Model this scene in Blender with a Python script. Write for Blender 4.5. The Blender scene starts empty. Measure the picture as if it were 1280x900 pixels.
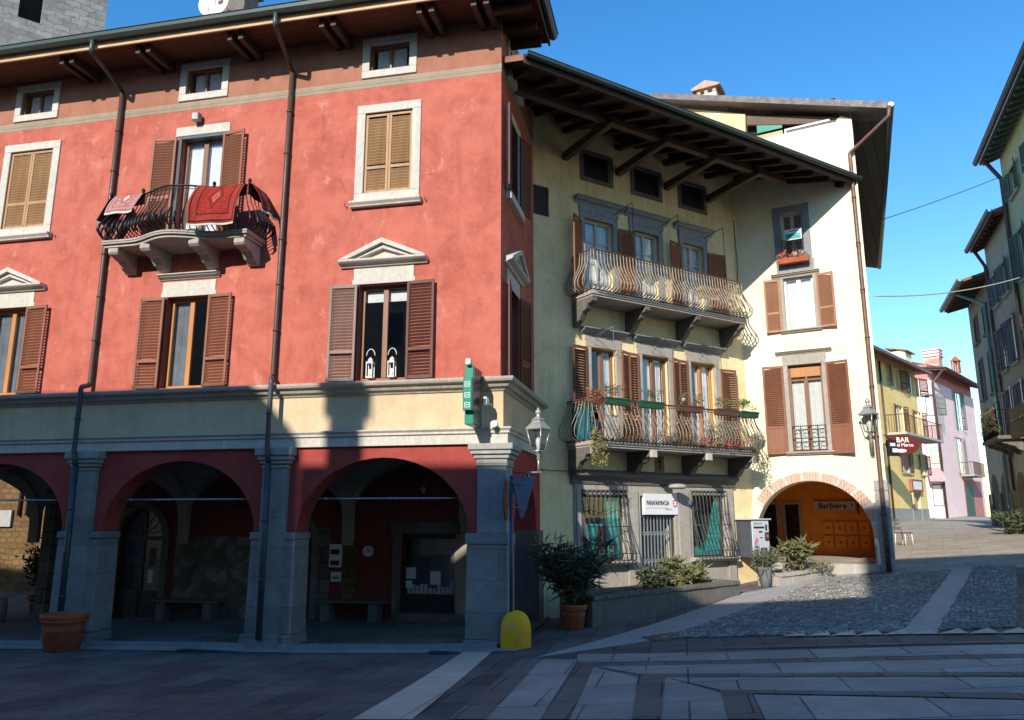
import bpy, math, random
import numpy as np
from mathutils import Vector, Matrix
rnd = random.Random(7)
scene = bpy.context.scene
COL = scene.collection

# ---------------------------------------------------------------- camera, sky, sun, exposure
FPX = 960.0; TILT = math.radians(11.5); EYE = 2.28
cd = bpy.data.cameras.new('camera'); cam = bpy.data.objects.new('camera', cd); COL.objects.link(cam)
cd.sensor_width = 36; cd.lens = 27.0; cd.clip_start = 0.05; cd.clip_end = 2000
cam.location = (0, 0, EYE); cam.rotation_euler = (math.pi/2 + TILT, 0, 0)
scene.camera = cam
scene.render.resolution_x = 1024; scene.render.resolution_y = 720
SUN_EL = math.radians(27.5); SUN_DIR = Vector((-0.40*math.cos(SUN_EL), -0.9165*math.cos(SUN_EL), math.sin(SUN_EL)))
w = bpy.data.worlds.new('World'); scene.world = w; w.use_nodes = True
wn = w.node_tree; bg = wn.nodes['Background']; sky = wn.nodes.new('ShaderNodeTexSky')
sky.sky_type = 'NISHITA'; sky.sun_disc = False; sky.sun_elevation = SUN_EL
sky.sun_rotation = math.atan2(SUN_DIR.x, SUN_DIR.y) % (2*math.pi)
sky.air_density = 1.3; sky.dust_density = 0.1; sky.ozone_density = 3.0; sky.altitude = 300
hs = wn.nodes.new('ShaderNodeHueSaturation'); hs.inputs['Saturation'].default_value = 1.35; hs.inputs['Hue'].default_value = .503
wn.links.new(sky.outputs[0], hs.inputs['Color']); wn.links.new(hs.outputs[0], bg.inputs[0]); bg.inputs[1].default_value = 0.14
sl = bpy.data.lights.new('sun', 'SUN'); so = bpy.data.objects.new('sun', sl); COL.objects.link(so)
sl.energy = 3.7; sl.angle = math.radians(0.53); sl.color = (1.0, 0.93, 0.82)
so.rotation_euler = SUN_DIR.to_track_quat('Z', 'Y').to_euler()
scene.view_settings.view_transform = 'Standard'; scene.view_settings.look = 'None'
scene.view_settings.exposure = 0.74; scene.view_settings.gamma = 1.0
scene.view_settings.use_curve_mapping = False

# ---------------------------------------------------------------- survey helpers
def ray(u, v):
    a = (450-v)/FPX; c, s = math.cos(TILT), math.sin(TILT)
    return ((u-640)/FPX, c-s*a, s+c*a)
class Frame:
    """facade frame: local x runs along the wall, local y goes into the wall, z is up"""
    def __init__(s, ox, oy, ex, ey):
        l = math.hypot(ex, ey); s.o = (ox, oy); s.e = (ex/l, ey/l); s.n = (-ey/l, ex/l); s.ang = math.atan2(ey, ex)
    def px(s, u, v, y=0.0):
        dx, dy, dz = ray(u, v); ox = s.o[0]+s.n[0]*y; oy = s.o[1]+s.n[1]*y
        t = (ox*s.n[0]+oy*s.n[1])/(dx*s.n[0]+dy*s.n[1])
        X, Y = dx*t, dy*t
        return ((X-ox)*s.e[0]+(Y-oy)*s.e[1], EYE+dz*t)
    def w(s, x, y, z=0.0): return (s.o[0]+s.e[0]*x+s.n[0]*y, s.o[1]+s.e[1]*x+s.n[1]*y, z)
    def loc(s, X, Y):
        a, b = X-s.o[0], Y-s.o[1]; return (a*s.e[0]+b*s.e[1], a*s.n[0]+b*s.n[1])
    def rect(s, uL, vT, uR, vB, y=0.0):
        um, vm = (uL+uR)/2, (vT+vB)/2
        return (s.px(uL, vm, y)[0], s.px(uR, vm, y)[0], s.px(um, vB, y)[1], s.px(um, vT, y)[1])
R = Frame(-.222, 14.5, .9775, -.211)          # red arcaded house, front
RS = Frame(-.222, 14.5, .211, .9775)          # red house, side towards the balcony house
SD = 3.55
Yl = Frame(*RS.w(SD, 0)[:2], .847, .532)      # yellow balcony house
YLEN = 7.35
W = Frame(*Yl.w(YLEN, 0)[:2], .871, -.491)    # white house
WLEN = 3.42
FY = Frame(22.3, 46, .68, .734)               # far ochre house
PK = Frame(34.3, 62, .68, .734); PKL = Frame(34.3, 62, 1, -.25)
RR = Frame(24.75, 42, -.37, -.93)              # right hand row

# ground height: smooth surface through surveyed spots
CP = np.array([(0,0,.62),(-6,2,.35),(6,2,.75),(-9,8,.0),(4,8,.6),(6.5,10.5,.78),(4.3,13,.42),(0,7,.28),(-.2,14.2,0),(-4.6,15.1,-.13),
  (-9,16.1,-.3),(-14,17.2,-.45),(.8,17.6,.02),(-4,19.5,-.1),(-9,21,-.25),(2,16.6,.0),(5.2,18.4,.33),(2.9,19.3,.2),(6.6,21.5,.48),(9.7,20.2,1.06),
  (13,23,1.2),(11,14,1.0),(17,30,1.5),(21,38,1.75),(22.3,45,1.9),(26,50,1.98),(34,61,2.1),(40,75,2.3),(0,-10,.7),(-20,30,-.4),(30,30,1.9),(20,15,1.2),(-20,0,0),(20,0,1),(0,40,1.0)])
_L = 11.0; _MU = 0.9
def _k(a, b): return np.exp(-((a[:, None, :]-b[None, :, :])**2).sum(-1)/(2*_L*_L))
_A = np.linalg.solve(_k(CP[:, :2], CP[:, :2])+np.eye(len(CP))*2e-3, CP[:, 2]-_MU)
def gz(x, y): return float(_k(np.array([[x, y]]), CP[:, :2])@_A)+_MU
def gzs(P): return _k(np.asarray(P), CP[:, :2])@_A+_MU
def G(u, v):
    """where the line of sight through a survey mark meets the ground"""
    dx, dy, dz = ray(u, v); t0, t1 = 3.0, 3.0
    while t1 < 200:
        t1 += .25
        if EYE+dz*t1 < gz(dx*t1, dy*t1): break
        t0 = t1
    for _ in range(25):
        m = (t0+t1)/2
        if EYE+dz*m < gz(dx*m, dy*m): t1 = m
        else: t0 = m
    return (dx*t0, dy*t0)

# ---------------------------------------------------------------- mesh helpers
class MB:
    def __init__(s): s.v = []; s.f = []; s.sm = []; s.uv = None
    def add(s, vs, fs, smooth=False):
        b = len(s.v); s.v += [tuple(p) for p in vs]
        for f in fs: s.f.append(tuple(b+i for i in f)); s.sm.append(smooth)
        return s
    def box(s, x0, x1, y0, y1, z0, z1):
        if x1 < x0: x0, x1 = x1, x0
        if y1 < y0: y0, y1 = y1, y0
        if z1 < z0: z0, z1 = z1, z0
        return s.add([(x0,y0,z0),(x1,y0,z0),(x1,y1,z0),(x0,y1,z0),(x0,y0,z1),(x1,y0,z1),(x1,y1,z1),(x0,y1,z1)],
              [(0,3,2,1),(4,5,6,7),(0,1,5,4),(1,2,6,5),(2,3,7,6),(3,0,4,7)])
    def obox(s, c, size, rot):
        """oriented box: centre, full size, Matrix 3x3"""
        hx, hy, hz = [q/2 for q in size]; c = Vector(c)
        vs = [c+rot@Vector((a*hx, b*hy, d*hz)) for d in (-1, 1) for a, b in ((-1,-1),(1,-1),(1,1),(-1,1))]
        return s.add(vs, [(0,3,2,1),(4,5,6,7),(0,1,5,4),(1,2,6,5),(2,3,7,6),(3,0,4,7)])
    def beam(s, a, b, wd, ht, up=(0,0,1)):
        a, b = Vector(a), Vector(b); d = b-a; L = d.length; d.normalize()
        x = d.cross(Vector(up)); x.normalize(); z = x.cross(d)
        m = Matrix((x, d, z)).transposed()
        return s.obox((a+b)/2, (wd, L, ht), m)
    def quad(s, *p): return s.add(p, [tuple(range(len(p)))])
    def prism(s, pts, y0, y1):
        """polygon in (x,z) extruded along y"""
        n = len(pts); vs = [(x, y0, z) for x, z in pts]+[(x, y1, z) for x, z in pts]
        fs = [tuple(range(n)), tuple(range(2*n-1, n-1, -1))]+[(i, i+n, (i+1) % n+n, (i+1) % n) for i in range(n)]
        return s.add(vs, fs)
    def prismx(s, pts, x0, x1):
        """polygon in (y,z) extruded along x"""
        n = len(pts); vs = [(x0, y, z) for y, z in pts]+[(x1, y, z) for y, z in pts]
        fs = [tuple(range(n)), tuple(range(2*n-1, n-1, -1))]+[(i, i+n, (i+1) % n+n, (i+1) % n) for i in range(n)]
        return s.add(vs, fs)
    def prismz(s, pts, z0, z1):
        n = len(pts); vs = [(x, y, z0) for x, y in pts]+[(x, y, z1) for x, y in pts]
        fs = [tuple(range(n-1, -1, -1)), tuple(range(n, 2*n))]+[(i, (i+1) % n, (i+1) % n+n, i+n) for i in range(n)]
        return s.add(vs, fs)
    def tube(s, pts, r, n=8, closed=False, caps=True):
        P = [Vector(p) for p in pts]; m = len(P); vs = []
        rs = r if isinstance(r, (list, tuple)) else [r]*m
        ref = None
        for i in range(m):
            if closed: t = P[(i+1) % m]-P[i-1]
            else: t = P[min(i+1, m-1)]-P[max(i-1, 0)]
            t.normalize()
            if ref is None: ref = Vector((0,0,1)) if abs(t.z) < .9 else Vector((1,0,0))
            a = ref-t*ref.dot(t)
            if a.length < 1e-4: a = Vector((1,0,0))-t*t.x
            a.normalize(); ref = a; b = t.cross(a)
            for k in range(n):
                q = 2*math.pi*k/n; vs.append(P[i]+(a*math.cos(q)+b*math.sin(q))*rs[i])
        fs = []
        for i in range(m if closed else m-1):
            j = (i+1) % m
            for k in range(n): fs.append((i*n+k, i*n+(k+1) % n, j*n+(k+1) % n, j*n+k))
        s.add(vs, fs, n > 4)
        if caps and not closed:
            b = len(s.v)-m*n
            s.f.append(tuple(b+k for k in range(n-1, -1, -1))); s.sm.append(False)
            s.f.append(tuple(b+(m-1)*n+k for k in range(n))); s.sm.append(False)
        return s
    def lathe(s, prof, c=(0,0,0), n=20, smooth=True):
        vs = [(c[0]+r*math.cos(2*math.pi*k/n), c[1]+r*math.sin(2*math.pi*k/n), c[2]+z) for r, z in prof for k in range(n)]
        fs = [(i*n+k, i*n+(k+1) % n, (i+1)*n+(k+1) % n, (i+1)*n+k) for i in range(len(prof)-1) for k in range(n)]
        s.add(vs, fs, smooth)
        b = len(s.v)-len(prof)*n
        if prof[0][0] > 1e-4: s.f.append(tuple(b+k for k in range(n-1, -1, -1))); s.sm.append(False)
        if prof[-1][0] > 1e-4: s.f.append(tuple(b+(len(prof)-1)*n+k for k in range(n))); s.sm.append(False)
        return s
    def sweep(s, path, prof, closed=False, cap=True):
        """profile [(out, z)] swept with mitres along a plan path; 'out' is to the right of travel"""
        n = len(path); vs = []
        for i in range(n):
            p = Vector(path[i]); 
            a = (p-Vector(path[i-1])) if (i > 0 or closed) else None
            b = (Vector(path[(i+1) % n])-p) if (i < n-1 or closed) else None
            na = Vector((a.y, -a.x)).normalized() if a is not None else None
            nb = Vector((b.y, -b.x)).normalized() if b is not None else None
            if na is None: m = nb
            elif nb is None: m = na
            else: m = (na+nb)/(1+na.dot(nb))
            for o, z in prof: vs.append((p.x+m.x*o, p.y+m.y*o, z))
        k = len(prof); fs = []
        for i in range(n if closed else n-1):
            j = (i+1) % n
            for q in range(k-1): fs.append((i*k+q, j*k+q, j*k+q+1, i*k+q+1))
            fs.append((i*k+k-1, j*k+k-1, j*k, i*k))
        s.add(vs, fs)
        if cap and not closed:
            b = len(s.v)-n*k; s.f.append(tuple(b+q for q in range(k))); s.sm.append(False)
            s.f.append(tuple(b+(n-1)*k+q for q in range(k-1, -1, -1))); s.sm.append(False)
        return s
    def build(s, name, mat, parent=None, loc=(0,0,0), rz=0.0, fix=True):
        me = bpy.data.meshes.new(name); me.from_pydata(s.v, [], s.f); me.materials.append(M[mat])
        me.polygons.foreach_set('use_smooth', s.sm)
        if s.uv:
            uvl = me.uv_layers.new(name='UVMap')
            for p in me.polygons:
                for li in p.loop_indices: uvl.data[li].uv = s.uv[me.loops[li].vertex_index]
        me.update()
        if fix and len(s.f) < 60000:
            import bmesh
            bm = bmesh.new(); bm.from_mesh(me); bmesh.ops.recalc_face_normals(bm, faces=bm.faces); bm.to_mesh(me); bm.free()
        o = bpy.data.objects.new(name, me); COL.objects.link(o)
        if parent: o.parent = parent
        o.location = loc; o.rotation_euler = (0, 0, rz)
        return o
def tag(o, label, cat, group=None, kind=None):
    if label: o['label'] = label
    if cat: o['category'] = cat
    if group: o['group'] = group
    if kind: o['kind'] = kind
    return o
def thing(name, label, cat, loc=(0,0,0), rz=0.0, group=None):
    o = bpy.data.objects.new(name, None); COL.objects.link(o); o.empty_display_size = .2
    o.location = loc; o.rotation_euler = (0, 0, rz); return tag(o, label, cat, group)
def bevel(o, wd=.01, seg=1):
    m = o.modifiers.new('bevel', 'BEVEL'); m.width = wd; m.segments = seg; m.limit_method = 'ANGLE'; m.angle_limit = math.radians(40); return o
def dup_tree(o, parent=None):
    c = o.copy(); COL.objects.link(c); c.parent = parent
    for ch in list(o.children): dup_tree(ch, c)
    return c
def text_mesh(name, txt, size, mat, parent, loc, rot=(math.pi/2, 0, 0), depth=.004, sx=1.0, align='CENTER', shear=0.0, bold=0.0):
    cu = bpy.data.curves.new(name, 'FONT'); cu.body = txt; cu.size = size; cu.extrude = depth; cu.align_x = align; cu.align_y = 'CENTER'
    cu.shear = shear; cu.offset = bold
    t = bpy.data.objects.new(name, cu); COL.objects.link(t)
    dg = bpy.context.evaluated_depsgraph_get(); me = bpy.data.meshes.new_from_object(t.evaluated_get(dg))
    bpy.data.objects.remove(t); bpy.data.curves.remove(cu)
    me.materials.clear(); me.materials.append(M[mat])
    o = bpy.data.objects.new(name, me); COL.objects.link(o); o.parent = parent
    o.location = loc; o.rotation_euler = rot; o.scale = (sx, 1, 1); return o
# ---------------------------------------------------------------- materials
M = {}
class NB:
    def __init__(s, name):
        s.m = bpy.data.materials.new(name); s.m.use_nodes = True; s.t = s.m.node_tree; s.p = s.t.nodes['Principled BSDF']; M[name] = s.m
        s.tc = s.t.nodes.new('ShaderNodeTexCoord')
    def n(s, typ, **kw):
        x = s.t.nodes.new(typ)
        for k, v in kw.items(): setattr(x, k, v)
        return x
    def l(s, a, b): s.t.links.new(a, b)
    def map(s, scale=(1,1,1), rot=(0,0,0), loc=(0,0,0), src='Object'):
        x = s.n('ShaderNodeMapping'); x.inputs['Scale'].default_value = scale; x.inputs['Rotation'].default_value = rot; x.inputs['Location'].default_value = loc
        s.l(s.tc.outputs[src], x.inputs[0]); return x.outputs[0]
    def noise(s, vec, sc, det=5, rough=.6, dist=0):
        x = s.n('ShaderNodeTexNoise'); x.inputs['Scale'].default_value = sc; x.inputs['Detail'].default_value = det
        x.inputs['Roughness'].default_value = rough; x.inputs['Distortion'].default_value = dist
        s.l(vec, x.inputs['Vector']); return x.outputs[0]
    def ramp(s, fac, stops):
        x = s.n('ShaderNodeValToRGB'); cr = x.color_ramp
        while len(cr.elements) < len(stops): cr.elements.new(.5)
        for e, (p, c) in zip(cr.elements, stops): e.position = p; e.color = (*c, 1) if len(c) == 3 else c
        s.l(fac, x.inputs[0]); return x.outputs[0]
    def mr(s, fac, a, b, c=0, d=1):
        x = s.n('ShaderNodeMapRange'); x.inputs[1].default_value = a; x.inputs[2].default_value = b; x.inputs[3].default_value = c; x.inputs[4].default_value = d
        s.l(fac, x.inputs[0]); return x.outputs[0]
    def mix(s, fac, a, b, bt='MIX'):
        x = s.n('ShaderNodeMix', data_type='RGBA', blend_type=bt)
        for i, q in ((0, fac), (6, a), (7, b)):
            if isinstance(q, (int, float)): x.inputs[i].default_value = q
            elif isinstance(q, tuple): x.inputs[i].default_value = (*q, 1)
            else: s.l(q, x.inputs[i])
        return x.outputs[2]
    def math(s, op, a, b=0.0, clamp=False):
        x = s.n('ShaderNodeMath', operation=op); x.use_clamp = clamp
        for i, q in ((0, a), (1, b)):
            if isinstance(q, (int, float)): x.inputs[i].default_value = q
            else: s.l(q, x.inputs[i])
        return x.outputs[0]
    def bump(s, h, st, dist=.02, prev=None):
        x = s.n('ShaderNodeBump'); x.inputs['Strength'].default_value = st; x.inputs['Distance'].default_value = dist
        s.l(h, x.inputs['Height'])
        if prev is not None: s.l(prev, x.inputs['Normal'])
        return x.outputs[0]
    def fin(s, col=None, rough=.85, nrm=None, metal=0.0, spec=.3):
        if col is not None:
            if isinstance(col, tuple): s.p.inputs['Base Color'].default_value = (*col, 1)
            else: s.l(col, s.p.inputs['Base Color'])
        if isinstance(rough, (int, float)): s.p.inputs['Roughness'].default_value = rough
        else: s.l(rough, s.p.inputs['Roughness'])
        s.p.inputs['Metallic'].default_value = metal; s.p.inputs['Specular IOR Level'].default_value = spec
        if nrm is not None: s.l(nrm, s.p.inputs['Normal'])
        return s.m
def plaster(name, c, c2, pale=None, stain=.25, cracks=False, bump=.25, sc=1.0, mott=.30):
    b = NB(name); o = b.map(); 
    n1 = b.noise(o, .55*sc, 6, .65, .6); n2 = b.noise(o, 4*sc, 6, .7); n3 = b.noise(o, 45, 3, .6)
    col = b.mix(b.mr(n1, .35, .68), c, c2)
    col = b.mix(b.mr(n2, .3, .75, 0, .35), col, tuple(min(1, q*1.25+.02) for q in c2))
    st = b.noise(b.map((3.5, 3.5, .35)), 1.4, 5, .7)
    col = b.mix(b.mr(st, .52, .78, 0, stain), col, tuple(q*.45 for q in c))
    if pale:
        pn = b.noise(b.map((1, 1, .7), loc=(3.1, 2.2, 5)), 2.3, 8, .75, .4)
        col = b.mix(b.mr(pn, .57, .70, 0, .6), col, pale)
    n4 = b.noise(b.map(loc=(7.7, 1.3, 2.9)), 1.7*sc, 9, .72, .35)
    col = b.mix(b.mr(n4, .50, .66, 0, mott), col, tuple(q*.66 for q in c)); col = b.mix(b.mr(n4, .50, .34, 0, mott*.8), col, tuple(min(1, q*1.22+.03) for q in c2))
    col = b.mix(b.mr(n3, .3, .7, 0, .18), col, tuple(q*.7 for q in c))
    if cracks:
        wv = b.noise(b.map(), 1.6, 5, .7); vm = b.n('ShaderNodeVectorMath', operation='MULTIPLY_ADD'); vm.inputs[1].default_value = (.5, .5, .5)
        cb = b.n('ShaderNodeCombineXYZ'); [b.l(wv, cb.inputs[i]) for i in range(3)]; b.l(cb.outputs[0], vm.inputs[0]); b.l(b.map((.45, .45, .6)), vm.inputs[2])
        vo = b.n('ShaderNodeTexVoronoi', feature='DISTANCE_TO_EDGE'); vo.inputs['Scale'].default_value = .8; b.l(vm.outputs[0], vo.inputs['Vector'])
        mk = b.math('MULTIPLY', b.mr(vo.outputs['Distance'], .0, .0035, 1, 0), b.mr(n4, .48, .56, 0, .6)); col = b.mix(mk, col, tuple(q*.35 for q in c))
    nr = b.bump(n2, bump, .03); nr = b.bump(n3, bump*.8, .006, nr)
    return b.fin(col, .92, nr, spec=.15)
def stone(name, c, c2, sc=1.0, bump=.4, rough=.85):
    b = NB(name); o = b.map()
    n1 = b.noise(o, 1.6*sc, 7, .7, .5); n2 = b.noise(o, 14*sc, 6, .7); n3 = b.noise(b.map((5, 5, .5)), 1.5, 5, .65)
    col = b.mix(b.mr(n1, .3, .7), c, c2); col = b.mix(b.mr(n2, .35, .75, 0, .5), col, tuple(q*.55 for q in c))
    col = b.mix(b.mr(n3, .55, .8, 0, .5), col, tuple(min(1, q*1.5) for q in c2))
    nr = b.bump(n2, bump, .01); nr = b.bump(n1, bump, .03, nr)
    return b.fin(col, rough, nr, spec=.25)
def wood(name, c, c2, sc=1.0, axis=2, rough=.6, bump=.3):
    b = NB(name); s3 = [14*sc]*3; s3[axis] = .9*sc; o = b.map(tuple(s3))
    n1 = b.noise(o, 1.2, 6, .65, 1.2); n2 = b.noise(b.map(), 1.1, 4)
    col = b.mix(b.mr(n1, .3, .7), c, c2); col = b.mix(b.mr(n2, .35, .7, 0, .4), col, tuple(q*.6 for q in c))
    return b.fin(col, rough, b.bump(n1, bump, .004), spec=.35)
def plain(name, c, rough=.5, metal=0.0, var=.25, spec=.4, sc=6):
    b = NB(name); n1 = b.noise(b.map(), sc, 5, .6)
    return b.fin(b.mix(b.mr(n1, .35, .7, 0, 1), c, tuple(q*(1-var) for q in c)), b.mr(n1, .3, .7, rough*.85, min(1, rough*1.2)), None, metal, spec)

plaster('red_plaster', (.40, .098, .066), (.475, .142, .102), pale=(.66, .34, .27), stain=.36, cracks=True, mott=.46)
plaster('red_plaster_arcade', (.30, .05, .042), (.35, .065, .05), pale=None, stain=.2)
plaster('brown_plaster', (.30, .125, .075), (.36, .165, .11), stain=.3)
plaster('beige_plaster', (.54, .41, .25), (.61, .48, .31), stain=.35)
plaster('band_paint', (.27, .21, .15), (.33, .27, .20), stain=.2)
plaster('ochre_old_plaster', (.78, .57, .28), (.86, .70, .43), pale=(.74, .70, .54), stain=.55, cracks=True, mott=.35)
plaster('cream_plaster', (.86, .75, .47), (.92, .84, .62), pale=(.92, .9, .8), stain=.22, cracks=True, mott=.15)
plaster('red_plaster_shaded', (.17, .035, .028), (.21, .05, .04), stain=.4)  # red plaster with the deep arcade shade put into its colour
masonry_later = 1
plaster('vault_plaster', (.33, .29, .21), (.38, .34, .26), stain=.2)
plaster('orange_plaster', (.74, .27, .035), (.80, .33, .06), stain=.25)
plaster('far_yellow_plaster', (.95, .66, .24), (.95, .72, .32), stain=.12)
plaster('pink_plaster', (.90, .62, .60), (.93, .70, .68), stain=.1)
plaster('deep_pink_plaster', (.56, .22, .2), (.6, .27, .25), stain=.1)
plaster('grey_plaster', (.34, .31, .26), (.42, .38, .32), stain=.5)
plaster('pale_green_plaster', (.52, .50, .28), (.56, .54, .34), stain=.3)
plaster('taupe_plaster', (.42, .36, .27), (.48, .42, .33), stain=.4)
stone('grey_stone', (.30, .30, .285), (.40, .395, .37))
stone('pale_stone', (.50, .47, .41), (.60, .56, .49), bump=.2)
stone('blue_stone', (.24, .25, .26), (.31, .32, .33), bump=.3)
stone('warm_stone', (.36, .32, .27), (.46, .42, .36), bump=.35)
stone('shaded_stone', (.11, .095, .08), (.17, .15, .13))  # stone darkened in colour to carry the shade inside the arcade
stone('dark_stone', (.13, .115, .10), (.20, .18, .155), bump=.6)
stone('concrete', (.34, .33, .32), (.43, .415, .40), bump=.4)
wood('shutter_brown', (.22, .085, .045), (.31, .13, .075))
wood('shutter_dark', (.11, .040, .028), (.17, .065, .045))
wood('shutter_tan', (.34, .18, .08), (.52, .32, .16))
wood('shutter_grey', (.22, .14, .11), (.32, .22, .18))
wood('shutter_mid', (.36, .17, .095), (.46, .24, .14))
wood('sash_orange', (.46, .19, .055), (.56, .26, .09), rough=.35)
wood('sash_brown', (.20, .09, .045), (.28, .13, .07), rough=.4)
wood('old_white_wood', (.50, .46, .38), (.62, .58, .5))
wood('white_wood', (.78, .77, .73), (.85, .84, .8))
wood('dark_beam', (.040, .022, .014), (.085, .048, .03), axis=1, bump=.6)
wood('strut_beam', (.075, .042, .026), (.17, .105, .06), axis=1, bump=.6)
wood('fascia_wood', (.46, .24, .11), (.72, .52, .32), axis=0, sc=.7)
wood('bench_wood', (.10, .065, .045), (.16, .11, .075), axis=0)
plain('gutter_green', (.075, .095, .085), .4, .3); plain('pipe_brown', (.10, .065, .05), .45, .2); plain('pipe_bluegrey', (.06, .075, .085), .45, .3)
plain('copper_pipe', (.19, .11, .085), .5, .4); plain('zinc', (.28, .27, .27), .5, .5); plain('green_pipe', (.16, .30, .28), .5)
plain('black_iron', (.018, .018, .020), .45, .4); plain('rust_iron', (.14, .075, .05), .7, .3, .5); plain('old_cream_iron', (.36, .31, .23), .6, .1, .55, sc=9)
plain('bronze_iron', (.27, .24, .18), .5, .4, .4); plain('grey_iron', (.10, .10, .10), .55, .5); plain('steel', (.42, .46, .52), .35, .6)
plain('lamp_silver', (.50, .50, .48), .35, .5); plain('white_paint', (.72, .71, .68), .5, 0, .12); plain('white_metal', (.62, .63, .65), .4, .2, .12)
plain('sign_green', (.004, .23, .15), .3, 0, .15); plain('sign_green_dark', (.03, .05, .075), .3, 0, .2); plain('sign_blue', (.025, .07, .17), .4, .3, .2)
plain('sign_white', (.75, .76, .79), .35, 0, .06); plain('ink_grey', (.18, .18, .19), .5); plain('ink_red', (.50, .02, .06), .5); plain('ink_black', (.012, .012, .014), .5)
plain('ink_white', (.8, .8, .8), .5, 0, .05); plain('teal_print', (.05, .42, .38), .5); plain('maroon_sign', (.16, .022, .02), .4); plain('red_paint', (.52, .03, .03), .4)
plain('orange_plastic', (.62, .14, .03), .5); plain('grey_plastic', (.26, .29, .31), .5); plain('terracotta', (.43, .12, .055), .75, 0, .3, .2); plain('terracotta_dark', (.30, .075, .04), .75, 0, .35, .2)
plain('earth', (.05, .035, .025), .95); plain('curtain', (.80, .80, .80), .9, 0, .15); plain('lace', (.72, .71, .68), .9, 0, .1); plain('curtain_dim', (.20, .22, .25), .9); plain('teal_cloth', (.05, .42, .37), .8, 0, .25)
plain('paper', (.62, .64, .66), .8, 0, .1); plain('dark_void', (.02, .018, .016), .9); plain('room_wall', (.10, .085, .07), .9); plain('door_dark', (.035, .028, .026), .4)
plain('shutter_green', (.05, .13, .11), .6); plain('shutter_blue', (.10, .12, .17), .6); plain('shutter_pale', (.36, .36, .30), .7); plain('awning', (.60, .36, .36), .9)
plain('planter_green', (.02, .085, .045), .6); plain('planter_brown', (.13, .06, .04), .7); plain('blue_cloth', (.02, .13, .17), .8); plain('asphalt_drain', (.02, .02, .02), .7)
plain('vending_face', (.66, .68, .72), .3, .1, .08); plain('vending_side', (.10, .11, .13), .4, .2); plain('vending_dark', (.03, .035, .04), .3); plain('roof_metal', (.15, .135, .135), .6, .2); plain('cable', (.05, .045, .05), .6); plain('cable_pale', (.45, .42, .40), .6)
plain('box_glass', (.02, .025, .03), .08, 0, .1, .8); plain('dish_white', (.72, .72, .70), .4, 0, .08); plain('bulb', (.7, .68, .6), .2); plain('amber_bulb', (.55, .20, .05), .2)

def yellow_paint():
    b = NB('yellow_paint'); o = b.map(); n = b.noise(o, 5, 7, .75, .6); n2 = b.noise(b.map((1,1,.4)), 3, 5, .7)
    col = b.mix(b.mr(n, .56, .66, 0, .75), (.86, .42, .010), (.36, .33, .24)); col = b.mix(b.mr(n2, .5, .8, 0, .6), col, (.42, .22, .01))
    b.fin(col, .6, b.bump(n, .3, .01))
yellow_paint()
def leaf(name, c, c2):
    b = NB(name); n = b.noise(b.map(), 9, 2); n2 = b.noise(b.map(), 60, 1)
    col = b.mix(b.mr(n, .35, .65), c, c2); col = b.mix(b.mr(n2, .4, .6, 0, .4), col, tuple(q*1.5 for q in c2))
    b.fin(col, .5, None, spec=.4)
    b.p.inputs['Subsurface Weight'].default_value = 0
leaf('leaf_dark', (.045, .058, .030), (.085, .10, .055)); leaf('leaf_olive', (.09, .10, .035), (.16, .155, .065)); leaf('leaf_grey', (.09, .10, .065), (.14, .15, .10))
leaf('leaf_fresh', (.05, .10, .02), (.10, .17, .04)); leaf('leaf_rust', (.22, .07, .04), (.32, .14, .08)); leaf('flower_red', (.55, .03, .04), (.7, .1, .1)); leaf('flower_pink', (.75, .45, .5), (.8, .6, .6))
leaf('leaf_yellow', (.26, .22, .07), (.36, .32, .12)); plain('stem', (.09, .07, .045), .8)
def glass(name, tint=(.62, .68, .70), refl=1.0, rough=.02):
    m = bpy.data.materials.new(name); m.use_nodes = True; t = m.node_tree; t.nodes.clear(); M[name] = m
    out = t.nodes.new('ShaderNodeOutputMaterial'); tr = t.nodes.new('ShaderNodeBsdfTransparent'); tr.inputs[0].default_value = (*tint, 1)
    gl = t.nodes.new('ShaderNodeBsdfGlossy'); gl.inputs['Roughness'].default_value = rough; gl.inputs[0].default_value = (.9, .95, 1, 1)
    lw_ = t.nodes.new('ShaderNodeLayerWeight'); lw_.inputs[0].default_value = .5; fr = t.nodes.new('ShaderNodeMath'); fr.operation = 'POWER'; fr.inputs[1].default_value = 4.5; t.links.new(lw_.outputs['Facing'], fr.inputs[0])
    mp = t.nodes.new('ShaderNodeMapRange'); mp.inputs[1].default_value = 0; mp.inputs[2].default_value = 1; mp.inputs[3].default_value = .06*refl; mp.inputs[4].default_value = 1
    tc = t.nodes.new('ShaderNodeTexCoord'); nz = t.nodes.new('ShaderNodeTexNoise'); nz.inputs['Scale'].default_value = 1.3; bp = t.nodes.new('ShaderNodeBump'); bp.inputs['Strength'].default_value = .06
    mx = t.nodes.new('ShaderNodeMixShader'); L = t.links.new
    L(tc.outputs['Object'], nz.inputs['Vector']); L(nz.outputs[0], bp.inputs['Height']); L(bp.outputs[0], gl.inputs['Normal'])
    L(fr.outputs[0], mp.inputs[0]); L(mp.outputs[0], mx.inputs[0]); L(tr.outputs[0], mx.inputs[1]); L(gl.outputs[0], mx.inputs[2]); L(mx.outputs[0], out.inputs[0])
glass('glass', (.95, .96, .96)); glass('lamp_glass', (.93, .94, .94), .6)
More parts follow.
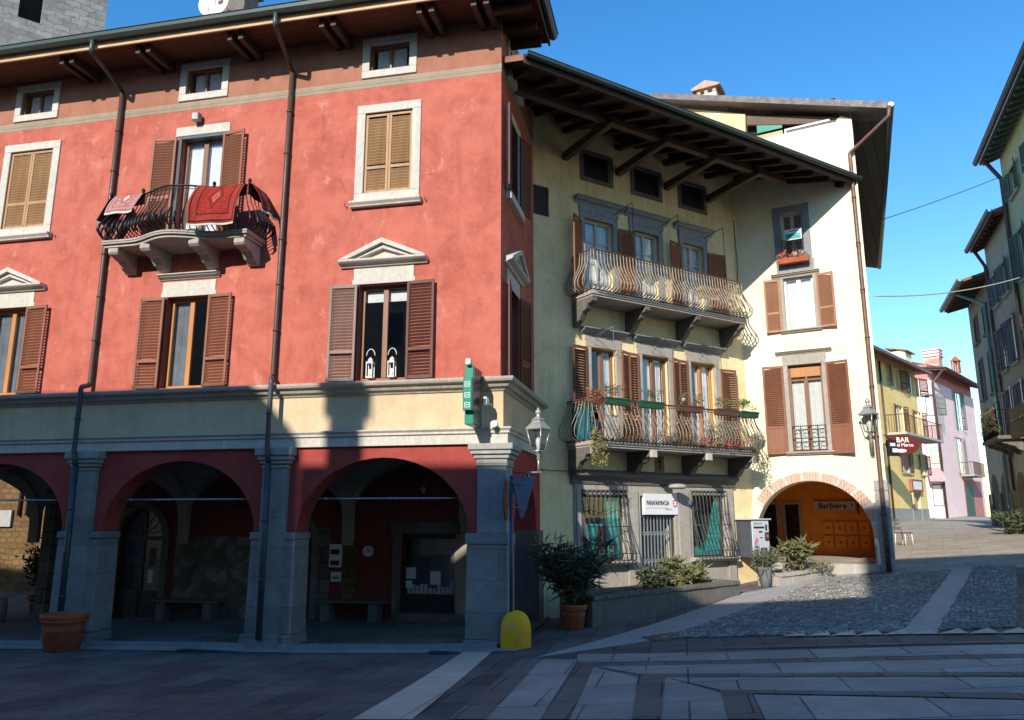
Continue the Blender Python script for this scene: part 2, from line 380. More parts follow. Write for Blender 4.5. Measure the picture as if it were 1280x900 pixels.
# glazed plaster-and-beam textures
def boards(name, c, c2, axis, width):
    b = NB(name); o = b.map(); sp = b.n('ShaderNodeSeparateXYZ'); b.l(o, sp.inputs[0])
    q = b.math('MULTIPLY', sp.outputs[axis], 1/width); fl = b.math('FLOOR', q); fr = b.math('FRACT', q)
    wn_ = b.n('ShaderNodeTexWhiteNoise', noise_dimensions='1D'); b.l(fl, wn_.inputs['W'])
    n = b.noise(b.map((2, 2, 2)), 3, 5, .7)
    col = b.mix(wn_.outputs[0], c, c2); col = b.mix(b.mr(n, .4, .7, 0, .5), col, tuple(q_*.5 for q_ in c))
    gap = b.math('LESS_THAN', fr, .05); col = b.mix(gap, col, (.008, .006, .005))
    b.fin(col, .8, b.bump(b.math('SUBTRACT', 1.0, gap), .8, .01))
boards('soffit_boards', (.10, .038, .02), (.16, .062, .034), 1, .16)
boards('soffit_old', (.055, .036, .02), (.12, .075, .04), 0, .19)
boards('soffit_grey', (.10, .075, .065), (.15, .115, .10), 0, .35)
def masonry(name, c1, c2, mortar, bw, bh, mw=.012, rot=(math.pi/2, 0, 0), rough=.9, noise_amt=.5, bump=.6, off=.5, distort=.03):
    b = NB(name); o = b.map()
    if rot is not None: o = b.map(rot=rot)
    nz = b.n('ShaderNodeTexNoise'); nz.inputs['Scale'].default_value = 2.5; nz.inputs['Detail'].default_value = 3; b.l(o, nz.inputs['Vector'])
    vm = b.n('ShaderNodeVectorMath', operation='MULTIPLY_ADD'); vm.inputs[1].default_value = (distort,)*3; b.l(nz.outputs['Color'], vm.inputs[0]); b.l(o, vm.inputs[2])
    br = b.n('ShaderNodeTexBrick'); br.offset = off
    for k, v in (('Scale', 1.0), ('Mortar Size', mw), ('Mortar Smooth', .3), ('Bias', 0.0), ('Brick Width', bw), ('Row Height', bh)): br.inputs[k].default_value = v
    br.inputs['Color1'].default_value = (*c1, 1); br.inputs['Color2'].default_value = (*c2, 1); br.inputs['Mortar'].default_value = (*mortar, 1)
    b.l(vm.outputs[0], br.inputs['Vector'])
    n = b.noise(b.map(), 6, 8, .75); n2 = b.noise(b.map(), .8, 6, .6)
    col = b.mix(b.mr(n, .3, .75, 0, noise_amt), br.outputs[0], tuple(q*.45 for q in c1))
    col = b.mix(b.mr(n2, .45, .7, 0, .35), col, tuple(min(1, q*1.5) for q in c2))
    nr = b.bump(br.outputs['Fac'], -bump, .015); nr = b.bump(n, bump*.6, .01, nr)
    b.fin(col, rough, nr, spec=.25)
masonry('tower_stone', (.20, .195, .19), (.33, .32, .31), (.15, .145, .135), .62, .27, .022, rot=(math.pi/2, 0, 0), distort=.34, bump=1.0)
masonry('rubble_stone', (.13, .075, .03), (.20, .12, .05), (.09, .06, .03), .34, .2, .03, distort=.22, bump=1.0)
masonry('dark_rubble', (.10, .09, .08), (.17, .155, .135), (.06, .055, .05), .6, .35, .03, distort=.25, bump=1.0)
ROT = -R.ang
masonry('plaza_slabs', (.095, .085, .085), (.175, .158, .15), (.04, .038, .037), 1.15, .575, .014, rot=(0, 0, math.pi/2+ROT), noise_amt=.6, bump=.8, distort=.0)
masonry('band_pale', (.52, .45, .36), (.58, .51, .41), (.16, .145, .125), 1.3, 3.0, .01, rot=(0, 0, math.pi/2+ROT), noise_amt=.35, bump=.3, distort=0)
masonry('band_dark', (.165, .13, .118), (.215, .172, .158), (.03, .028, .027), .6, .9, .012, rot=(0, 0, ROT), noise_amt=.4, bump=.3, distort=0)
masonry('slab_light', (.31, .272, .245), (.42, .37, .33), (.06, .056, .052), 1.1, 1.1, .013, rot=(0, 0, ROT), noise_amt=.5, bump=.8, distort=0)
masonry('street_stone', (.36, .31, .25), (.43, .375, .31), (.14, .125, .11), .9, .6, .01, rot=(0, 0, .5), noise_amt=.5, bump=.7, distort=0)
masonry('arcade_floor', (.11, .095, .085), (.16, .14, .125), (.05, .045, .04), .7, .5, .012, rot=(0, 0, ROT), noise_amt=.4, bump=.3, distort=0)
masonry('pier_stone', (.205, .20, .195), (.285, .278, .265), (.12, .12, .12), 4.0, .56, .006, noise_amt=.55, bump=.5, distort=.02)
masonry('brick_arch', (.46, .25, .17), (.60, .40, .30), (.62, .52, .42), .07, .5, .012, rot=(math.pi/2, 0, 0), distort=.02)
def roof_tiles():
    b = NB('roof_tiles'); o = b.map(); wv = b.n('ShaderNodeTexWave', wave_type='BANDS', bands_direction='X'); wv.inputs['Scale'].default_value = 1.6; wv.inputs['Distortion'].default_value = .4
    b.l(o, wv.inputs[0]); n = b.noise(o, 3, 6, .7)
    col = b.mix(b.mr(n, .3, .7), (.22, .085, .045), (.36, .17, .10)); col = b.mix(b.mr(wv.outputs[1], 0, .35, .7, 0), col, (.07, .035, .025))
    b.fin(col, .9, b.bump(wv.outputs[1], 1, .05))
roof_tiles()
def cobble():
    b = NB('cobbles'); o = b.map(); v = b.n('ShaderNodeTexVoronoi', feature='DISTANCE_TO_EDGE'); v.inputs['Scale'].default_value = 13; v.inputs['Randomness'].default_value = .85; b.l(o, v.inputs['Vector'])
    v2 = b.n('ShaderNodeTexVoronoi'); v2.inputs['Scale'].default_value = 13; v2.inputs['Randomness'].default_value = .85; b.l(o, v2.inputs['Vector'])
    sp = b.n('ShaderNodeSeparateColor'); b.l(v2.outputs['Color'], sp.inputs[0])
    col = b.ramp(sp.outputs[0], [(0, (.13, .12, .11)), (.4, (.17, .16, .145)), (.75, (.20, .19, .17)), (1, (.23, .215, .195))])
    h = b.mr(v.outputs['Distance'], 0, .25, 0, 1); col = b.mix(b.mr(v.outputs['Distance'], .02, .09), (.035, .035, .032), col)
    b.fin(col, .75, b.bump(h, .9, .03), spec=.3)
cobble()
def rug(name, field, border, line, motif, sc):
    b = NB(name); uv = b.tc.outputs['UV']; sp = b.n('ShaderNodeSeparateXYZ'); b.l(uv, sp.inputs[0])
    u, v = sp.outputs[0], sp.outputs[1]
    du = b.math('SUBTRACT', .5, b.math('ABSOLUTE', b.math('SUBTRACT', u, .5))); dv = b.math('SUBTRACT', .5, b.math('ABSOLUTE', b.math('SUBTRACT', v, .5)))
    d = b.math('MINIMUM', du, dv)
    vo = b.n('ShaderNodeTexVoronoi'); vo.inputs['Scale'].default_value = sc; vo.inputs['Randomness'].default_value = .35; b.l(uv, vo.inputs['Vector'])
    ck = b.n('ShaderNodeTexVoronoi', distance='MANHATTAN'); ck.inputs['Scale'].default_value = sc*2.3; ck.inputs['Randomness'].default_value = 0.0; b.l(uv, ck.inputs['Vector'])
    col = b.mix(b.math('LESS_THAN', vo.outputs['Distance'], .33), field, motif)
    col = b.mix(b.math('LESS_THAN', ck.outputs['Distance'], .20), col, border)
    md = b.math('ADD', b.math('MULTIPLY', b.math('ABSOLUTE', b.math('SUBTRACT', u, .5)), 1.4), b.math('ABSOLUTE', b.math('SUBTRACT', v, .5)))
    col = b.mix(b.math('LESS_THAN', md, .26), col, border); col = b.mix(b.math('LESS_THAN', md, .22), col, field)
    col = b.mix(b.math('LESS_THAN', md, .13), col, line); col = b.mix(b.math('LESS_THAN', md, .09), col, motif)
    bc = b.mix(b.math('LESS_THAN', ck.outputs['Distance'], .27), field, line)
    col = b.mix(b.math('LESS_THAN', d, .17), col, border); col = b.mix(b.math('LESS_THAN', d, .15), col, bc)
    col = b.mix(b.math('LESS_THAN', d, .055), col, border); col = b.mix(b.math('LESS_THAN', d, .03), col, motif)
    b.fin(col, .95, b.bump(b.noise(uv, 90, 3), .5, .01), spec=.1)
rug('rug_red', (.26, .022, .016), (.075, .010, .02), (.30, .15, .09), (.33, .055, .028), 19)
rug('rug_pale', (.36, .14, .13), (.24, .08, .09), (.60, .54, .42), (.45, .32, .26), 9)
rug('rug_dark', (.14, .03, .025), (.03, .02, .03), (.25, .16, .1), (.2, .05, .04), 15)
plain('rug_back', (.05, .03, .03), .95); plain('fringe', (.7, .67, .6), .95)
def fresco():
    b = NB('patched_wall'); n = b.noise(b.map(), 1.6, 8, .7, 1.0)
    col = b.ramp(n, [(.3, (.06, .05, .045)), (.5, (.13, .115, .10)), (.62, (.26, .24, .21)), (.75, (.14, .11, .09))]); b.fin(col, .95, b.bump(n, .7, .03))
fresco()

def pebble_mat():
    b = NB('pebble_stone'); v2 = b.n('ShaderNodeTexVoronoi'); v2.inputs['Scale'].default_value = 12; b.l(b.map((1, 1, .01)), v2.inputs['Vector'])
    sp = b.n('ShaderNodeSeparateColor'); b.l(v2.outputs['Color'], sp.inputs[0])
    col = b.ramp(sp.outputs[0], [(0, (.11, .105, .10)), (.4, (.21, .20, .185)), (.75, (.31, .285, .255)), (1, (.46, .43, .39))])
    b.fin(b.mix(b.mr(b.noise(b.map(), .7, 5), .4, .65, 0, .45), col, (.14, .13, .12)), .7, b.bump(b.noise(b.map(), 60, 3), .3, .004), spec=.3)
pebble_mat()
# ---------------------------------------------------------------- ground and paving
def axis_vals():
    a = list(np.arange(-14, 24.01, .5)); b = list(np.arange(24.5, 70, 2)); c = [80, 100, 150, 300, 700]
    return [-700, -300, -150, -100, -70, -50, -40, -30, -24, -20, -17]+a+b+c
def ground():
    xs = axis_vals(); ys = [-700, -300, -150, -80, -50, -30, -22, -17, -14]+list(np.arange(-12, 42.01, .5))+list(np.arange(44, 80, 2))+[90, 120, 200, 400, 900]
    P = np.array([(x, y) for y in ys for x in xs]); Z = gzs(P); n = len(xs)
    mb = MB(); mb.v = [(float(p[0]), float(p[1]), float(z)) for p, z in zip(P, Z)]
    mb.f = [(j*n+i, j*n+i+1, (j+1)*n+i+1, (j+1)*n+i) for j in range(len(ys)-1) for i in range(n-1)]; mb.sm = [True]*len(mb.f)
    tag(mb.build('ground', 'plaza_slabs', fix=False), 'dark grey stone slab paving of the sloping piazza', None, kind='structure')
ground()
def sheet(name, quads, mat, lift, label, step=.45):
    """paving laid a few millimetres over the ground; quads are lists of four plan corners"""
    mb = MB()
    for q in quads:
        a, b, c, d = [Vector(p) for p in q]
        nu = max(1, int(max((b-a).length, (c-d).length)/step)); nv = max(1, int(max((d-a).length, (c-b).length)/step))
        pts = [(a.lerp(b, i/nu)).lerp(d.lerp(c, i/nu), j/nv) for j in range(nv+1) for i in range(nu+1)]
        Z = gzs([(p.x, p.y) for p in pts]); o = len(mb.v)
        mb.v += [(p.x, p.y, float(z)+lift) for p, z in zip(pts, Z)]
        mb.f += [(o+j*(nu+1)+i, o+j*(nu+1)+i+1, o+(j+1)*(nu+1)+i+1, o+(j+1)*(nu+1)+i) for j in range(nv) for i in range(nu)]
        mb.sm += [True]*(nu*nv)
    ob = mb.build(name, mat, fix=False)
    # all faces up
    import bmesh
    bm = bmesh.new(); bm.from_mesh(ob.data)
    for f in bm.faces:
        f.normal_update()
        if f.normal.z < 0: f.normal_flip()
    bm.to_mesh(ob.data); bm.free()
    return tag(ob, label, None, kind='structure')
def ext(a, b, k):   # extend a->b by k metres
    a, b = Vector(a), Vector(b); d = (b-a).normalized(); return tuple(b+d*k)
def gq(*uv): return [G(*p) for p in uv]
# street surface going up between the houses
st = [[(4.5, 14.5), (9.0, 13.0), (13.5, 22), (9.8, 19.9)], [(9.8, 19.9), (9.0, 13), (22, 12), (22, 28)], [(9.8, 19.9), (22, 28), (24.5, 41), (16, 34)], [(16, 34), (24.5, 41), (40, 66), (30, 66)]]
st = [[(9.4, 19.6), (22, 12.5), (22, 30), (16.5, 35)], [(16.5, 35), (22, 30), (40, 66), (27, 62)]]
sheet('street', st, 'street_stone', .004, 'pale stone street rising between the houses')
# smooth paving strip along the balcony house
pav = [gq((700, 812), (830, 800), (1150, 706), (930, 738)), gq((640, 830), (700, 830), (760, 770), (690, 775)), gq((930, 738), (1150, 706), (1116, 700), (1000, 716))]
sheet('pavement', [gq((668, 822), (800, 803), (1115, 706), (926, 742))], 'concrete', .004, 'smooth grey stone strip sloping up past the low stone planter')
# pale diagonal band and kerb
sheet('path', [gq((440, 900), (515, 900), (617, 813), (584, 812))], 'band_pale', .008, 'pale stone band running out from the corner pillar')
ka = R.w(-20, -.62)[:2]; kb = R.w(.45, -.62)[:2]; kc = R.w(.45, -.20)[:2]; kd = R.w(-20, -.20)[:2]
sheet('pavement', [[ka, kb, kc, kd]], 'slab_light', .012, 'light kerb strip along the foot of the arcade pillars')
# fan of light and dark stone stripes that bend into rows
dark = [gq((560, 900), (607, 900), (677, 824), (652, 824)),
        gq((675, 900), (712, 900), (742, 833), (722, 833)), gq((742, 833), (720, 832), (722, 828), (744, 828)),
        gq((790, 900), (827, 900), (832, 846), (797, 847)),
        gq((910, 900), (955, 900), (940, 868), (902, 867)),
        gq((722, 833), (1280, 823), (1280, 819), (722, 829)), gq((797, 847), (1280, 846), (1280, 841), (797, 843)),
        gq((900, 867), (1280, 875), (1280, 868), (900, 863)), gq((900, 812), (1280, 804), (1280, 801), (900, 809))]
light = [gq((607, 900), (675, 900), (722, 825), (677, 824)), gq((712, 900), (790, 900), (797, 847), (742, 834)),
         gq((827, 900), (910, 900), (902, 867), (832, 847)),
         gq((742, 833), (1280, 823), (1280, 841), (800, 843)), gq((832, 847), (1280, 847), (1280, 867), (902, 863)),
         gq((722, 828), (1280, 818), (1280, 806), (722, 818)), gq((957, 900), (1280, 900), (1280, 876), (942, 869))]
sheet('paving', light, 'slab_light', .006, 'light slabs fanning out and turning into long rows')
sheet('paving', dark, 'band_dark', .010, 'dark narrow stone stripes between the light slabs')
# cobbles and the saw-tooth stone border
cob = [gq((825, 798), (960, 795), (1055, 722), (1035, 721)), gq((960, 795), (1125, 791), (1190, 713), (1055, 722))]
cob2 = [gq((1172, 788), (1270, 785), (1270, 708), (1218, 708))]
sheet('cobbles', cob, 'cobbles', .012, 'grey pebble paving left of the smooth track')
sheet('cobbles', cob2, 'cobbles', .012, 'grey pebble paving right of the smooth track')
sheet('paving', [gq((1125, 793), (1172, 791), (1218, 708), (1190, 711))], 'concrete', .009, 'smooth stone wheel track between the pebble panels')
g0, g1 = Vector(G(978, 797)), Vector(G(1290, 793)); n = 9; tri = MB(); dirn = (g1-g0).normalized(); nrm2 = Vector((-dirn.y, dirn.x)); L = (g1-g0).length/n
for i in range(n):
    a = g0+dirn*L*i; b2 = g0+dirn*L*(i+1); c = (a+b2)/2+nrm2*L*1.35
    z = [gz(p.x, p.y)+.022 for p in (a, b2, c)]
    tri.add([(a.x, a.y, z[0]), (b2.x, b2.y, z[1]), (c.x, c.y, z[2])], [(0, 1, 2)])
tag(tri.build('paving', 'band_pale', fix=False), 'row of pale triangular stones bordering the pebbles', None, kind='structure')
# arcade floor
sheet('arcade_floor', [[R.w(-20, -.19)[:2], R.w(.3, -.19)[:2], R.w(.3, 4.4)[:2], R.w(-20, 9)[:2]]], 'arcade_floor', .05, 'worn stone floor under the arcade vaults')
tag(MB().add([(*R.w(-20, -.2)[:2], gz(*R.w(-20, -.2)[:2])-.3)], []).build('x', 'concrete'), None, None); bpy.data.objects.remove(bpy.data.objects['x'])
kb_ = MB(); 
for i in range(40):
    x0, x1 = -20+i*.5, -20+i*.5+.494
    p = [R.w(x0, -.20), R.w(x1, -.20), R.w(x1, -.04), R.w(x0, -.04)]; zt = [gz(*q[:2])+.085 for q in p]
    kb_.add([(q[0], q[1], z-.4) for q, z in zip(p, zt)]+[(q[0], q[1], z) for q, z in zip(p, zt)], [(4,5,6,7),(0,1,5,4),(1,2,6,5),(2,3,7,6),(3,0,4,7)])
tag(kb_.build('kerb', 'blue_stone'), 'worn stone edge along the arcade floor', None, kind='structure')
# drains
def drain(u, v, wd, dp, label):
    x, y = G(u, v); z = gz(x, y); t = thing('drain_grate', label, 'drain', (x, y, z+.012), R.ang)
    f = MB()
    for a in (-1, 1): f.box(-wd/2, wd/2, a*dp/2-.012, a*dp/2+.012, 0, .012).box(a*wd/2-.012, a*wd/2+.012, -dp/2, dp/2, 0, .0125)
    n = int(wd/.05)
    for i in range(n): x0 = -wd/2+.03+i*(wd-.06)/(n-1); f.box(x0-.011, x0+.011, -dp/2, dp/2, 0, .010)
    f.build('grate_frame', 'grey_iron', t); MB().box(-wd/2, wd/2, -dp/2, dp/2, -.004, .002).build('drain_hole', 'ink_black', t)
drain(556, 817, .55, .2, 'small slotted drain grate by the pale stone band')
drain(262, 815, 1.3, .16, 'long dark slotted drain in front of the arcade')
def cover(u, v, wd, label, mat):
    x, y = G(u, v); z = gz(x, y); e = .5
    dx, dy = (gz(x+e, y)-gz(x-e, y))/(2*e), (gz(x, y+e)-gz(x, y-e))/(2*e)
    o = MB().box(-wd/2, wd/2, -wd/2, wd/2, -.02, .01).build('manhole_cover', mat, None, (x, y, z+.012)); tag(o, label, 'manhole cover')
    o.rotation_euler = (math.atan(dy), -math.atan(dx), .3)
cover(1048, 716, .75, 'pale square manhole cover at the top of the pebbles', 'warm_stone')
cover(831, 797, .6, 'dark square manhole cover at the tip of the pebble panel', 'grey_iron')

def pebbles(quads, label, sp=.088):
    rg = random.Random(77); mb = MB(); P = []
    for q in quads:
        a, b, c, d = [Vector(p) for p in q]; xs = [p.x for p in (a, b, c, d)]; ys = [p.y for p in (a, b, c, d)]
        y = min(ys); row = 0
        while y < max(ys):
            x = min(xs)+(sp/2 if row % 2 else 0)
            while x < max(xs):
                px_, py_ = x+rg.uniform(-.022, .022), y+rg.uniform(-.018, .018)
                s_ = [((p2.x-p1.x)*(py_-p1.y)-(p2.y-p1.y)*(px_-p1.x)) for p1, p2 in ((a, b), (b, c), (c, d), (d, a))]
                if all(k > 0 for k in s_) or all(k < 0 for k in s_): P.append((px_, py_))
                x += sp
            y += sp*.86; row += 1
    Z = gzs(P)
    for (x, y), z in zip(P, Z):
        r = rg.uniform(.036, .050); e = rg.uniform(.7, 1.0); an = rg.uniform(0, 3.14); h = rg.uniform(.012, .026); z = float(z)+.010
        ca, sa = math.cos(an), math.sin(an); vs = []
        for rr, zz in ((1, 0), (.78, .65)):
            for k in range(7):
                t = 6.283*k/7; u, v = r*rr*math.cos(t), r*e*rr*math.sin(t); vs.append((x+u*ca-v*sa, y+u*sa+v*ca, z+h*zz))
        vs.append((x, y, z+h))
        mb.add(vs, [(k, (k+1) % 7, (k+1) % 7+7, k+7) for k in range(7)]+[(7+k, 7+(k+1) % 7, 14) for k in range(7)], True)
    o = mb.build('pebbles', 'pebble_stone', fix=False); tag(o, label, None, kind='structure'); print('pebbles', len(P))
pebbles(cob, 'rounded pebbles set in mortar left of the smooth track'); pebbles(cob2, 'rounded pebbles set in mortar right of the smooth track')
# ---------------------------------------------------------------- builders for facades
def wall_mesh(mb, x0, x1, z0, z1, ops, y=0.0, depth=.28):
    """wall face with real openings and reveals; z1 may be a function of x only at the ends"""
    xs = sorted({x0, x1, *[q for o in ops for q in o[:2] if x0 < q < x1]}); zs = sorted({z0, z1, *[q for o in ops for q in o[2:4] if z0 < q < z1]})
    for i in range(len(xs)-1):
        for j in range(len(zs)-1):
            cx, cz = (xs[i]+xs[i+1])/2, (zs[j]+zs[j+1])/2
            if any(o[0] < cx < o[1] and o[2] < cz < o[3] for o in ops): continue
            mb.quad((xs[i], y, zs[j]), (xs[i+1], y, zs[j]), (xs[i+1], y, zs[j+1]), (xs[i], y, zs[j+1]))
    for a, b, c, d in [o[:4] for o in ops]:
        mb.quad((a, y, c), (a, y, d), (a, y+depth, d), (a, y+depth, c)); mb.quad((b, y, c), (b, y+depth, c), (b, y+depth, d), (b, y, d))
        mb.quad((a, y, d), (b, y, d), (b, y+depth, d), (a, y+depth, d)); mb.quad((a, y, c), (a, y+depth, c), (b, y+depth, c), (b, y, c))
def arch_pts(xa, xb, zs, rise, n=24):
    c, h = (xa+xb)/2, (xb-xa)/2
    return [(c-h*math.cos(math.pi*i/n), zs+rise*math.sin(math.pi*i/n)) for i in range(n+1)]
def arch_wall(mb, x0, x1, z0, z1, arches, y0=0.0, y1=.5, n=24):
    xs = x0
    for xa, xb, zs, rise in arches+[(x1, None, 0, 0)]:
        for y in (y0, y1): mb.quad((xs, y, z0), (xa, y, z0), (xa, y, z1), (xs, y, z1))
        if xb is None: break
        P = arch_pts(xa, xb, zs, rise, n)
        for (a, za), (b, zb) in zip(P, P[1:]):
            for y in (y0, y1): mb.quad((a, y, za), (b, y, zb), (b, y, z1), (a, y, z1))
            mb.quad((a, y0, za), (a, y1, za), (b, y1, zb), (b, y0, zb))
        mb.quad((xa, y0, z0), (xa, y0, zs), (xa, y1, zs), (xa, y1, z0)); mb.quad((xb, y0, z0), (xb, y1, z0), (xb, y1, zs), (xb, y0, zs))
        xs = xb
    mb.quad((x0, y0, z0), (x0, y0, z1), (x0, y1, z1), (x0, y1, z0)); mb.quad((x1, y0, z0), (x1, y1, z0), (x1, y1, z1), (x1, y0, z1))
    mb.quad((x0, y0, z1), (x1, y0, z1), (x1, y1, z1), (x0, y1, z1))
def shutter_mb(w_, h, slats=True, panel=0.0, mid=.3, t=.035, pitch=.066):
    """leaf from x=0..w, y 0..-t (outwards), z 0..h"""
    mb = MB(); st = .055; r = .07
    mb.box(0, st, -t, 0, 0, h).box(w_-st, w_, -t, 0, 0, h)
    bars = [(0, r), (h-r, h)]
    if mid: bars.append((h*mid-r/2, h*mid+r/2))
    if mid == 0.5001: pass
    for a, b in bars: mb.box(st, w_-st, -t+.002, -.002, a, b)
    z = r+.02; bars2 = sorted(bars)
    if panel:
        mb.box(st, w_-st, -t+.010, -.010, r, h*mid); mb.box(st+.05, w_-st-.05, -t+.002, -t+.010, r+.06, h*mid-r/2-.06)
        z = h*mid+r/2+.02
    while z < h-r-.02:
        if not any(a-.015 < z < b+.015 for a, b in bars2):
            mb.obox((w_/2, -t/2, z), (w_-2*st, .062, .009), Matrix.Rotation(math.radians(-52), 3, 'X'))
        z += pitch
    return mb
def shutter(parent, w_, h, x, y, z, side, mat, opening=176, **k):
    """side -1: hinge on the left jamb, folded back leftwards; +1: right"""
    mb = shutter_mb(w_, h, **k)
    if side < 0: mb.v = [(-a, b, c) for a, b, c in mb.v]
    o = mb.build('shutter', mat, parent, (x, y, z)); o.rotation_euler.z = math.radians((180-opening))*(-side)
    bevel(o, .004); return o
def closed_shutters(parent, x0, x1, z0, z1, y, mat, mid=.3):
    hw = (x1-x0)/2-.006
    for a in (x0+.004, x0+hw+.010):
        o = shutter_mb(hw, z1-z0-.01, mid=mid).build('shutter', mat, parent, (a, y, z0+.005)); bevel(o, .004)
def window(par, r, sash='sash_orange', y=.16, frame=None, fw=.13, sill=None, sash_w=.06, cols=2, rows=1, curtain='curtain', curt=(0, 1), glass_='glass', name='window', transom=0, mull=.05, closed=None, depth_room=True):
    """r=(x0,x1,z0,z1) in the house's frame. Part 'window' with its own pieces below it; returns it. All sub-parts are local to (x0,0,z0)"""
    x0, x1, z0, z1 = r; w_, h = x1-x0, z1-z0
    mb = MB(); s = sash_w
    mb.box(0, w_, y-.03, y+.04, 0, s).box(0, w_, y-.03, y+.04, h-s, h).box(0, s, y-.031, y+.039, s, h-s).box(w_-s, w_, y-.031, y+.039, s, h-s)
    ht = h-s-transom
    if transom: mb.box(s, w_-s, y-.028, y+.036, ht-.03, ht+.03)
    for c in range(1, cols): xc = w_*c/cols; mb.box(xc-mull, xc+mull, y-.034, y+.036, s, (ht if transom else h-s))
    for c in range(cols):
        xa = s+.001 if c == 0 else w_*c/cols+mull; xb = w_*(c+1)/cols-mull if c < cols-1 else w_-s
        for q in range(1, rows): zc = s+(ht-s)*q/rows; mb.box(xa, xb, y-.014, y+.014, zc-.015, zc+.015)
    f = mb.build(name, sash, par, (x0, 0, z0)); bevel(f, .006)
    if glass_: MB().box(s*.5, w_-s*.5, y+.001, y+.006, s*.5, h-s*.5).build('pane', glass_, f)
    if curtain:
        cm = MB(); yb = y+.065; n = 26
        for lo, hi in ((curt[0]*w_, .5*w_-.02), (.5*w_+.02, curt[1]*w_)):
            if hi-lo < .05: continue
            vs = []; 
            for i in range(n+1):
                xx = lo+(hi-lo)*i/n; yy = yb+.022*math.sin(i*1.9+lo*7)
                vs += [(xx, yy, .05), (xx, yy, h-.05)]
            cm.add(vs, [(2*i, 2*i+2, 2*i+3, 2*i+1) for i in range(n)], True)
        if cm.v: cm.build('curtain', curtain, f, fix=False)
    if frame:
        fm = MB(); p = -.035
        fm.box(-fw, 0, p, .06, -fw*.0, h).box(w_, w_+fw, p, .06, 0, h).box(-fw, w_+fw, p-.002, .06, h, h+fw)
        if sill is None: fm.box(-fw, w_+fw, p-.002, .06, -fw, 0)
        bevel(fm.build('surround', frame, f), .008)
    if sill:
        bevel(MB().prismx([(.1, 0), (-.13, -.01), (-.13, -.05), (-.09, -.06), (-.06, -.10), (.1, -.10)], -fw-.06, w_+fw+.06).build('sill', sill, f), .006)
    return f
def hood(f, w_, z, over=.22, proj=.2, mat='pale_stone', h=.12, fw=0):
    pr = [(0.05, 0), (-.03, 0), (-.05, h*.3), (-proj*.7, h*.5), (-proj*.75, h*.72), (-proj, h*.8), (-proj, h), (.05, h+.03)]
    return bevel(MB().prismx(pr, -over, w_+over).build('hood', mat, f, (0, 0, z)), .005)
def pediment(f, w_, z, over=.42, proj=.2, rise=.42, mat='pale_stone'):
    x0, x1 = -over, w_+over; xc = w_/2; mb = MB()
    mb.prismx([(.04, 0), (-.05, 0), (-.08, .04), (-proj*.8, .07), (-proj, .10), (-proj, .14), (.04, .14)], x0, x1)
    t = .13
    for a, s in ((x0, 1), (x1, -1)):
        mb.prism([(a, .142), (a+s*.20, .142), (xc, .14+rise-t+.02), (xc, .14+rise)], -proj, .04) if s > 0 else mb.prism([(xc, .14+rise), (xc, .14+rise-t+.02), (a+s*.20, .142), (a, .142)], -proj, .04)
        mb.prism([(a+s*.2, .1415), (a+s*.34, .1415), (xc, .14+rise-t-.08), (xc, .14+rise-t+.02)], -proj*.62, .04)
    mb.prism([(x0+.3, .141), (x1-.3, .141), (xc, .14+rise-.12)], -.03, .04)
    return bevel(mb.build('pediment', mat, f, (0, 0, z)), .005)
def pathpts(path, step):
    out = []; P = [Vector(p) for p in path]
    for i in range(len(P)-1):
        d = P[i+1]-P[i]; n = max(1, round(d.length/step))
        for k in range(n): out.append((P[i]+d*k/n, Vector((d.y, -d.x)).normalized()))
    d = P[-1]-P[-2]; out.append((P[-1], Vector((d.y, -d.x)).normalized()))
    # smooth the normals
    N = [o[1] for o in out]; m = len(N)
    for _ in range(2): N = [(N[max(0, i-1)]+N[i]+N[min(m-1, i+1)]).normalized() for i in range(m)]
    return [(out[i][0], N[i]) for i in range(m)]
BELLY = [(0, 1.0), (.015, .86), (.03, .70), (.10, .54), (.20, .38), (.27, .24), (.26, .12), (.17, .05), (.04, .02)]
def railing(par, path, z, hgt, step, mat, mat_rail=None, belly=BELLY, r=.011, flat=False, scale=1.0, leafy=False):
    pts = pathpts(path, step); mb = MB()
    for p, n in pts:
        line = [(p.x+n.x*o*scale, p.y+n.y*o*scale, z+q*hgt) for o, q in belly]
        mb.tube(line, r, 5)
        if leafy:
            q = line[5]; mb.tube([(p.x+n.x*(o*scale+.03), p.y+n.y*(o*scale+.03), z+zz*hgt) for o, zz in ((.16, .40), (.24, .30), (.27, .18), (.2, .06))], [.012, .030, .034, .010], 5)
    o = mb.build('railing', mat, par)
    rl = MB(); 
    rl.tube([(p.x, p.y, z+hgt) for p, n in pts], .022, 6)
    rl.tube([(p.x+n.x*belly[-1][0]*scale, p.y+n.y*belly[-1][0]*scale, z+.02) for p, n in pts], .016, 6)
    rl.tube([(p.x+n.x*.012, p.y+n.y*.012, z+hgt*.93) for p, n in pts], .010, 5)
    rl.build('handrail', mat_rail or mat, par)
    return o
def console(par, x, z, depth, h, wd, mat, name='bracket', steps=True):
    pr = [(0, 0), (-depth, 0), (-depth, -.10), (-depth*.93, -.15), (-depth*.80, -.16), (-depth*.72, -h*.42), (-depth*.60, -h*.50), (-depth*.52, -h*.50), (-depth*.36, -h*.80), (-depth*.2, -h*.88), (-depth*.14, -h), (0, -h)]
    return bevel(MB().prismx(pr, x-wd/2, x+wd/2).build(name, mat, par, (0, 0, z)), .01)
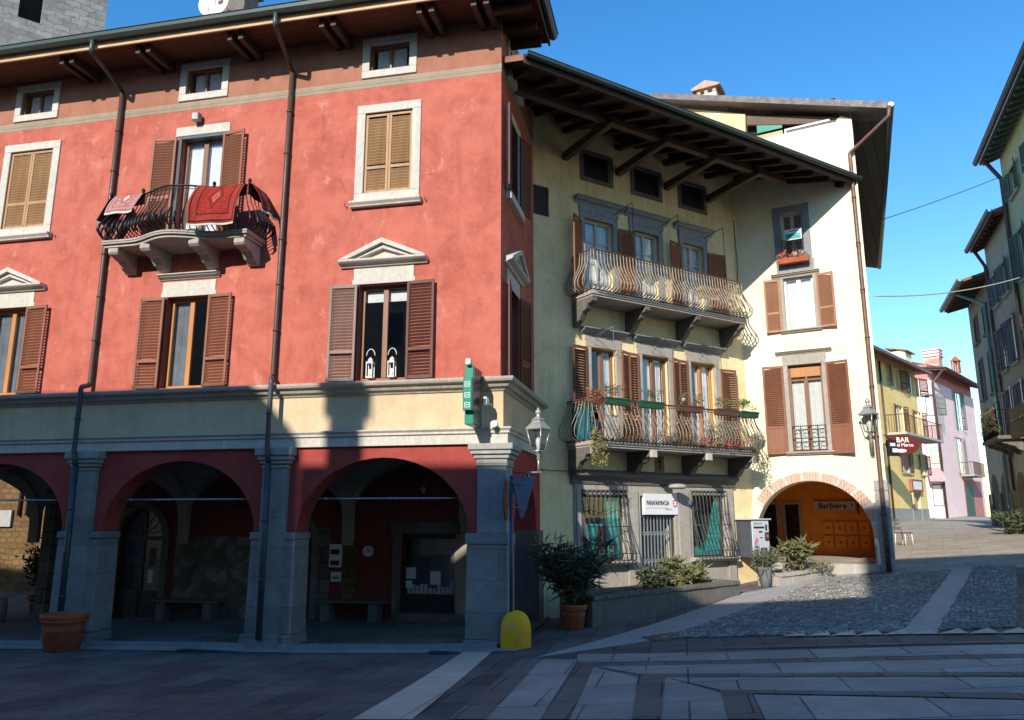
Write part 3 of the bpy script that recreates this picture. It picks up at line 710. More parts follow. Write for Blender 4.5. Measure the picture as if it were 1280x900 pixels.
def downpipe(par, pts, mat, r=.05, clips=True):
    mb = MB(); P = [Vector(p) for p in pts]; out = [P[0]]
    for i in range(1, len(P)-1):
        a, b, c = P[i-1], P[i], P[i+1]; d1 = (a-b); d2 = (c-b); k = min(.09, d1.length*.4, d2.length*.4)
        for t in (1, .5): out.append(b+d1.normalized()*k*t*(.9 if t == 1 else .45))
        for t in (.5, 1): out.append(b+d2.normalized()*k*t*(.9 if t == 1 else .45))
    out.append(P[-1]); mb.tube(out, r, 10)
    if clips:
        for a, b in zip(P, P[1:]):
            L = (b-a).length
            if abs((b-a).z) > 1.2:
                n = int(L/1.7)+1
                for i in range(1, n+1):
                    q = a.lerp(b, i/(n+1)); mb.tube([q-Vector((0, 0, .022)), q+Vector((0, 0, .022))], r+.012, 10); mb.box(q.x-.012, q.x+.012, q.y, q.y+.09, q.z-.015, q.z+.015)
    return mb.build('downpipe', mat, par)
def leaves(mb, c, rad, n, size, rg, droop=0.0, shape=(1,1,1), long=1.0, up=.0):
    for _ in range(n):
        while True:
            p = Vector((rg.uniform(-1, 1), rg.uniform(-1, 1), rg.uniform(-1, 1)))
            if p.length < 1: break
        p = p*(.55+.45*rg.random()) if rg.random() < .5 else p
        q = Vector(c)+Vector((p.x*rad*shape[0], p.y*rad*shape[1], p.z*rad*shape[2]))
        d = Vector((rg.gauss(0, 1), rg.gauss(0, 1), rg.gauss(0, .7)-droop+up)).normalized(); s = Vector((rg.gauss(0, 1), rg.gauss(0, 1), rg.gauss(0, 1))).cross(d).normalized()
        L = size*long*rg.uniform(.6, 1.25); wd = size*rg.uniform(.16, .3)*(.55 if long > 2.3 else 1 if long > 1.2 else 1.6)
        k = d.cross(s)*L*.08
        mb.add([q, q+d*L*.45+s*wd+k, q+d*L, q+d*L*.45-s*wd+k], [(0, 1, 2), (0, 2, 3)])
def bush(par, name, c, h, rad, nst, lf, mat, rg, size=.09, long=2.2, lean=.5, clump=.16, base_r=.08, droop=0, matstem='stem', bare=.35):
    sm, lm = MB(), MB()
    for i in range(nst):
        a = rg.uniform(0, 6.28); rr = rad*math.sqrt(rg.random())*lean*2; hh = h*rg.uniform(.6, 1.0)*(1-.25*rr/rad/2)
        b = Vector((c[0]+math.cos(a)*base_r*rg.random(), c[1]+math.sin(a)*base_r*rg.random(), c[2]))
        tip = Vector((c[0]+math.cos(a)*rr, c[1]+math.sin(a)*rr, c[2]+hh)); mid = b.lerp(tip, .5)+Vector((0, 0, hh*.08))-Vector((math.cos(a), math.sin(a), 0))*rr*.12
        sm.tube([b, mid, tip], [.010, .008, .004], 5)
        for k in range(lf):
            t = rg.uniform(bare, 1.0); q = b.lerp(mid, t*2) if t < .5 else mid.lerp(tip, t*2-1)
            leaves(lm, q, clump, 5, size, rg, droop, long=long, up=.35)
    lm.build(name, mat, par, fix=False); sm.build('stems', matstem, par)
def pot_prof(r, h, lip=.03): return [(r*.70, 0), (r*.74, .01), (r*.84, h*.55), (r*.86, h*.56), (r*.86, h*.60), (r*.85, h*.62), (r*.91, h*.78), (r*.99, h*.80), (r*1.0, h*.84), (r*.96, h*.86), (r*1.02, h*.88), (r*1.04, h*.97), (r*1.0, h), (r*.90, h), (r*.86, h*.86), (r*.84, h*.84), (0.0, h*.83)]
# ---------------------------------------------------------------- the red arcaded house
RH = thing('arcaded_house', 'red plastered house over a stone arcade, wooden eaves and a curved balcony', 'house', (R.o[0], R.o[1], 0), R.ang)
ZS, RISE = 1.97, 1.43
ARCH = [(-17.40, -13.92, ZS, RISE), (-12.93, -9.45, ZS, RISE), (-8.49, -5.01, ZS, RISE), (-4.09, -.61, ZS, RISE)]
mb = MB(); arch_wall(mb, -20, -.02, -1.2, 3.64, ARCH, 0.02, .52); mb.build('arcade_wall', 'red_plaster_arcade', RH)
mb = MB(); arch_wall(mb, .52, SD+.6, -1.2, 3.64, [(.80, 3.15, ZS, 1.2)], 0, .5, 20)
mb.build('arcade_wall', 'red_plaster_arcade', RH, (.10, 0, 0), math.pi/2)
# piers with pilasters and capitals
def pier(x0, x1, p0, p1, zb):
    xc = (p0+p1)/2
    f = MB(); f.prism([(x0-.10, zb-.6), (x1+.10, zb-.6), (x1+.06, zb+.22), (x0-.06, zb+.22)], -.16, .56)
    f.prism([(x0-.035, zb+.22), (x1+.035, zb+.22), (x1+.012, ZS-.14), (x0-.012, ZS-.14)], -.05, .56)
    f.box(x0-.03, x1+.03, -.075, .58, ZS-.14, ZS)
    f.prism([(p0-.06, zb-.6), (p1+.06, zb-.6), (p1+.05, zb+.25), (p0-.05, zb+.25)], -.22, -.16)
    o = bevel(f.build('pier', 'pier_stone', RH), .015)
    g = MB(); g.prism([(p0, zb+.2), (p1, zb+.2), (p1, 3.30), (p0, 3.30)], -.10, .03)
    bevel(g.build('pilaster', 'pier_stone', o), .01)
    c = MB()
    for a, b, e in ((3.22, 3.26, .03), (3.30, 3.37, .05), (3.37, 3.46, .09), (3.46, 3.62, .13)): c.box(p0-e, p1+e, -.10-e, .03, a, b)
    bevel(c.build('capital', 'grey_stone', o), .012)
for (a, b, c, d) in ((-13.92, -12.93, -13.7, -13.15), (-9.45, -8.49, -9.24, -8.69), (-5.01, -4.09, -4.83, -4.30)): pier(a, b, c, d, gz(*R.w((a+b)/2, -.2)[:2])+.02)
zb = gz(*R.w(-.2, -.2)[:2])+.02
f = MB(); f.box(-.66, .20, -.10, .56, zb-.6, zb+.10); f.prism([(-.635, zb+.1), (.165, zb+.1), (.15, ZS-.2), (-.62, ZS-.2)], -.06, .54); f.box(-.65, .17, -.075, .56, ZS-.20, ZS)
co = bevel(f.build('pier', 'pier_stone', RH), .015)
bevel(MB().box(-.43, .13, -.045, .5, ZS, 3.24).build('pilaster', 'blue_stone', co), .01)
c = MB()
for a, b, e in ((3.20, 3.24, .03), (3.24, 3.34, .02), (3.34, 3.42, .06), (3.42, 3.50, .11), (3.50, 3.62, .15)): c.box(-.43-e, .13+e, -.045-e, .5+e, a, b)
bevel(c.build('capital', 'grey_stone', co), .012)
f = MB(); f.box(-.42, .16, 3.13, SD+.5, -1, ZS).build('pier', 'dark_stone', RH)
# tie rods
for a, b in ((-12.93, -9.45), (-8.49, -5.01), (-4.09, -.61)):
    mb = MB().tube([(a+.12, .2, 2.62), (b-.12, .2, 2.62)], .018, 8).tube([(a+.5, .2, 2.60), (a+.5, .2, 2.64)], .035, 8).tube([(b-1.5, .2, 2.60), (b-1.5, .2, 2.64)], .035, 8)
    mb.build('tie_rod', 'steel', RH)
    MB().tube([(b-.9, .6, 2.5), (b-.9, 3.5, 2.5)], .016, 8).build('tie_rod', 'black_iron', RH)
# string course, frieze, cornice: wrap the corner
pth = [(-20, 0), (0, 0), (0, SD+.3)]; pth2 = [(-20, 0), (.10, 0), (.10, SD+.3)]
bevel(MB().sweep(pth2, [(-.02, 3.62), (.06, 3.62), (.06, 3.80), (.10, 3.82), (.10, 3.86), (.14, 3.90), (.14, 3.93), (-.02, 3.95)]).build('string_course', 'pale_stone', RH), .004)
MB().sweep(pth2, [(-.3, 3.93), (-.055, 3.93), (-.055, 4.67), (-.3, 4.67)]).build('frieze', 'beige_plaster', RH)
bevel(MB().sweep(pth2, [(-.1, 4.64), (-.03, 4.64), (0.0, 4.69), (.06, 4.71), (.10, 4.78), (.17, 4.80), (.19, 4.84), (.19, 4.885), (-.12, 4.93)]).build('cornice', 'warm_stone', RH), .004)
# upper walls
XW = [(-12.20, -11.12), (-7.42, -6.40), (-2.97, -1.93)]
C1 = (-12.02, -10.98, 4.93, 6.93); C2 = (-7.42, -6.40, 4.93, 6.93); C3 = (-2.97, -1.93, 4.93, 6.93)
B1 = (-12.02, -10.84, 8.86, 10.80); B2 = (-7.42, -6.38, 8.06, 10.72); B3 = (-2.98, -1.92, 8.92, 10.75)
A1 = (-11.92, -11.02, 11.76, 12.36); A2 = (-7.43, -6.52, 11.76, 12.36); A3 = (-2.94, -2.03, 11.76, 12.36)
D = [(-16.5, -15.46, 4.93, 6.93), (-16.5, -15.46, 8.92, 10.75)]
mb = MB(); wall_mesh(mb, -20, 0, 4.90, 11.36, [C1, C2, C3, B1, B2, B3]+D, 0, .3); mb.build('wall', 'red_plaster', RH)
mb = MB(); wall_mesh(mb, -20, 0, 11.56, 12.98, [A1, A2, A3], 0, .3); mb.build('attic_wall', 'brown_plaster', RH)
S1 = (.68, 1.66, 4.93, 6.93); S2 = (.68, 1.66, 8.92, 10.75); S3 = (.75, 1.60, 11.76, 12.36)
mb = MB(); wall_mesh(mb, 0, SD+.4, 4.90, 11.36, [S1, S2], 0, .3); mb.build('wall', 'red_plaster', RH, (0, 0, 0), math.pi/2)
mb = MB(); wall_mesh(mb, 0, SD+.4, 11.56, 12.98, [S3], 0, .3); mb.build('attic_wall', 'brown_plaster', RH, (0, 0, 0), math.pi/2)
MB().sweep(pth, [(-.02, 11.36), (.004, 11.36), (.006, 11.42), (.003, 11.425), (.003, 11.44), (.008, 11.445), (.008, 11.52), (.004, 11.56), (-.02, 11.56)]).build('painted_band', 'band_paint', RH)
MB().quad((-20, 7, -1), (0, 7, -1), (0, 7, 12.9), (-20, 7, 12.9)) and None
mb = MB(); mb.box(-9.5, .0, 6.9, 7.1, -1, 12.9).box(-20, -9.5, 6.9, 7.1, 3.7, 12.9).box(-20.1, -19.9, .3, 7, 3.7, 12.9).box(-.2, -.01, SD+.4, 7, -1, 12.9).build('back_wall', 'grey_plaster', RH)
MB().box(-20, -.1, .45, 6.9, 3.72, 3.9).box(-20, -.3, .3, 6.9, 7.6, 7.8).box(-20, -.3, .3, 6.9, 11.2, 11.35).build('floor', 'room_wall', RH)
MB().box(-20, -.3, 3.6, 3.7, 3.9, 12.6).box(-9.2, -9.1, .3, 6.9, 3.9, 12.6).box(-4.8, -4.7, .3, 6.9, 3.9, 12.6).build('room_divider', 'room_wall', RH)
# vaults
def vault(x0, x1, y0=.52, y1=3.5, zs=2.02, rise=1.55, n=28):
    mb = MB(); xc, hx, yc, hy = (x0+x1)/2, (x1-x0)/2, (y0+y1)/2, (y1-y0)/2
    vs = []
    for j in range(n+1):
        for i in range(n+1):
            a, b = -math.cos(math.pi*i/n), -math.cos(math.pi*j/n)
            z = zs+rise*max(math.sqrt(max(0, 1-a*a)), math.sqrt(max(0, 1-b*b)))
            vs.append((xc+hx*a, yc+hy*b, z))
    mb.add(vs, [(j*(n+1)+i, j*(n+1)+i+1, (j+1)*(n+1)+i+1, (j+1)*(n+1)+i) for j in range(n) for i in range(n)])
    mb.build('vault', 'vault_plaster', RH)
for a, b in ((-17.6, -13.35), (-13.3, -8.98), (-8.94, -4.58), (-4.54, -.38)): vault(a, b)
# rear arcade wall: bay by bay
bz = -.02
bx_ = lambda u, v=690: R.px(u, v, SD)[0]
DA = (bx_(146), bx_(203), 1.72, .75); DB = (bx_(352), bx_(391), 1.75, .40); SHO = (bx_(501), -.30); RL = bx_(62)
print('rear', DA, DB, SHO, RL)
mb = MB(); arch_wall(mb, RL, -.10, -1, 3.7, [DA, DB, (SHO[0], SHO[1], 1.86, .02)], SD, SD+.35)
mb.build('arcade_rear_wall', 'red_plaster_shaded', RH)
MB().box(RL-.02, RL+.3, SD-.3, 6.9, -1, 3.7).build('arcade_rear_wall', 'dark_rubble', RH)
fl = lambda x, y: gz(*R.w(x, y)[:2])+.05
def arch_frame(x0, x1, zs, rise, wd, y, name, mat):
    P = arch_pts(x0, x1, zs, rise, 20); Q = arch_pts(x0-wd, x1+wd, zs, rise+wd, 20); mb = MB()
    for i in range(20):
        a, b, c, d = P[i], P[i+1], Q[i+1], Q[i]
        mb.add([(a[0], y-.06, a[1]), (b[0], y-.06, b[1]), (c[0], y-.06, c[1]), (d[0], y-.06, d[1]), (a[0], y+.01, a[1]), (b[0], y+.01, b[1]), (c[0], y+.01, c[1]), (d[0], y+.01, d[1])], [(0,1,2,3), (0,4,5,1), (1,5,6,2), (2,6,7,3), (3,7,4,0)])
    mb.box(x0-wd, x0, y-.06, y+.01, -.6, zs); mb.box(x1, x1+wd, y-.06, y+.01, -.6, zs)
    return mb.build(name, mat, RH)
arch_frame(*DA, .18, SD, 'door_surround', 'shaded_stone'); arch_frame(*DB, .16, SD, 'door_surround', 'dark_stone')
bevel(MB().box(SHO[0]-.2, SHO[0], SD-.05, SD+.02, -.5, 1.88).box(SHO[0]-.26, -.16, SD-.07, SD+.02, 1.88, 2.16).box(SHO[0], -.3, SD-.25, SD+.3, -.4, fl(-1.2, SD-.1)+.12).build('shop_surround', 'shaded_stone', RH), .01)
MB().box(bx_(220), bx_(318), SD-.035, SD+.01, -.5, 1.78).build('stone_patch', 'patched_wall', RH)
MB().box(bx_(430), bx_(447), SD-.03, SD+.01, .0, 1.7).build('stone_patch', 'rubble_stone', RH); MB().box(bx_(392), bx_(414), SD-.05, SD+.01, -.5, 2.0).build('stone_patch', 'dark_rubble', RH)
# doors
x0, x1 = DA[0], DA[1]; xm = (x0+x1)/2
d = MB(); d.box(x0+.02, x0+.10, SD+.12, SD+.18, -.3, 2.3).box(x1-.10, x1-.02, SD+.12, SD+.18, -.3, 2.3).box(xm-.05, xm+.05, SD+.12, SD+.18, -.3, 2.4).box(x0+.1, x1-.1, SD+.12, SD+.17, -.3, .45).box(x0+.05, x1-.05, SD+.121, SD+.181, 1.68, 1.78)
dd = d.build('door', 'door_dark', RH); MB().box(x0+.06, x1-.06, SD+.15, SD+.155, .3, 2.4).build('pane', 'glass', dd)
MB().box(xm+.18, xm+.38, SD+.14, SD+.145, 1.05, 1.5).build('notice', 'planter_brown', dd); MB().box(xm+.2, xm+.34, SD+.14, SD+.145, .62, .95).build('notice', 'paper', dd)
for k in range(7): MB().beam((xm, SD+.11, 1.80), (xm+.62*math.cos(math.pi*(k+.5)/7), SD+.11, 1.80+.60*math.sin(math.pi*(k+.5)/7)), .02, .02).build('fan_bar', 'door_dark', dd)
d = MB(); d.box(DB[0]+.02, DB[1]-.02, SD+.2, SD+.26, -.3, 2.1); d.build('door', 'door_dark', RH)
s0, s1 = SHO; sf = MB(); sf.box(s0, s0+.08, SD+.1, SD+.17, 0, 1.86).box(s1-.08, s1, SD+.1, SD+.17, 0, 1.86).box(s0+.08, s1-.08, SD+.1, SD+.17, 1.76, 1.86).box(s0+.08, s1-.08, SD+.1, SD+.17, 0, .50)
sfo = sf.build('shop_window', 'door_dark', RH); MB().box(s0+.08, s1-.08, SD+.13, SD+.136, .5, 1.76).build('pane', 'glass', sfo)
bg_ = MB(); rg = random.Random(3); nn = int((s1-s0-.3)/.105)
for i in range(nn):
    x = s0+.12+i*.105; bg_.box(x, x+.075, SD+.18, SD+.24, .5, .62+rg.uniform(0, .16))
bg_.build('goods', 'paper', sfo)
for a_, b_, c_, d_ in ((.10, .34, .84, 1.10), (.10, .26, .62, .8), (.70, .95, .72, 1.02)): MB().box(s0+a_, s0+b_, SD+.122, SD+.128, c_, d_).build('notice', 'paper', sfo)
for xb in (-17.62, -13.42, -8.99, -4.55):
    mb = MB(); arch_wall(mb, .50, SD+.02, 1.6, 3.71, [(.62, SD-.10, 2.0, 1.42)], -.14, .14, 22); mb.build('transverse_arch', 'vault_plaster', RH, (xb, 0, 0), math.pi/2)
MB().box(-9.0, -.3, 4.6, 4.7, -.5, 3.7).build('room_divider', 'room_wall', RH)

# windows of the front
def red_shutters(f, w_, h, mats=('shutter_brown', 'shutter_brown'), op=(176, 176), lw=None):
    lw = lw or w_*.56
    shutter(f, lw, h, -.02, -.045, -.01, -1, mats[0], op[0]); shutter(f, lw, h, w_+.02, -.045, -.01, 1, mats[1], op[1])
def lintel(f, w_, h, x=.12, t=.30, mat='pale_stone'):
    return bevel(MB().box(-x, w_+x, -.02, .05, h, h+t).box(-x-.03, w_+x+.03, -.016, .05, h, h+.1).build('lintel', mat, f), .006)
for k, rr in enumerate((C1, C2, C3, D[0])):
    f = window(RH, rr, ['sash_orange', 'sash_orange', 'sash_brown', 'sash_brown'][k], frame=None, curtain='curtain_dim' if k < 2 else None, curt=((.0, 1.0) if k == 0 else (.02, .46)), y=.2, sash_w=.07, mull=.055)
    w_, h = rr[1]-rr[0], rr[3]-rr[2]
    lintel(f, w_, h, .13, .34)
    if k == 1: hood(f, w_, h+.38, .22, .17, 'pale_stone', .11)
    else: pediment(f, w_, h+.36)
    MB().box(-.05, 0, .0, .2, 0, h).box(w_, w_+.05, 0, .2, 0, h).build('jamb', 'pipe_bluegrey', f)
    red_shutters(f, w_, h, (('shutter_brown',)*2, ('shutter_brown',)*2, ('shutter_grey', 'shutter_dark'), ('shutter_dark',)*2)[k])
    if k == 2: MB().box(.08, w_-.08, .26, .262, h-.32, h-.10).build('blind', 'curtain', f)
for k, rr in enumerate((B1, B3, D[1])):
    w_, h = rr[1]-rr[0], rr[3]-rr[2]
    f = window(RH, rr, 'sash_brown', y=.2, frame='pale_stone', fw=.19, sill=None, curtain=None)
    bevel(MB().prismx([(.05, 0), (-.16, -.01), (-.16, -.05), (-.11, -.10), (-.10, -.13), (.05, -.13)], -.25, w_+.25).build('sill', 'pale_stone', f, (0, 0, -.19)), .005)
    closed_shutters(f, 0, w_, 0, h, .05, 'shutter_tan', .32)
    for s in (-.36, w_+.33): MB().tube([(s, 0, -.27), (s, -.09, -.27), (s, -.09, -.2)], .008, 5).build('shutter_catch', 'rust_iron', f)
w_, h = B2[1]-B2[0], B2[3]-B2[2]
f = window(RH, B2, 'sash_brown', y=.2, frame=None, curtain='curtain', sash_w=.07, mull=.06)
bevel(MB().box(-.16, w_+.16, -.02, .05, h, h+.22).build('lintel', 'pale_stone', f), .006)
MB().box(-.07, 0, -.01, .22, 0, h).box(w_, w_+.04, -.01, .22, 0, h).box(0, w_, -.005, .2, h-.07, h).build('jamb', 'pipe_bluegrey', f)
shutter(f, .56, h-.05, -.09, -.045, 0, -1, 'shutter_brown', 173, mid=.45); shutter(f, .56, h-.05, w_+.05, -.045, 0, 1, 'shutter_brown', 173, mid=.45)
for rr in (A1, A2, A3):
    f = window(RH, rr, 'sash_brown', y=.10, frame='pale_stone', fw=.17, curtain='curtain', curt=(.12, .86), sash_w=.035, mull=.025)
for k, (rr, dn) in enumerate(((S1, 0), (S2, 0), (S3, 0))):
    # side windows: built facing the side through a turned part
    x0, x1, z0, z1 = rr; w_, h = x1-x0, z1-z0; s = .06
    mb = MB().box(0, w_, .17, .24, 0, s).box(0, w_, .17, .24, h-s, h).box(0, s, .171, .239, s, h-s).box(w_-s, w_, .171, .239, s, h-s).box(w_/2-.05, w_/2+.05, .166, .236, s, h-s)
    f = mb.build('window', 'sash_brown', RH, (0, x0, z0), math.pi/2)
    MB().box(.03, w_-.03, .2, .206, .03, h-.03).build('pane', 'glass', f)
    if k < 2:
        MB().box(-.045, 0, .0, .2, 0, h).box(w_, w_+.05, 0, .2, 0, h).build('jamb', 'pipe_bluegrey', f)
        shutter(f, w_*.52, h, -.02, -.045, 0, -1, 'shutter_dark', 172); shutter(f, w_*.52, h, w_+.02, -.045, 0, 1, 'shutter_dark', 165)
    if k == 0: lintel(f, w_, h, .13, .34); pediment(f, w_, h+.36)
    else:
        fw = .17; bevel(MB().box(-fw, 0, -.035, .05, 0, h).box(w_, w_+fw, -.035, .05, 0, h).box(-fw, w_+fw, -.037, .05, h, h+fw).box(-fw-.05, w_+fw+.05, -.12, .05, -fw, 0).build('surround', 'pale_stone', f), .006)
# eaves and roof
Z0 = 12.70; SL = .36
mb = MB(); t = .12
def slab(pts, name, mat, par, t=.12):
    m_ = MB(); n = len(pts); m_.add(list(pts)+[(a, b, c-t) for a, b, c in pts], [tuple(range(n)), tuple(range(2*n-1, n-1, -1))]+[(i, i+n, (i+1) % n+n, (i+1) % n) for i in range(n)])
    return m_.build(name, mat, par)
OV = .84
RF = slab([(-20.8, -1.0, Z0), (OV, -1.0, Z0), (OV-4, 3, Z0+4*SL), (-20.8, 3, Z0+4*SL)], 'roof', 'roof_tiles', RH)
slab([(OV, -1, Z0), (OV, 1.0, Z0), (OV-1, 1.0, Z0+SL), (OV-1, 7, Z0+SL), (OV-4, 7.2, Z0+4*SL), (OV-4, 3, Z0+4*SL)], 'roof', 'roof_tiles', RH)
slab([(-20.8, 3, Z0+4*SL), (OV-4, 3, Z0+4*SL), (OV-4, 8, Z0-SL), (-20.8, 8, Z0-SL)], 'roof', 'roof_tiles', RH)
zu = lambda d: Z0-.13+SL*d
ZF = 12.60
sf = MB(); sf.quad((-20.8, -.99, ZF-.04), (OV-.01, -.99, ZF-.04), (.25, -.2, ZF), (.25, .3, ZF), (-20.8, .3, ZF)); sf.build('soffit', 'soffit_boards', RH, fix=False)
sf = MB(); sf.quad((OV-.01, -.99, ZF-.045), (OV-.01, .98, ZF-.045), (-.2, .98, ZF-.005), (-.2, .25, ZF-.005)); sf.build('soffit', 'soffit_boards', RH, fix=False)
bevel(MB().box(-20.8, OV+.04, -1.045, -1.0, Z0-.21, Z0-.005).build('fascia', 'fascia_wood', RH), .006)
bevel(MB().box(OV, OV+.044, -1.0, 1.0, Z0-.21, Z0-.005).build('fascia', 'dark_beam', RH), .006)
gp = [(.02, 0), (.04, -.07), (.09, -.11), (.15, -.11), (.20, -.06), (.215, .015), (.235, .02), (.225, .035), (.20, .025), (.17, -.06), (.14, -.09), (.09, -.09), (.05, -.05), (.035, .02), (.02, .02)]
MB().sweep([(-20.8, -1.03), (OV-.005, -1.03), (OV-.005, 1.0)], [(o, Z0+.03+z) for o, z in gp]).build('gutter', 'gutter_green', RH)
for u, v in ((85, 72), (180, 60), (295, 43), (410, 27), (532, 12), (600, 5), (-70, 95)):
    x = R.px(u, v, -.85)[0]
    for dx in (-.13, .13): bevel(MB().beam((x+dx, .2, ZF-.12), (x+dx, -.88, ZF-.14), .12, .22).build('rafter', 'dark_beam', RH), .008)
for y in (-.5, .15, .75): MB().beam((-.2, y, ZF-.12), (OV-.12, y, ZF-.14), .12, .2).build('rafter', 'dark_beam', RH)
x, z = R.px(302, 3, 1.2); ch = MB().box(x-.33, x+.28, .9, 1.5, Z0+.3, z+.25); ch.box(x-.42, x+.37, .8, 1.6, z+.25, z+.33).box(x-.36, x+.31, .86, 1.54, z+.33, z+.42).build('chimney', 'dark_stone', RF)
# downpipes
gx1, gx2 = R.px(116, 48, -1.14)[0], R.px(345, 15, -1.14)[0]
for (pts, gx) in (([(gx1, -1.14, Z0-.02), (gx1, -1.14, Z0-.32), (-9.06, -.09, 12.0), (-9.06, -.09, 5.05), (-9.10, -.28, 4.98), (-9.10, -.28, 3.6), (-9.0, -.30, 3.3), (-9.0, -.26, .12-.3)], 0),
                  ([(gx2, -1.14, Z0-.02), (gx2, -1.14, Z0-.32), (-4.74, -.09, 11.95), (-4.74, -.09, 5.05), (-4.66, -.28, 4.98), (-4.66, -.28, 3.6), (-4.60, -.30, 3.3), (-4.60, -.26, 0.0)], 0)):
    o = downpipe(RH, pts[:3], 'gutter_green', .052); downpipe(RH, [pts[2], (pts[2][0], -.09, 9.0), pts[3], pts[4]], 'pipe_brown', .052); downpipe(RH, pts[3:7], 'pipe_bluegrey', .052)
    downpipe(RH, pts[6:], 'pipe_bluegrey', .062)
# balcony
bx0, bx1 = -8.58, -5.20; bc = (bx0+bx1)/2; ZB = 8.06
def bal_y(x): 
    q = (x-bc)/((bx1-bx0)/2); s_ = .5*(1+math.cos(math.pi*min(1, abs(q)/.62))); return -.70-.30*s_
fr = [(bx0+(bx1-bx0)*i/28, bal_y(bx0+(bx1-bx0)*i/28)) for i in range(29)]
outl = [(bx0, .05)]+fr+[(bx1, .05)]
def off(pts, d): return [(bc+(x-bc)*(1+d/1.83), y-d if y < 0 else y) for x, y in pts]
BAL = bevel(MB().prismz(off(outl, .03)[::-1], ZB-.09, ZB).prismz(off(outl, -.02)[::-1], ZB-.15, ZB-.0905).prismz(off(outl, .045)[::-1], ZB-.05, ZB-.035).build('balcony', 'warm_stone', RH), .005)
for u in (bx0+.22, bc-.62, bc+.55, bx1-.18):
    console(BAL, u, ZB-.15, -bal_y(u)-.04, .42, .24, 'warm_stone')
BELLY_R = [(0, 1.0), (.02, .85), (.05, .68), (.14, .50), (.24, .36), (.28, .24), (.25, .12), (.15, .04), (.03, .01)]
railing(BAL, [(bx0+.06, 0)]+[(x*1.0, y+.08) for x, y in fr[1:-1]]+[(bx1-.06, 0)], ZB, 1.02, .135, 'black_iron', belly=BELLY_R, r=.012, leafy=True)
for x in (bx0+.03, bc-.85, bc+.85, bx1-.03):
    y = bal_y(x)+.05; MB().tube([(x, y, ZB+1.02), (x, y, ZB+1.07)], .03, 8).lathe([(.0, .05), (.035, .07), (.04, .1), (.02, .13), (0, .15)], (x, y, ZB+1.0), 10).build('finial', 'black_iron', BAL)
# rugs hung over the balcony rail
def rug_hang(name, label, mat, xa, xb, drop, out=.10, top=ZB+1.045, back=.25, wave=.03, follow=True, lean=0.0, side=None):
    n, m_ = 22, 16; mb = MB(); uv = []; vs = []
    for j in range(m_+1):
        t_ = j/m_
        for i in range(n+1):
            s_ = i/n; x = xa+(xb-xa)*s_; Ltot = back+drop; q = t_*Ltot
            yr = bal_y(x)+.08 if side is None else side[1]+(side[3]-side[1])*s_
            if side is not None: x = side[0]+(side[2]-side[0])*s_
            if q < back: z = top-(back-q); o_ = -.03
            else:
                dq = q-back; z = top-dq; o_ = .04+out*math.sin(min(1.0, dq/.80)*1.7)
            wv = wave*math.sin(s_*9+j*.25)*min(1, abs(q-back)*2.2)
            sag = -.055*math.sin(math.pi*s_)*0 + lean*s_
            if side is None: vs.append((x, yr-o_-wv, z+sag))
            else:
                k = Vector((side[3]-side[1], -(side[2]-side[0]))).normalized(); vs.append((x+k.x*(o_+wv), yr+k.y*(o_+wv), z+sag))
            uv.append((s_, 1-t_))
    mb.add(vs, [(j*(n+1)+i, j*(n+1)+i+1, (j+1)*(n+1)+i+1, (j+1)*(n+1)+i) for j in range(m_) for i in range(n)], True); mb.uv = uv
    o = mb.build(name, mat, None, (R.o[0], R.o[1], 0), R.ang, fix=False)
    sd = o.modifiers.new('thick', 'SOLIDIFY'); sd.thickness = .012; sd.offset = 0
    fm = MB(); row = vs[m_*(n+1):]
    for i in range(n):
        a, b = Vector(row[i]), Vector(row[i+1])
        for k in range(4): p = a.lerp(b, k/4); fm.tube([p, p+Vector((0, -.005, -.045))], .006, 4)
    fr_ = fm.build('fringe', 'fringe', o)
    tag(o, label, 'rug', 'rugs airing over the red balcony'); return o
rug_hang('rug', 'large bright red patterned rug hanging over the balcony front', 'rug_red', -6.32, -5.32, .98, .33)
rug_hang('rug', 'small faded pink and cream rug with a diamond over the left of the balcony rail', 'rug_pale', -8.42, -7.72, .52, .33, wave=.02)
rug_hang('rug', 'dark red rug hanging over the right end of the balcony rail', 'rug_dark', 0, 0,   .62, .33, side=(bx1-.03, -.66, bx1-.03, -.08))
rug_hang('rug', 'black blanket folded over the left end of the balcony rail', 'rug_back', 0, 0, .52, .33, side=(bx0+.03, -.08, bx0+.03, -.62))
o = tag(MB().box(-6.9, -6.55, -.3, -.24, ZB, ZB+.30).build('laundry_basket', 'blue_cloth', None, (R.o[0], R.o[1], 0), R.ang), 'low blue box on the floor of the red house balcony', 'box'); bevel(o, .03)
# ---------------------------------------------------------------- ochre house with two long balconies
YH = thing('balcony_house', 'weathered ochre house with two long iron balconies under a deep timber eave', 'house', (Yl.o[0], Yl.o[1], 0), Yl.ang)
def yr(uL, vT, uR, vB): return Yl.rect(uL, vT, uR, vB)
q1, q2, q3 = yr(731, 272, 766, 330), yr(793, 290, 823, 345), yr(854, 305, 879, 350)
zt = Yl.px(750, 273)[1]
U = [(a[0], a[1], 7.69, 9.88) for a in (q1, q2, q3)]
g1, g2, g3 = yr(739, 430, 770, 500), yr(803, 443, 836, 505), yr(864, 450, 894, 510)
F1 = [(a[0], a[1], 4.03, 6.45) for a in (g1, g2, g3)]
sm = [yr(729.5, 195, 761.4, 223), yr(792.6, 216, 822.7, 242), yr(851.4, 236, 879, 261)]
zc = [(a[2], a[3]) for a in sm]; zm = (sum(a for a, b in zc)/3, sum(b for a, b in zc)/3)
SM = [(a[0], a[1], zm[0], zm[1]) for a in sm]
hl = yr(658, 231, 686, 268); HOLE = (hl[0], hl[1], hl[2], hl[3])
sL, gt, sR = yr(727, 615, 778, 701), yr(800, 645, 844, 738), yr(864, 612, 904, 695)
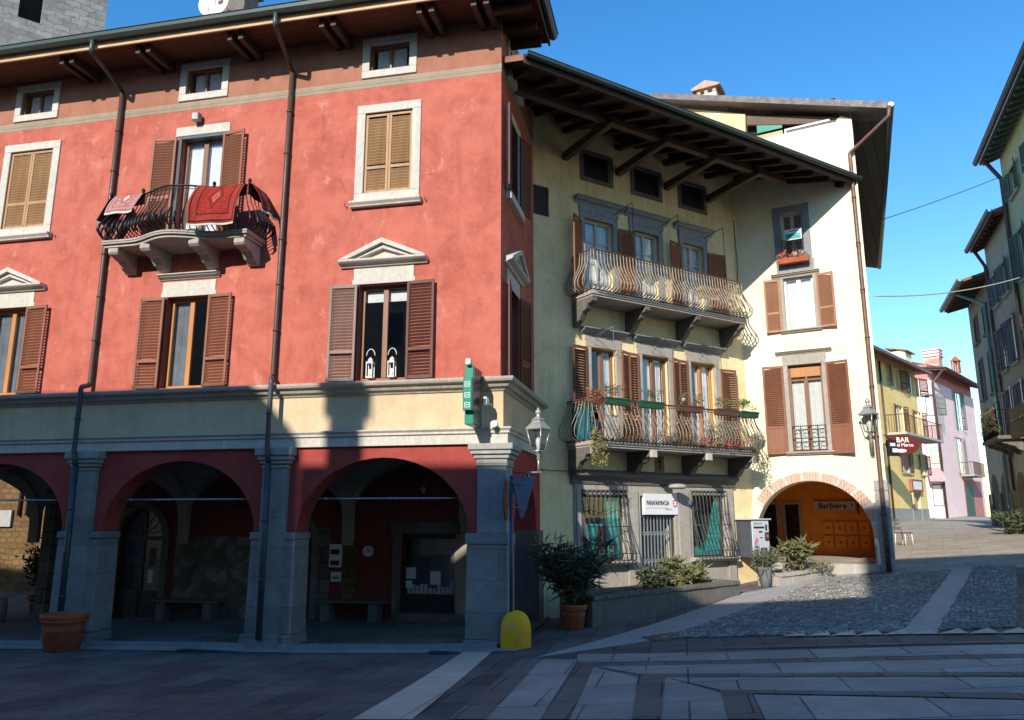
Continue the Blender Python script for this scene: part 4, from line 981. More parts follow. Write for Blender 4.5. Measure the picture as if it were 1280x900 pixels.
SL_ = (sL[0], sL[1], 1.24, 2.78); SR_ = (sR[0], sR[1], 1.24, 2.82); GT = (gt[0]+.02, gt[1], .34, 2.78)
print('yellow rects', U, F1, SM, SL_, GT, SR_)
mb = MB(); wall_mesh(mb, -1.2, YLEN, -.6, 13.1, U+F1+SM+[HOLE, SL_, SR_, GT], 0, .35); mb.build('wall', 'ochre_old_plaster', YH)
MB().box(-1.2, YLEN+3, 5.4, 5.6, -1, 12.8).box(-1.3, -1.1, .3, 5.5, -1, 12.8).build('back_wall', 'grey_plaster', YH)
MB().box(-.3, YLEN+1, .36, 5.4, 3.5, 3.6).box(-.3, YLEN+1, .36, 5.4, 7.2, 7.3).box(-.3, YLEN+1, .36, 5.4, 10.6, 10.7).build('floor', 'room_wall', YH)
MB().box(2.75, 2.85, .4, 5.4, -.5, 12.5).box(4.6, 4.7, .4, 5.4, -.5, 12.5).box(.3, .4, .4, 5.4, -.5, 12.5).build('room_divider', 'room_wall', YH)
# attic openings, black sheets standing for their dark insides
for a in SM:
    fm = MB(); fw = .13; w_, h = a[1]-a[0], a[3]-a[2]
    fm.box(-fw, 0, -.02, .1, -fw, h+fw).box(w_, w_+fw, -.02, .1, -fw, h+fw).box(0, w_, -.02, .1, h, h+fw).box(0, w_, -.02, .1, -fw, 0)
    f = bevel(fm.build('window', 'dark_stone', YH, (a[0], 0, a[2])), .006)
    MB().box(0, w_, .06, .08, 0, h).build('pane', 'ink_black', f)
MB().box(HOLE[0]-.0, HOLE[1], .05, .07, HOLE[2], HOLE[3]).build('hole_dark', 'ink_black', YH)  # black sheet painted for the dark of the open hole
def awning_frame(f, xw, h, mat='black_iron', reach=.62, side=1):
    """thin iron arm for a sun blind, standing out above the shutter"""
    m_ = MB(); x = xw
    m_.tube([(x, 0, h+.28), (x, -reach, h+.38)], .010, 5).tube([(x, -reach, h+.38), (x, -reach-.02, h-1.5)], .009, 5).tube([(x, 0, h+.05), (x, -reach*.5, h+.33)], .006, 4)
    m_.build('blind_arm', mat, f)
for k, a in enumerate(U):
    w_, h = a[1]-a[0], a[3]-a[2]
    f = window(YH, a, 'old_white_wood', y=.14, frame='blue_stone', fw=.17, rows=4, mull=.04, sash_w=.055, curtain='curtain')
    bevel(MB().box(-.19, w_+.19, -.04, .04, h+.17, h+.36).build('lintel', 'blue_stone', f), .004)
    hood(f, w_, h+.36, .34, .22, 'blue_stone', .17)
    awning_frame(f, w_+.05, h, reach=.75)
    if k == 0: shutter(f, .52, h-.1, -.15, -.05, 0, -1, 'shutter_brown', 150); shutter(f, .52, h-.1, w_+.15, -.05, 0, 1, 'shutter_brown', 172)
    if k == 2: shutter(f, .52, h-.1, -.13, -.05, 0, -1, 'shutter_brown', 168); shutter(f, .62, h-.15, w_+.15, -.05, 0, 1, 'shutter_brown', 172)
for k, a in enumerate(F1):
    w_, h = a[1]-a[0], a[3]-a[2]
    f = window(YH, a, 'sash_brown' if k < 2 else 'sash_orange', y=.16, frame='warm_stone', fw=.17, rows=1, mull=.05, sash_w=.06, curtain='curtain', curt=((.45, 1) if k == 0 else (0, .9)))
    bevel(MB().box(-.19, w_+.19, -.03, .04, h+.17, h+.30).build('lintel', 'warm_stone', f), .004)
    hood(f, w_, h+.32, .32, .22, 'blue_stone', .15)
    awning_frame(f, w_*.1 if k == 0 else w_*.35, h, ('zinc', 'rust_iron', 'rust_iron')[k], .80)
    if k == 0: shutter(f, .50, h-.02, -.17, -.05, 0, -1, 'shutter_dark', 172)
    if k == 1: shutter(f, .38, h-.02, -.17, -.05, 0, -1, 'shutter_brown', 172); shutter(f, .38, h-.02, -.52, -.09, 0, -1, 'shutter_brown', 160)
    if k == 2: shutter(f, .38, h-.02, -.17, -.05, 0, -1, 'shutter_brown', 172); shutter(f, .38, h-.02, -.52, -.09, 0, -1, 'shutter_brown', 160); shutter(f, .56, h-.1, w_+.17, -.05, 0, 1, 'shutter_brown', 174)
# balconies
def long_balcony(x0, x1, z, dep, hgt, bars_mat, step, brackets, slab_mat, belly, br=.0125):
    b = bevel(MB().box(x0, x1, -dep, .02, z-.10, z).box(x0+.03, x1-.03, -dep+.03, .02, z-.15, z-.1005).build('balcony', slab_mat, YH), .008)
    for x in brackets: console(b, x, z-.15, dep-.05, .62, .17, 'dark_stone')
    r_ = .14; P = [(x0+.05, 0), (x0+.05, -dep+.05+r_)]+[(x0+.05+r_*(1-math.cos(t)), -dep+.05+r_*(1-math.sin(t))) for t in (.5, 1.0)]+[(x0+.05+r_, -dep+.05), (x1-.05-r_, -dep+.05)]
    P += [(x1-.05-r_*(1-math.sin(t)), -dep+.05+r_*(1-math.cos(t))) for t in (.5, 1.0)]+[(x1-.05, -dep+.05+r_), (x1-.05, 0)]
    P = [(x0+.05, 0), (x0+.05, -dep+.10), (x0+.10, -dep+.05), (x1-.10, -dep+.05), (x1-.05, -dep+.10), (x1-.05, 0)]
    railing(b, P, z, hgt, step, bars_mat, 'rust_iron', belly=belly, r=br)
    return b
xu0, xu1 = Yl.px(714, 372)[0], Yl.px(933.5, 404, -.85)[0]; zu_ = Yl.px(850, 385, -.85)[1]
xl0, xl1 = Yl.px(708, 554)[0], Yl.px(949, 568, -.92)[0]; zl_ = Yl.px(850, 560, -.92)[1]
print('balc', xu0, xu1, zu_, xl0, xl1, zl_)
bxs = [xu0+.10, xu0+(xu1-xu0)*.335, xu0+(xu1-xu0)*.665, xu1-.12]
BU = long_balcony(xu0, xu1, zu_+.05, .86, 1.05, 'old_cream_iron', .105, bxs, 'warm_stone', BELLY, .0165)
bxl = [xl0+.12, xl0+(xl1-xl0)*.34, xl0+(xl1-xl0)*.67, xl1-.14]
BL = long_balcony(xl0, xl1, zl_+.05, .93, 1.0, 'bronze_iron', .115, bxl, 'warm_stone', [(0, 1.0), (.02, .88), (.06, .72), (.16, .54), (.24, .38), (.27, .24), (.25, .12), (.17, .05), (.03, .02)])
for x in bxl: bevel(MB().box(x-.09, x+.09, -.95, -.86, zl_-.27, zl_-.10).build('bracket_end', 'pale_stone', BL), .01)
# shop front stonework
x0, x1 = Yl.px(717, 640)[0], Yl.px(916, 640)[0]; zc0, zc1 = 3.04, 3.34
ops = [SL_, SR_, GT]; mb = MB()
def butt(mb, x0, x1, z0, z1, ops, y0, y1):
    xs = sorted({x0, x1, *[q for o in ops for q in o[:2]]}); zs = sorted({z0, z1, *[q for o in ops for q in o[2:4] if z0 < q < z1]})
    for i in range(len(xs)-1):
        run = None
        for j in range(len(zs)-1):
            cx, cz = (xs[i]+xs[i+1])/2, (zs[j]+zs[j+1])/2
            if any(o[0] < cx < o[1] and o[2] < cz < o[3] for o in ops): continue
            mb.box(xs[i], xs[i+1], y0, y1, zs[j], zs[j+1])
for (a, b, c, d) in ((x0, SL_[0], 0, 3.04), (SL_[1], GT[0], 0, 3.04), (GT[1], SR_[0], 0, 3.04), (SR_[1], x1, 0, 3.04), (SL_[0], SL_[1], 0, SL_[2]), (SR_[0], SR_[1], 0, SR_[2]), (SL_[0], SL_[1], SL_[3], 3.04), (SR_[0], SR_[1], SR_[3], 3.04), (GT[0], GT[1], GT[3], 3.04)):
    mb.box(a, b, -.05, .02, c-.2 if c == 0 else c, d)
SF = bevel(mb.build('shop_front', 'warm_stone', YH), .004)
pm = None
for a, b in ((x0+.04, SL_[0]-.06), (SL_[1]+.10, GT[0]-.10), (GT[1]+.10, SR_[0]-.12), (SR_[1]+.05, x1-.05)): bevel(MB().box(a, b, -.09, -.0501, .2, 2.92).build('pilaster', 'warm_stone', SF), .008)
bevel(MB().prismx([(.02, 0), (-.08, 0), (-.10, .10), (-.20, .18), (-.24, .20), (-.24, .27), (-.12, .34), (.02, .36)], x0-.10, x1+.06).build('cornice', 'dark_stone', SF, (0, 0, 3.04)), .006)
bevel(MB().prismx([(.02, 0), (-.26, 0), (-.28, -.03), (-.26, -.08), (-.14, -.12), (.02, -.12)], SL_[0]-.12, SL_[1]+.22).build('sill', 'warm_stone', SF, (0, 0, 1.24)), .006); bevel(MB().prismx([(.02, 0), (-.26, 0), (-.28, -.03), (-.26, -.08), (-.14, -.12), (.02, -.12)], SR_[0]-.18, SR_[1]+.30).build('sill', 'warm_stone', SF, (0, 0, 1.24)), .006)
for i, a in enumerate((SL_, SR_)):
    w_, h = a[1]-a[0], a[3]-a[2]; s = .045
    f = MB().box(0, w_, .12, .17, 0, s).box(0, w_, .12, .17, h-s, h).box(0, s, .121, .169, s, h-s).box(w_-s, w_, .121, .169, s, h-s).build('shop_window', 'grey_iron', YH, (a[0], -.11, a[2]))
    MB().box(.02, w_-.02, .14, .146, .02, h-.02).build('pane', 'glass', f)
    cm = MB(); n = 16; xa, xb = (w_*.62, w_*.98) if i == 0 else (w_*.38, w_*.96); vs = []
    for k in range(n+1):
        s_ = k/n; xx = xa+(xb-xa)*s_; vs += [(xx, .175+.012*math.sin(k*1.7), .05), ((xx if i == 0 else xa+(xb-xa)*(.72+.28*s_)), .175+.012*math.sin(k*1.7), h-.04)]
    cm.add(vs, [(2*k, 2*k+2, 2*k+3, 2*k+1) for k in range(n)], True); cm.build('curtain', 'teal_cloth', f, fix=False)
    gm = MB(); rg = random.Random(5+i)
    for k in range(9): xx = .08+k*(w_-.2)/9; gm.box(xx, xx+.09, .155, .19, .03, .03+rg.uniform(.08, .26))
    gm.build('goods', 'teal_print' if i else 'blue_cloth', f)
    if i == 0: MB().box(w_*.42, w_*.62, .19, .195, .25, .80).build('poster', 'maroon_sign', f); MB().box(w_*.16, w_*.60, .20, .21, .02, .86).build('display_board', 'teal_print', f)
    else: MB().box(w_*.40, w_*.62, .2, .27, .15, .36).box(w_*.66, w_*.85, .2, .27, .1, .25).build('box', 'sign_green', f); MB().box(.02, w_*.36, .32, .34, .04, h-.04).build('display_board', 'room_wall', f)
    MB().box(.002, .02, .17, .55, 0, h).box(w_-.02, w_-.002, .17, .55, 0, h).box(.02, w_-.02, .17, .55, h-.02, h-.002).build('liner', 'room_wall', f); MB().box(-.05, w_+.05, .56, .58, -.1, h+.1).build('backing', 'room_wall', f)
    # bulging window grille
    g = MB(); gx0, gx1 = -.02, w_+.10; nb = 10; prof = [(0.0, 1.0), (.03, .84), (.05, .65), (.10, .48), (.20, .32), (.27, .18), (.28, .07), (.26, 0.0)]
    H = h+.12
    def bar(x, k=1.0, yb=-.08): g.tube([(x, yb-o_*k, zz*H) for o_, zz in prof], .011, 5)
    for k in range(nb+1): bar(gx0+(gx1-gx0)*k/nb)
    for sx in (gx0, gx1):
        for kk in (.33, .66): g.tube([(sx, -.08-o_*kk, zz*H) for o_, zz in prof], .010, 5)
        g.tube([(sx, .0, 0), (sx, -.34, 0)], .012, 5); g.tube([(sx, 0, H), (sx, -.08, H)], .012, 5)
    for o_, zz in ((0, 1.0), (0, .93), (.10, .48), (.26, .0), (.285, .10)):
        g.tube([(gx0, -.085-o_, zz*H), (gx1, -.085-o_, zz*H)], .011, 5)
    for k in range(nb): # small hoops along the top
        xx = gx0+(gx1-gx0)*(k+.5)/nb; rr_ = (gx1-gx0)/nb/2*.9
        g.tube([(xx+rr_*math.cos(t), -.085, H*.965+.05*math.sin(t)) for t in [math.pi*q/4 for q in range(8)]], .008, 4, closed=True)
    for zz, o_ in ((.25, .24), (.68, .05)):
        g.tube([(gx0+(gx1-gx0)*t/12, -.10-o_-.01*math.sin(t), zz*H+.06*math.sin(t*.9)) for t in range(13)], .008, 4)
    g.build('window_grille', 'grey_iron', YH, (a[0], 0, a[2]))
# folding steel gate
w_, h = GT[1]-GT[0], 2.26-GT[2]
f = MB().box(0, w_, .02, .1, h, h+.08).box(0, .04, .02, .1, 0, h).box(w_-.04, w_, .02, .1, 0, h).build('door', 'grey_iron', YH, (GT[0], 0, GT[2]))
gm = MB(); nb = 9
for k in range(nb+1):
    x = .08+(w_-.16)*k/nb; gm.box(x-.018, x+.018, .05, .065, .03, h)
    if k < nb:
        xn = .08+(w_-.16)*(k+1)/nb
        for zz in (.12, .45, .80):
            gm.beam((x, .045, h*zz-.08), (xn, .045, h*zz+.08), .012, .016); gm.beam((x, .072, h*zz+.08), (xn, .072, h*zz-.08), .012, .016)
gm.build('folding_gate', 'steel', f); MB().box(.04, w_-.04, .20, .206, .02, h).build('pane', 'glass', f); MB().box(-.05, w_+.05, .42, .44, -.1, h+.5).build('backing', 'dark_void', f)
bevel(MB().box(-.1, w_+.1, -.35, .3, -.5, 0).build('doorstep', 'warm_stone', f), .01)
# painted emblem niche
x, z = Yl.px(824, 580); MB().box(x-.16, x+.16, -.012, .01, z-.20, z+.20).build('emblem_panel', 'brown_plaster', YH); m_ = MB().box(x-.02, x+.02, -.02, -.012, z-.13, z+.13).box(x-.07, x+.07, -.022, -.012, z+.03, z+.07).tube([(x+.05*math.cos(t), -.018, z+.10+.04*math.sin(t)) for t in [q*.7 for q in range(9)]], .008, 4, closed=True).build('emblem', 'ink_black', YH)
# deep timber eave
EV = -2.95; ze = 11.46
SLY = .335
zr = lambda y: ze+.03+SLY*(y-EV)
XL, XR = -2.2, 9.05
YR = slab([(XL, EV, zr(EV)+.16), (XR, EV, zr(EV)+.16), (XR, 3.0, zr(3)+.16), (2.95, 3.0, zr(3)+.16), (-2.35, -2.4, zr(-2.4)+.16)], 'roof', 'roof_tiles', YH, .14)
# trim the roof where the white house stands: the slab simply dies into its wall
MB().quad((XL, EV+.03, zr(EV)+.005), (XR, EV+.03, zr(EV)+.005), (XR, .5, zr(.5)-.0), (.5, .5, zr(.5)), (-2.35, -2.4, zr(-2.4))).build('soffit', 'soffit_old', YH, fix=False)
bevel(MB().box(XL, XR, EV-.03, EV, ze-.03, ze+.155).build('fascia', 'dark_beam', YH), .006)
MB().sweep([(XL, EV-.03), (XR, EV-.03)], [(o*.72, ze+.16+z*.72) for o, z in gp]).build('gutter', 'gutter_green', YH)
feet = [Yl.px(706, 190), Yl.px(772, 210), Yl.px(832, 231), Yl.px(884, 249)]
zf = sum(q[1] for q in feet)/4; PY = -1.75; zp = zr(PY)-.36
print('struts', feet, zf, zp)
for i, q in enumerate(feet):
    bevel(MB().beam((q[0], .15, zf-.10), (q[0], PY-.25, zp+.02), .17, .20).build('strut', 'strut_beam', YH), .012)
    bevel(MB().beam((q[0], .15, zr(0)-.28), (q[0], PY-.1, zr(PY)-.16), .15, .16).build('outrigger', 'dark_beam', YH), .01)
MB().beam((-1.6, PY, zr(PY)-.22), (XR-1.6, PY, zr(PY)-.22), .18, .22).build('purlin', 'strut_beam', YH)
n = 17
for i in range(n):
    x = XL+.3+(XR-XL-.6)*i/(n-1); ys = min(.2, x*1.0); bevel(MB().beam((x, ys, zr(ys)-.085), (x, EV+.25, zr(EV+.25)-.085), .12, .15).build('rafter', 'dark_beam', YH), .008)
# ---------------------------------------------------------------- white house with the brick arch
WH = thing('white_house', 'cream white house with a wide brick arch at street level and three stacked windows', 'house', (W.o[0], W.o[1], 0), W.ang)
WA = (.04, 3.02, 1.72, 1.50)
top = lambda x: 15.10-.33*(x+1.1)       # underside of the verge
T1 = W.rect(977, 265, 1004, 326); T1 = (T1[0], T1[1], 9.35, T1[3]); T2 = W.rect(981, 346, 1018, 411); T3 = W.rect(988, 455, 1031, 564)
print('white', T1, T2, T3, W.rect(948, 598, 1092, 700), W.px(1000, 327), W.px(1009, 437))
mb = MB(); wall_mesh(mb, 0, WLEN, 3.25, 12.9, [T1, T2, T3], 0, .3)
arch_wall(mb, 0.0, WLEN, -.5, 3.25, [WA], 0, .55, 28)
# upper part, raking under the roof
zA = W.px(985, 166)[1]; g_b = W.rect(945, 152, 977, 160); g_g = W.rect(980, 154, 1040, 165); xq = W.px(1046, 160)[0]
print('attic', zA, g_b, g_g, xq)
mb.prism([(-2.2, 10.5), (0, 10.5), (0, zA), (-2.2, zA)], -.001, .3)
mb.prism([(0, 12.9), (xq, 12.9), (xq, zA), (0, zA)], .0, .3)
mb.prism([(xq, 12.9), (WLEN, 12.9), (WLEN, top(WLEN)-.16), (xq+.25, top(xq+.25)-.12), (xq+.12, zA+.14), (xq, zA+.05)], .0, .3)
mb.build('wall', 'cream_plaster', WH)
MB().prism([(-2.2, zA), (g_b[0]-.35, zA), (g_b[0]-.30, top(g_b[0])-.06), (-2.2, top(-2.2)-.05)], .02, .3).build('attic_wall', 'ochre_old_plaster', WH)
MB().box(g_b[0]-.3, xq, .3, .5, zA-.2, top(g_b[0])-.1).build('attic_back', 'dark_void', WH)
MB().prism([(g_b[0]-.28, top(g_b[0])-.10), (xq+.2, top(xq)-.16), (xq+.2, top(xq)-.34), (g_b[0]-.28, top(g_b[0])-.42)], .06, .2).build('attic_beam', 'strut_beam', WH)
bevel(MB().box(g_b[0], g_b[1], .08, .11, g_b[2]-.05, g_b[3]+.05).build('green_blind', 'sign_green', WH), .005)
MB().box(g_b[0]-.02, g_b[1], .09, .14, zA, g_b[2]-.12).build('attic_board', 'fascia_wood', WH)
z0_, z1_ = g_g[2], g_g[3]
MB().box(g_g[0]+.05, g_g[1]-.05, .05, .07, zA-.02, z1_-.06).build('attic_glazing', 'shutter_blue', WH); MB().box(g_g[0], g_g[0]+.05, .03, .09, zA-.02, z1_).box(g_g[1]-.05, g_g[1], .03, .09, zA-.02, z1_-.2).box(g_g[0]+.05, g_g[1]-.05, .03, .09, z1_-.06, z1_-.0).build('attic_frame', 'white_paint', WH)
# side of the house running up the street
ws = W.w(WLEN, 0); WSa = math.atan2(.91, .41)-W.ang
mb = MB(); wall_mesh(mb, 0, 15, -.5, 13.7, [], 0, .3); mb.build('side_wall', 'cream_plaster', WH, (WLEN-.0, .001, 0), WSa)
rg = random.Random(8); qm = MB(); z = .3
while z < 3.0:
    h = rg.uniform(.28, .42); qm.box(WLEN-rg.uniform(.28, .36), WLEN+.025, -.03, .3, z, z+h-.012); z += h
bevel(qm.build('quoins', 'grey_stone', WH), .012)
bevel(MB().box(WA[1]+.01, WLEN-.36, -.025, .3, .3, 1.55).build('plinth', 'grey_stone', WH), .01)
MB().box(.0, WLEN-.8, .31, 6, 3.9, 4.0).box(.0, WLEN-.8, .31, 6, 7.2, 7.3).box(0, WLEN-.8, .31, 6, 9.5, 9.6).box(0, .1, .31, 6, 3.9, 13).build('floor', 'room_wall', WH)
# brick voussoirs
P = arch_pts(*WA, 44); Q = arch_pts(WA[0]-.30, WA[1]+.30, WA[2], WA[3]+.25, 44); br = MB()
for i in range(1, 44):
    a, b, c_, d = [Vector((q[0], 0, q[1])) for q in (P[i], P[i+1], Q[i+1], Q[i])] if i < 44 else None
    ce = (a+b+c_+d)/4; pts = [ce+(q-ce)*.94 for q in (a, b, c_, d)]
    if pts[3].x < .02 and pts[3].z < 2.6: continue
    br.prism([(q.x, q.z) for q in pts], -.022, .1) if i % 4 else MB().prism([(q.x, q.z) for q in pts], -.028, .1).build('arch_stone', 'pale_stone', WH)
A1_ = br.build('arch_bricks', 'brick_arch', WH)
# inside the arch
mb = MB(); D2 = 4.5
zf_ = .62
mb.quad((-2.6, D2, 0), (2.78, D2, 0), (2.78, D2, 3.9), (-2.6, D2, 3.9)); mb.quad((WA[1]+.12, .55, 0), (2.78, D2, 0), (2.78, D2, 3.9), (WA[1]+.12, .55, 3.9))
mb.quad((-.06, .55, 0), (-2.55, D2, 0), (-2.55, D2, 3.9), (-.06, .55, 3.9)); mb.quad((-2.6, .3, 3.45), (WA[1]+.12, .3, 3.45), (2.78, D2, 3.45), (-2.6, D2, 3.45))
mb.build('passage_wall', 'orange_plaster', WH, fix=False)
MB().box(-.02, WA[1]+.3, -.0, .56, .2, 1.06).box(-2.6, 2.78, .56, D2, .2, 1.06).build('passage_floor', 'warm_stone', WH)
for x in (-.66, .05):
    f = MB().box(x-.09, x, D2-.05, D2, 1.06, 2.75).box(x+.42, x+.51, D2-.05, D2, 1.06, 2.75).box(x, x+.42, D2-.05, D2, 2.66, 2.75).build('door', 'warm_stone', WH)
    MB().box(x, x+.42, D2-.03, D2-.01, 1.06, 2.66).build('pane', 'dark_void', f)
for r_ in range(2):
    for c in range(4):
        x = 1.16+c*.36; z = 1.28+r_*.44; f = bevel(MB().box(x, x+.32, D2-.07, D2, z, z+.40).build('letterbox', 'orange_plaster', WH), .008)
        MB().box(x+.13, x+.19, D2-.085, D2-.07, z+.17, z+.22).build('lock', 'rust_iron', f)
# windows
w_, h = T1[1]-T1[0], T1[3]-T1[2]
f = window(WH, T1, 'old_white_wood', y=.16, frame='blue_stone', fw=.20, curtain=None)
hood(f, w_, -.34, .36, .14, 'warm_stone', .12)
gr = MB(); 
for k in range(9): gr.tube([(w_*k/8, -.02, .0), (w_*k/8, -.22*math.sin(k/8*math.pi)-.12, .35), (w_*k/8, -.05, .78)], .007, 4)
gr.tube([(0, -.05, .78), (w_, -.05, .78)], .012, 5).build('guard_rail', 'black_iron', f)
w_, h = T2[1]-T2[0], T2[3]-T2[2]
f = window(WH, T2, 'white_wood', y=.12, frame='warm_stone', fw=.10, sill='warm_stone', curtain='lace', mull=.06)
shutter(f, .44, h+.05, -.10, -.05, -.05, -1, 'shutter_mid', 176, mid=.36, pitch=.045); shutter(f, .46, h+.05, w_+.10, -.05, -.05, 1, 'shutter_mid', 172, mid=.36, pitch=.045)
MB().box(-.1, w_+.1, -.02, .05, h+.102, h+.5).build('lintel', 'warm_stone', f)
w_, h = T3[1]-T3[0], T3[3]-T3[2]
f = window(WH, T3, 'sash_brown', y=.14, frame='warm_stone', fw=.12, sill='warm_stone', curtain='lace', transom=.36, mull=.055)
MB().box(.06, w_-.06, .10, .13, h-.33, h-.06).build('transom_panel', 'sash_orange', f)
hood(f, w_, h+.30, .30, .13, 'warm_stone', .10); bevel(MB().box(-.14, w_+.14, -.02, .05, h+.121, h+.30).build('lintel', 'warm_stone', f), .004)
shutter(f, .56, h+.06, -.12, -.05, -.06, -1, 'shutter_brown', 172, mid=.30, panel=1, pitch=.055); shutter(f, .58, h+.10, w_+.12, -.05, -.10, 1, 'shutter_brown', 168, mid=.30, panel=1, pitch=.055)
g = MB()
for k in range(5): x = w_*(k)/4; g.box(x-.012, x+.012, .03, .05, .03, .70)
for zz in (.03, .36, .70): g.box(0, w_, .032, .048, zz-.012, zz+.012)
for k in range(4):
    cx = w_*(k+.5)/4
    for cz, s_ in ((.2, 1), (.53, -1)):
        g.tube([(cx+(.02+.012*t)*math.cos(t*s_), .04, cz+(.02+.012*t)*math.sin(t*s_)) for t in [q*.7 for q in range(11)]], .007, 4)
g.build('guard_rail', 'black_iron', f)
# roof with verge and side eave
xl = -2.4; zt_ = lambda x: top(x)+.10
R2 = slab([(xl, -.38, zt_(xl)+.14), (4.45, -.38, zt_(4.45)+.14), (4.45+0, .5, zt_(4.45)+.14), (xl, .5, zt_(xl)+.14)], 'roof', 'roof_metal', WH, .2)
mb = MB(); ca, sa = math.cos(WSa), math.sin(WSa)
def sp(a, b, z): return (WLEN+ca*a+sa*b, sa*a-ca*b, z)     # a along the side, b outwards
c0 = (4.45, -.44); zE = zt_(4.45)
e0 = sp(.2, .95, zE); e1 = sp(15, .95, zE)
q_ = [(4.45, -.36, zE-.02), (e1[0], e1[1], zE-.02), (e1[0]-4.5, e1[1], zE+1.3), (4.45-4.5, .0, zt_(-.05)-.06)]; mb.add(q_+[(a, b, c+.1) for a, b, c in q_], [(0,1,2), (0,2,3), (6,5,4), (7,6,4), (0,4,5,1), (1,5,6,2)])
mb.build('roof', 'soffit_grey', WH, fix=False)
mb = MB(); a, b = Vector((4.47, -.45, zE+.02)), Vector((e1[0], e1[1], zE+.02)); mb.tube([a, b], .08, 8); mb.build('gutter', 'gutter_green', WH)
cx, cz = W.px(886, 122, 2.0)
ch = MB(); ch.box(cx-.33, cx+.33, 1.7, 2.3, cz-1.4, cz-.0); ch.build('chimney', 'cream_plaster', R2)
cp = MB()
for a_ in (-.33, -.08, .20): cp.box(cx+a_, cx+a_+.13, 1.7, 2.3, cz, cz+.14)
cp.box(cx-.36, cx+.36, 1.66, 2.34, cz+.14, cz+.19).prism([(cx-.48, cz+.17), (cx+.46, cz+.17), (cx+.50, cz+.22), (cx, cz+.46), (cx-.50, cz+.26)], 1.6, 2.4); bevel(cp.build('chimney_cap', 'brick_arch', R2), .01)
downpipe(WH, [(4.42, -.45, zE-.02), (4.38, -.42, zE-.3), (WLEN-.12, -.09, zE-1.0), (WLEN-.12, -.09, 3.0), (WLEN-.12, -.09, .9)], 'copper_pipe', .055)
downpipe(WH, [(WLEN-.12, -.09, 3.0), (WLEN-.12, -.09, .95)], 'pipe_brown', .062)
# ---------------------------------------------------------------- far ochre house, pink house, right-hand row
def simple_window(par, r, frame_mat, sh_mat=None, y=.1, sh='open', glass_='glass', fm=None, lw=None, curtain='curtain', sides=(1, 1)):
    x0, x1, z0, z1 = r; w_, h = x1-x0, z1-z0; s = .07
    m_ = MB().box(0, w_, y, y+.06, 0, s).box(0, w_, y, y+.06, h-s, h).box(0, s, y+.001, y+.059, s, h-s).box(w_-s, w_, y+.001, y+.059, s, h-s).box(w_/2-.04, w_/2+.04, y+.001, y+.059, s, h-s)
    f = m_.build('window', frame_mat, par, (x0, 0, z0))
    MB().box(.03, w_-.03, y+.03, y+.036, .03, h-.03).build('pane', glass_, f)
    if curtain: MB().box(.05, w_-.05, y+.12, y+.125, .03, h-.03).build('curtain', curtain, f)
    if fm: MB().box(-.1, w_+.1, -.03, .05, h, h+.1).box(-.14, w_+.14, -.10, .05, -.10, 0).box(-.1, 0, -.028, .05, 0, h).box(w_, w_+.1, -.028, .05, 0, h).build('surround', fm, f)
    if sh_mat:
        lw = lw or w_*.5
        if sides[0]: shutter(f, lw, h, -.02, -.04, 0, -1, sh_mat, 170, pitch=.09)
        if sides[1]: shutter(f, lw, h, w_+.02, -.04, 0, 1, sh_mat, 165, pitch=.09)
    return f
FH = thing('yellow_house', 'narrow yellow house up the street with brown shutters and a railed balcony', 'house', (FY.o[0], FY.o[1], 0), FY.ang)
def fr(*a): return FY.rect(*a)
tops = [fr(1114, 461, 1124, 485), fr(1137, 471, 1148, 493)]; mids = [fr(1120, 507, 1130, 546), fr(1143, 515, 1153, 549)]; lows = [fr(1127, 568, 1136, 591), fr(1150, 567, 1158, 593)]; dr = fr(1140, 613, 1152, 652)
def level(L): 
    z0 = sum(a[2] for a in L)/len(L); z1 = sum(a[3] for a in L)/len(L); return [(a[0], a[1], z0, z1) for a in L]
tops, mids, lows = level(tops), level(mids), level(lows)
fe = FY.px(1157, 600)[0]; fz = (FY.px(1107, 440, -.8)[1]+FY.px(1165, 467, -.8)[1])/2
print('far', tops, mids, lows, dr, fe, fz)
mb = MB(); wall_mesh(mb, -6, fe, 1.0, fz+.1, tops+mids+lows+[dr], 0, .25); mb.box(-6, fe, 6, 6.2, 1, fz).quad((fe, 0, 1), (fe, 6, 1), (fe, 6, fz+.1), (fe, 0, fz+.1)); mb.build('wall', 'far_yellow_plaster', FH)
MB().box(-6, fe+.01, -.02, .02, 1, 2.75).build('plinth', 'grey_stone', FH)
for a in tops: simple_window(FH, a, 'old_white_wood', 'shutter_dark', curtain=None, fm=None)
for a in mids: simple_window(FH, a, 'old_white_wood', 'shutter_dark', fm=None, lw=.5)
for a in lows: simple_window(FH, a, 'old_white_wood', 'shutter_dark', fm='pale_stone', lw=.4)
w_, h = dr[1]-dr[0], dr[3]-dr[2]
d = MB().box(0, .1, -.03, .1, 0, h).box(w_-.1, w_, -.03, .1, 0, h).box(.1, w_-.1, -.03, .1, h-.1, h).build('door', 'pale_stone', FH, (dr[0], 0, dr[2])); MB().box(.1, w_*.62, .12, .16, 0, h*.55).build('door_leaf', 'red_paint', d); MB().box(.1, w_-.1, .17, .176, 0, h-.1).build('pane', 'glass', d)
bz_ = mids[0][2]; by0, by1 = .4, fe+.9
bl = MB().box(by0, by1, -1.15, .02, bz_-.16, bz_-.02).build('balcony', 'pale_stone', FH)
rl = MB()
for k in range(36):
    x = by0+.05+(by1-by0-.1)*k/35; rl.tube([(x, -1.1, bz_-.02), (x, -1.1, bz_+1.05)], .014, 4)
for k in range(8): y = -1.1+k*.15; rl.tube([(by1-.05, y, bz_-.02), (by1-.05, y, bz_+1.05)], .014, 4); rl.tube([(by0+.05, y, bz_-.02), (by0+.05, y, bz_+1.05)], .014, 4)
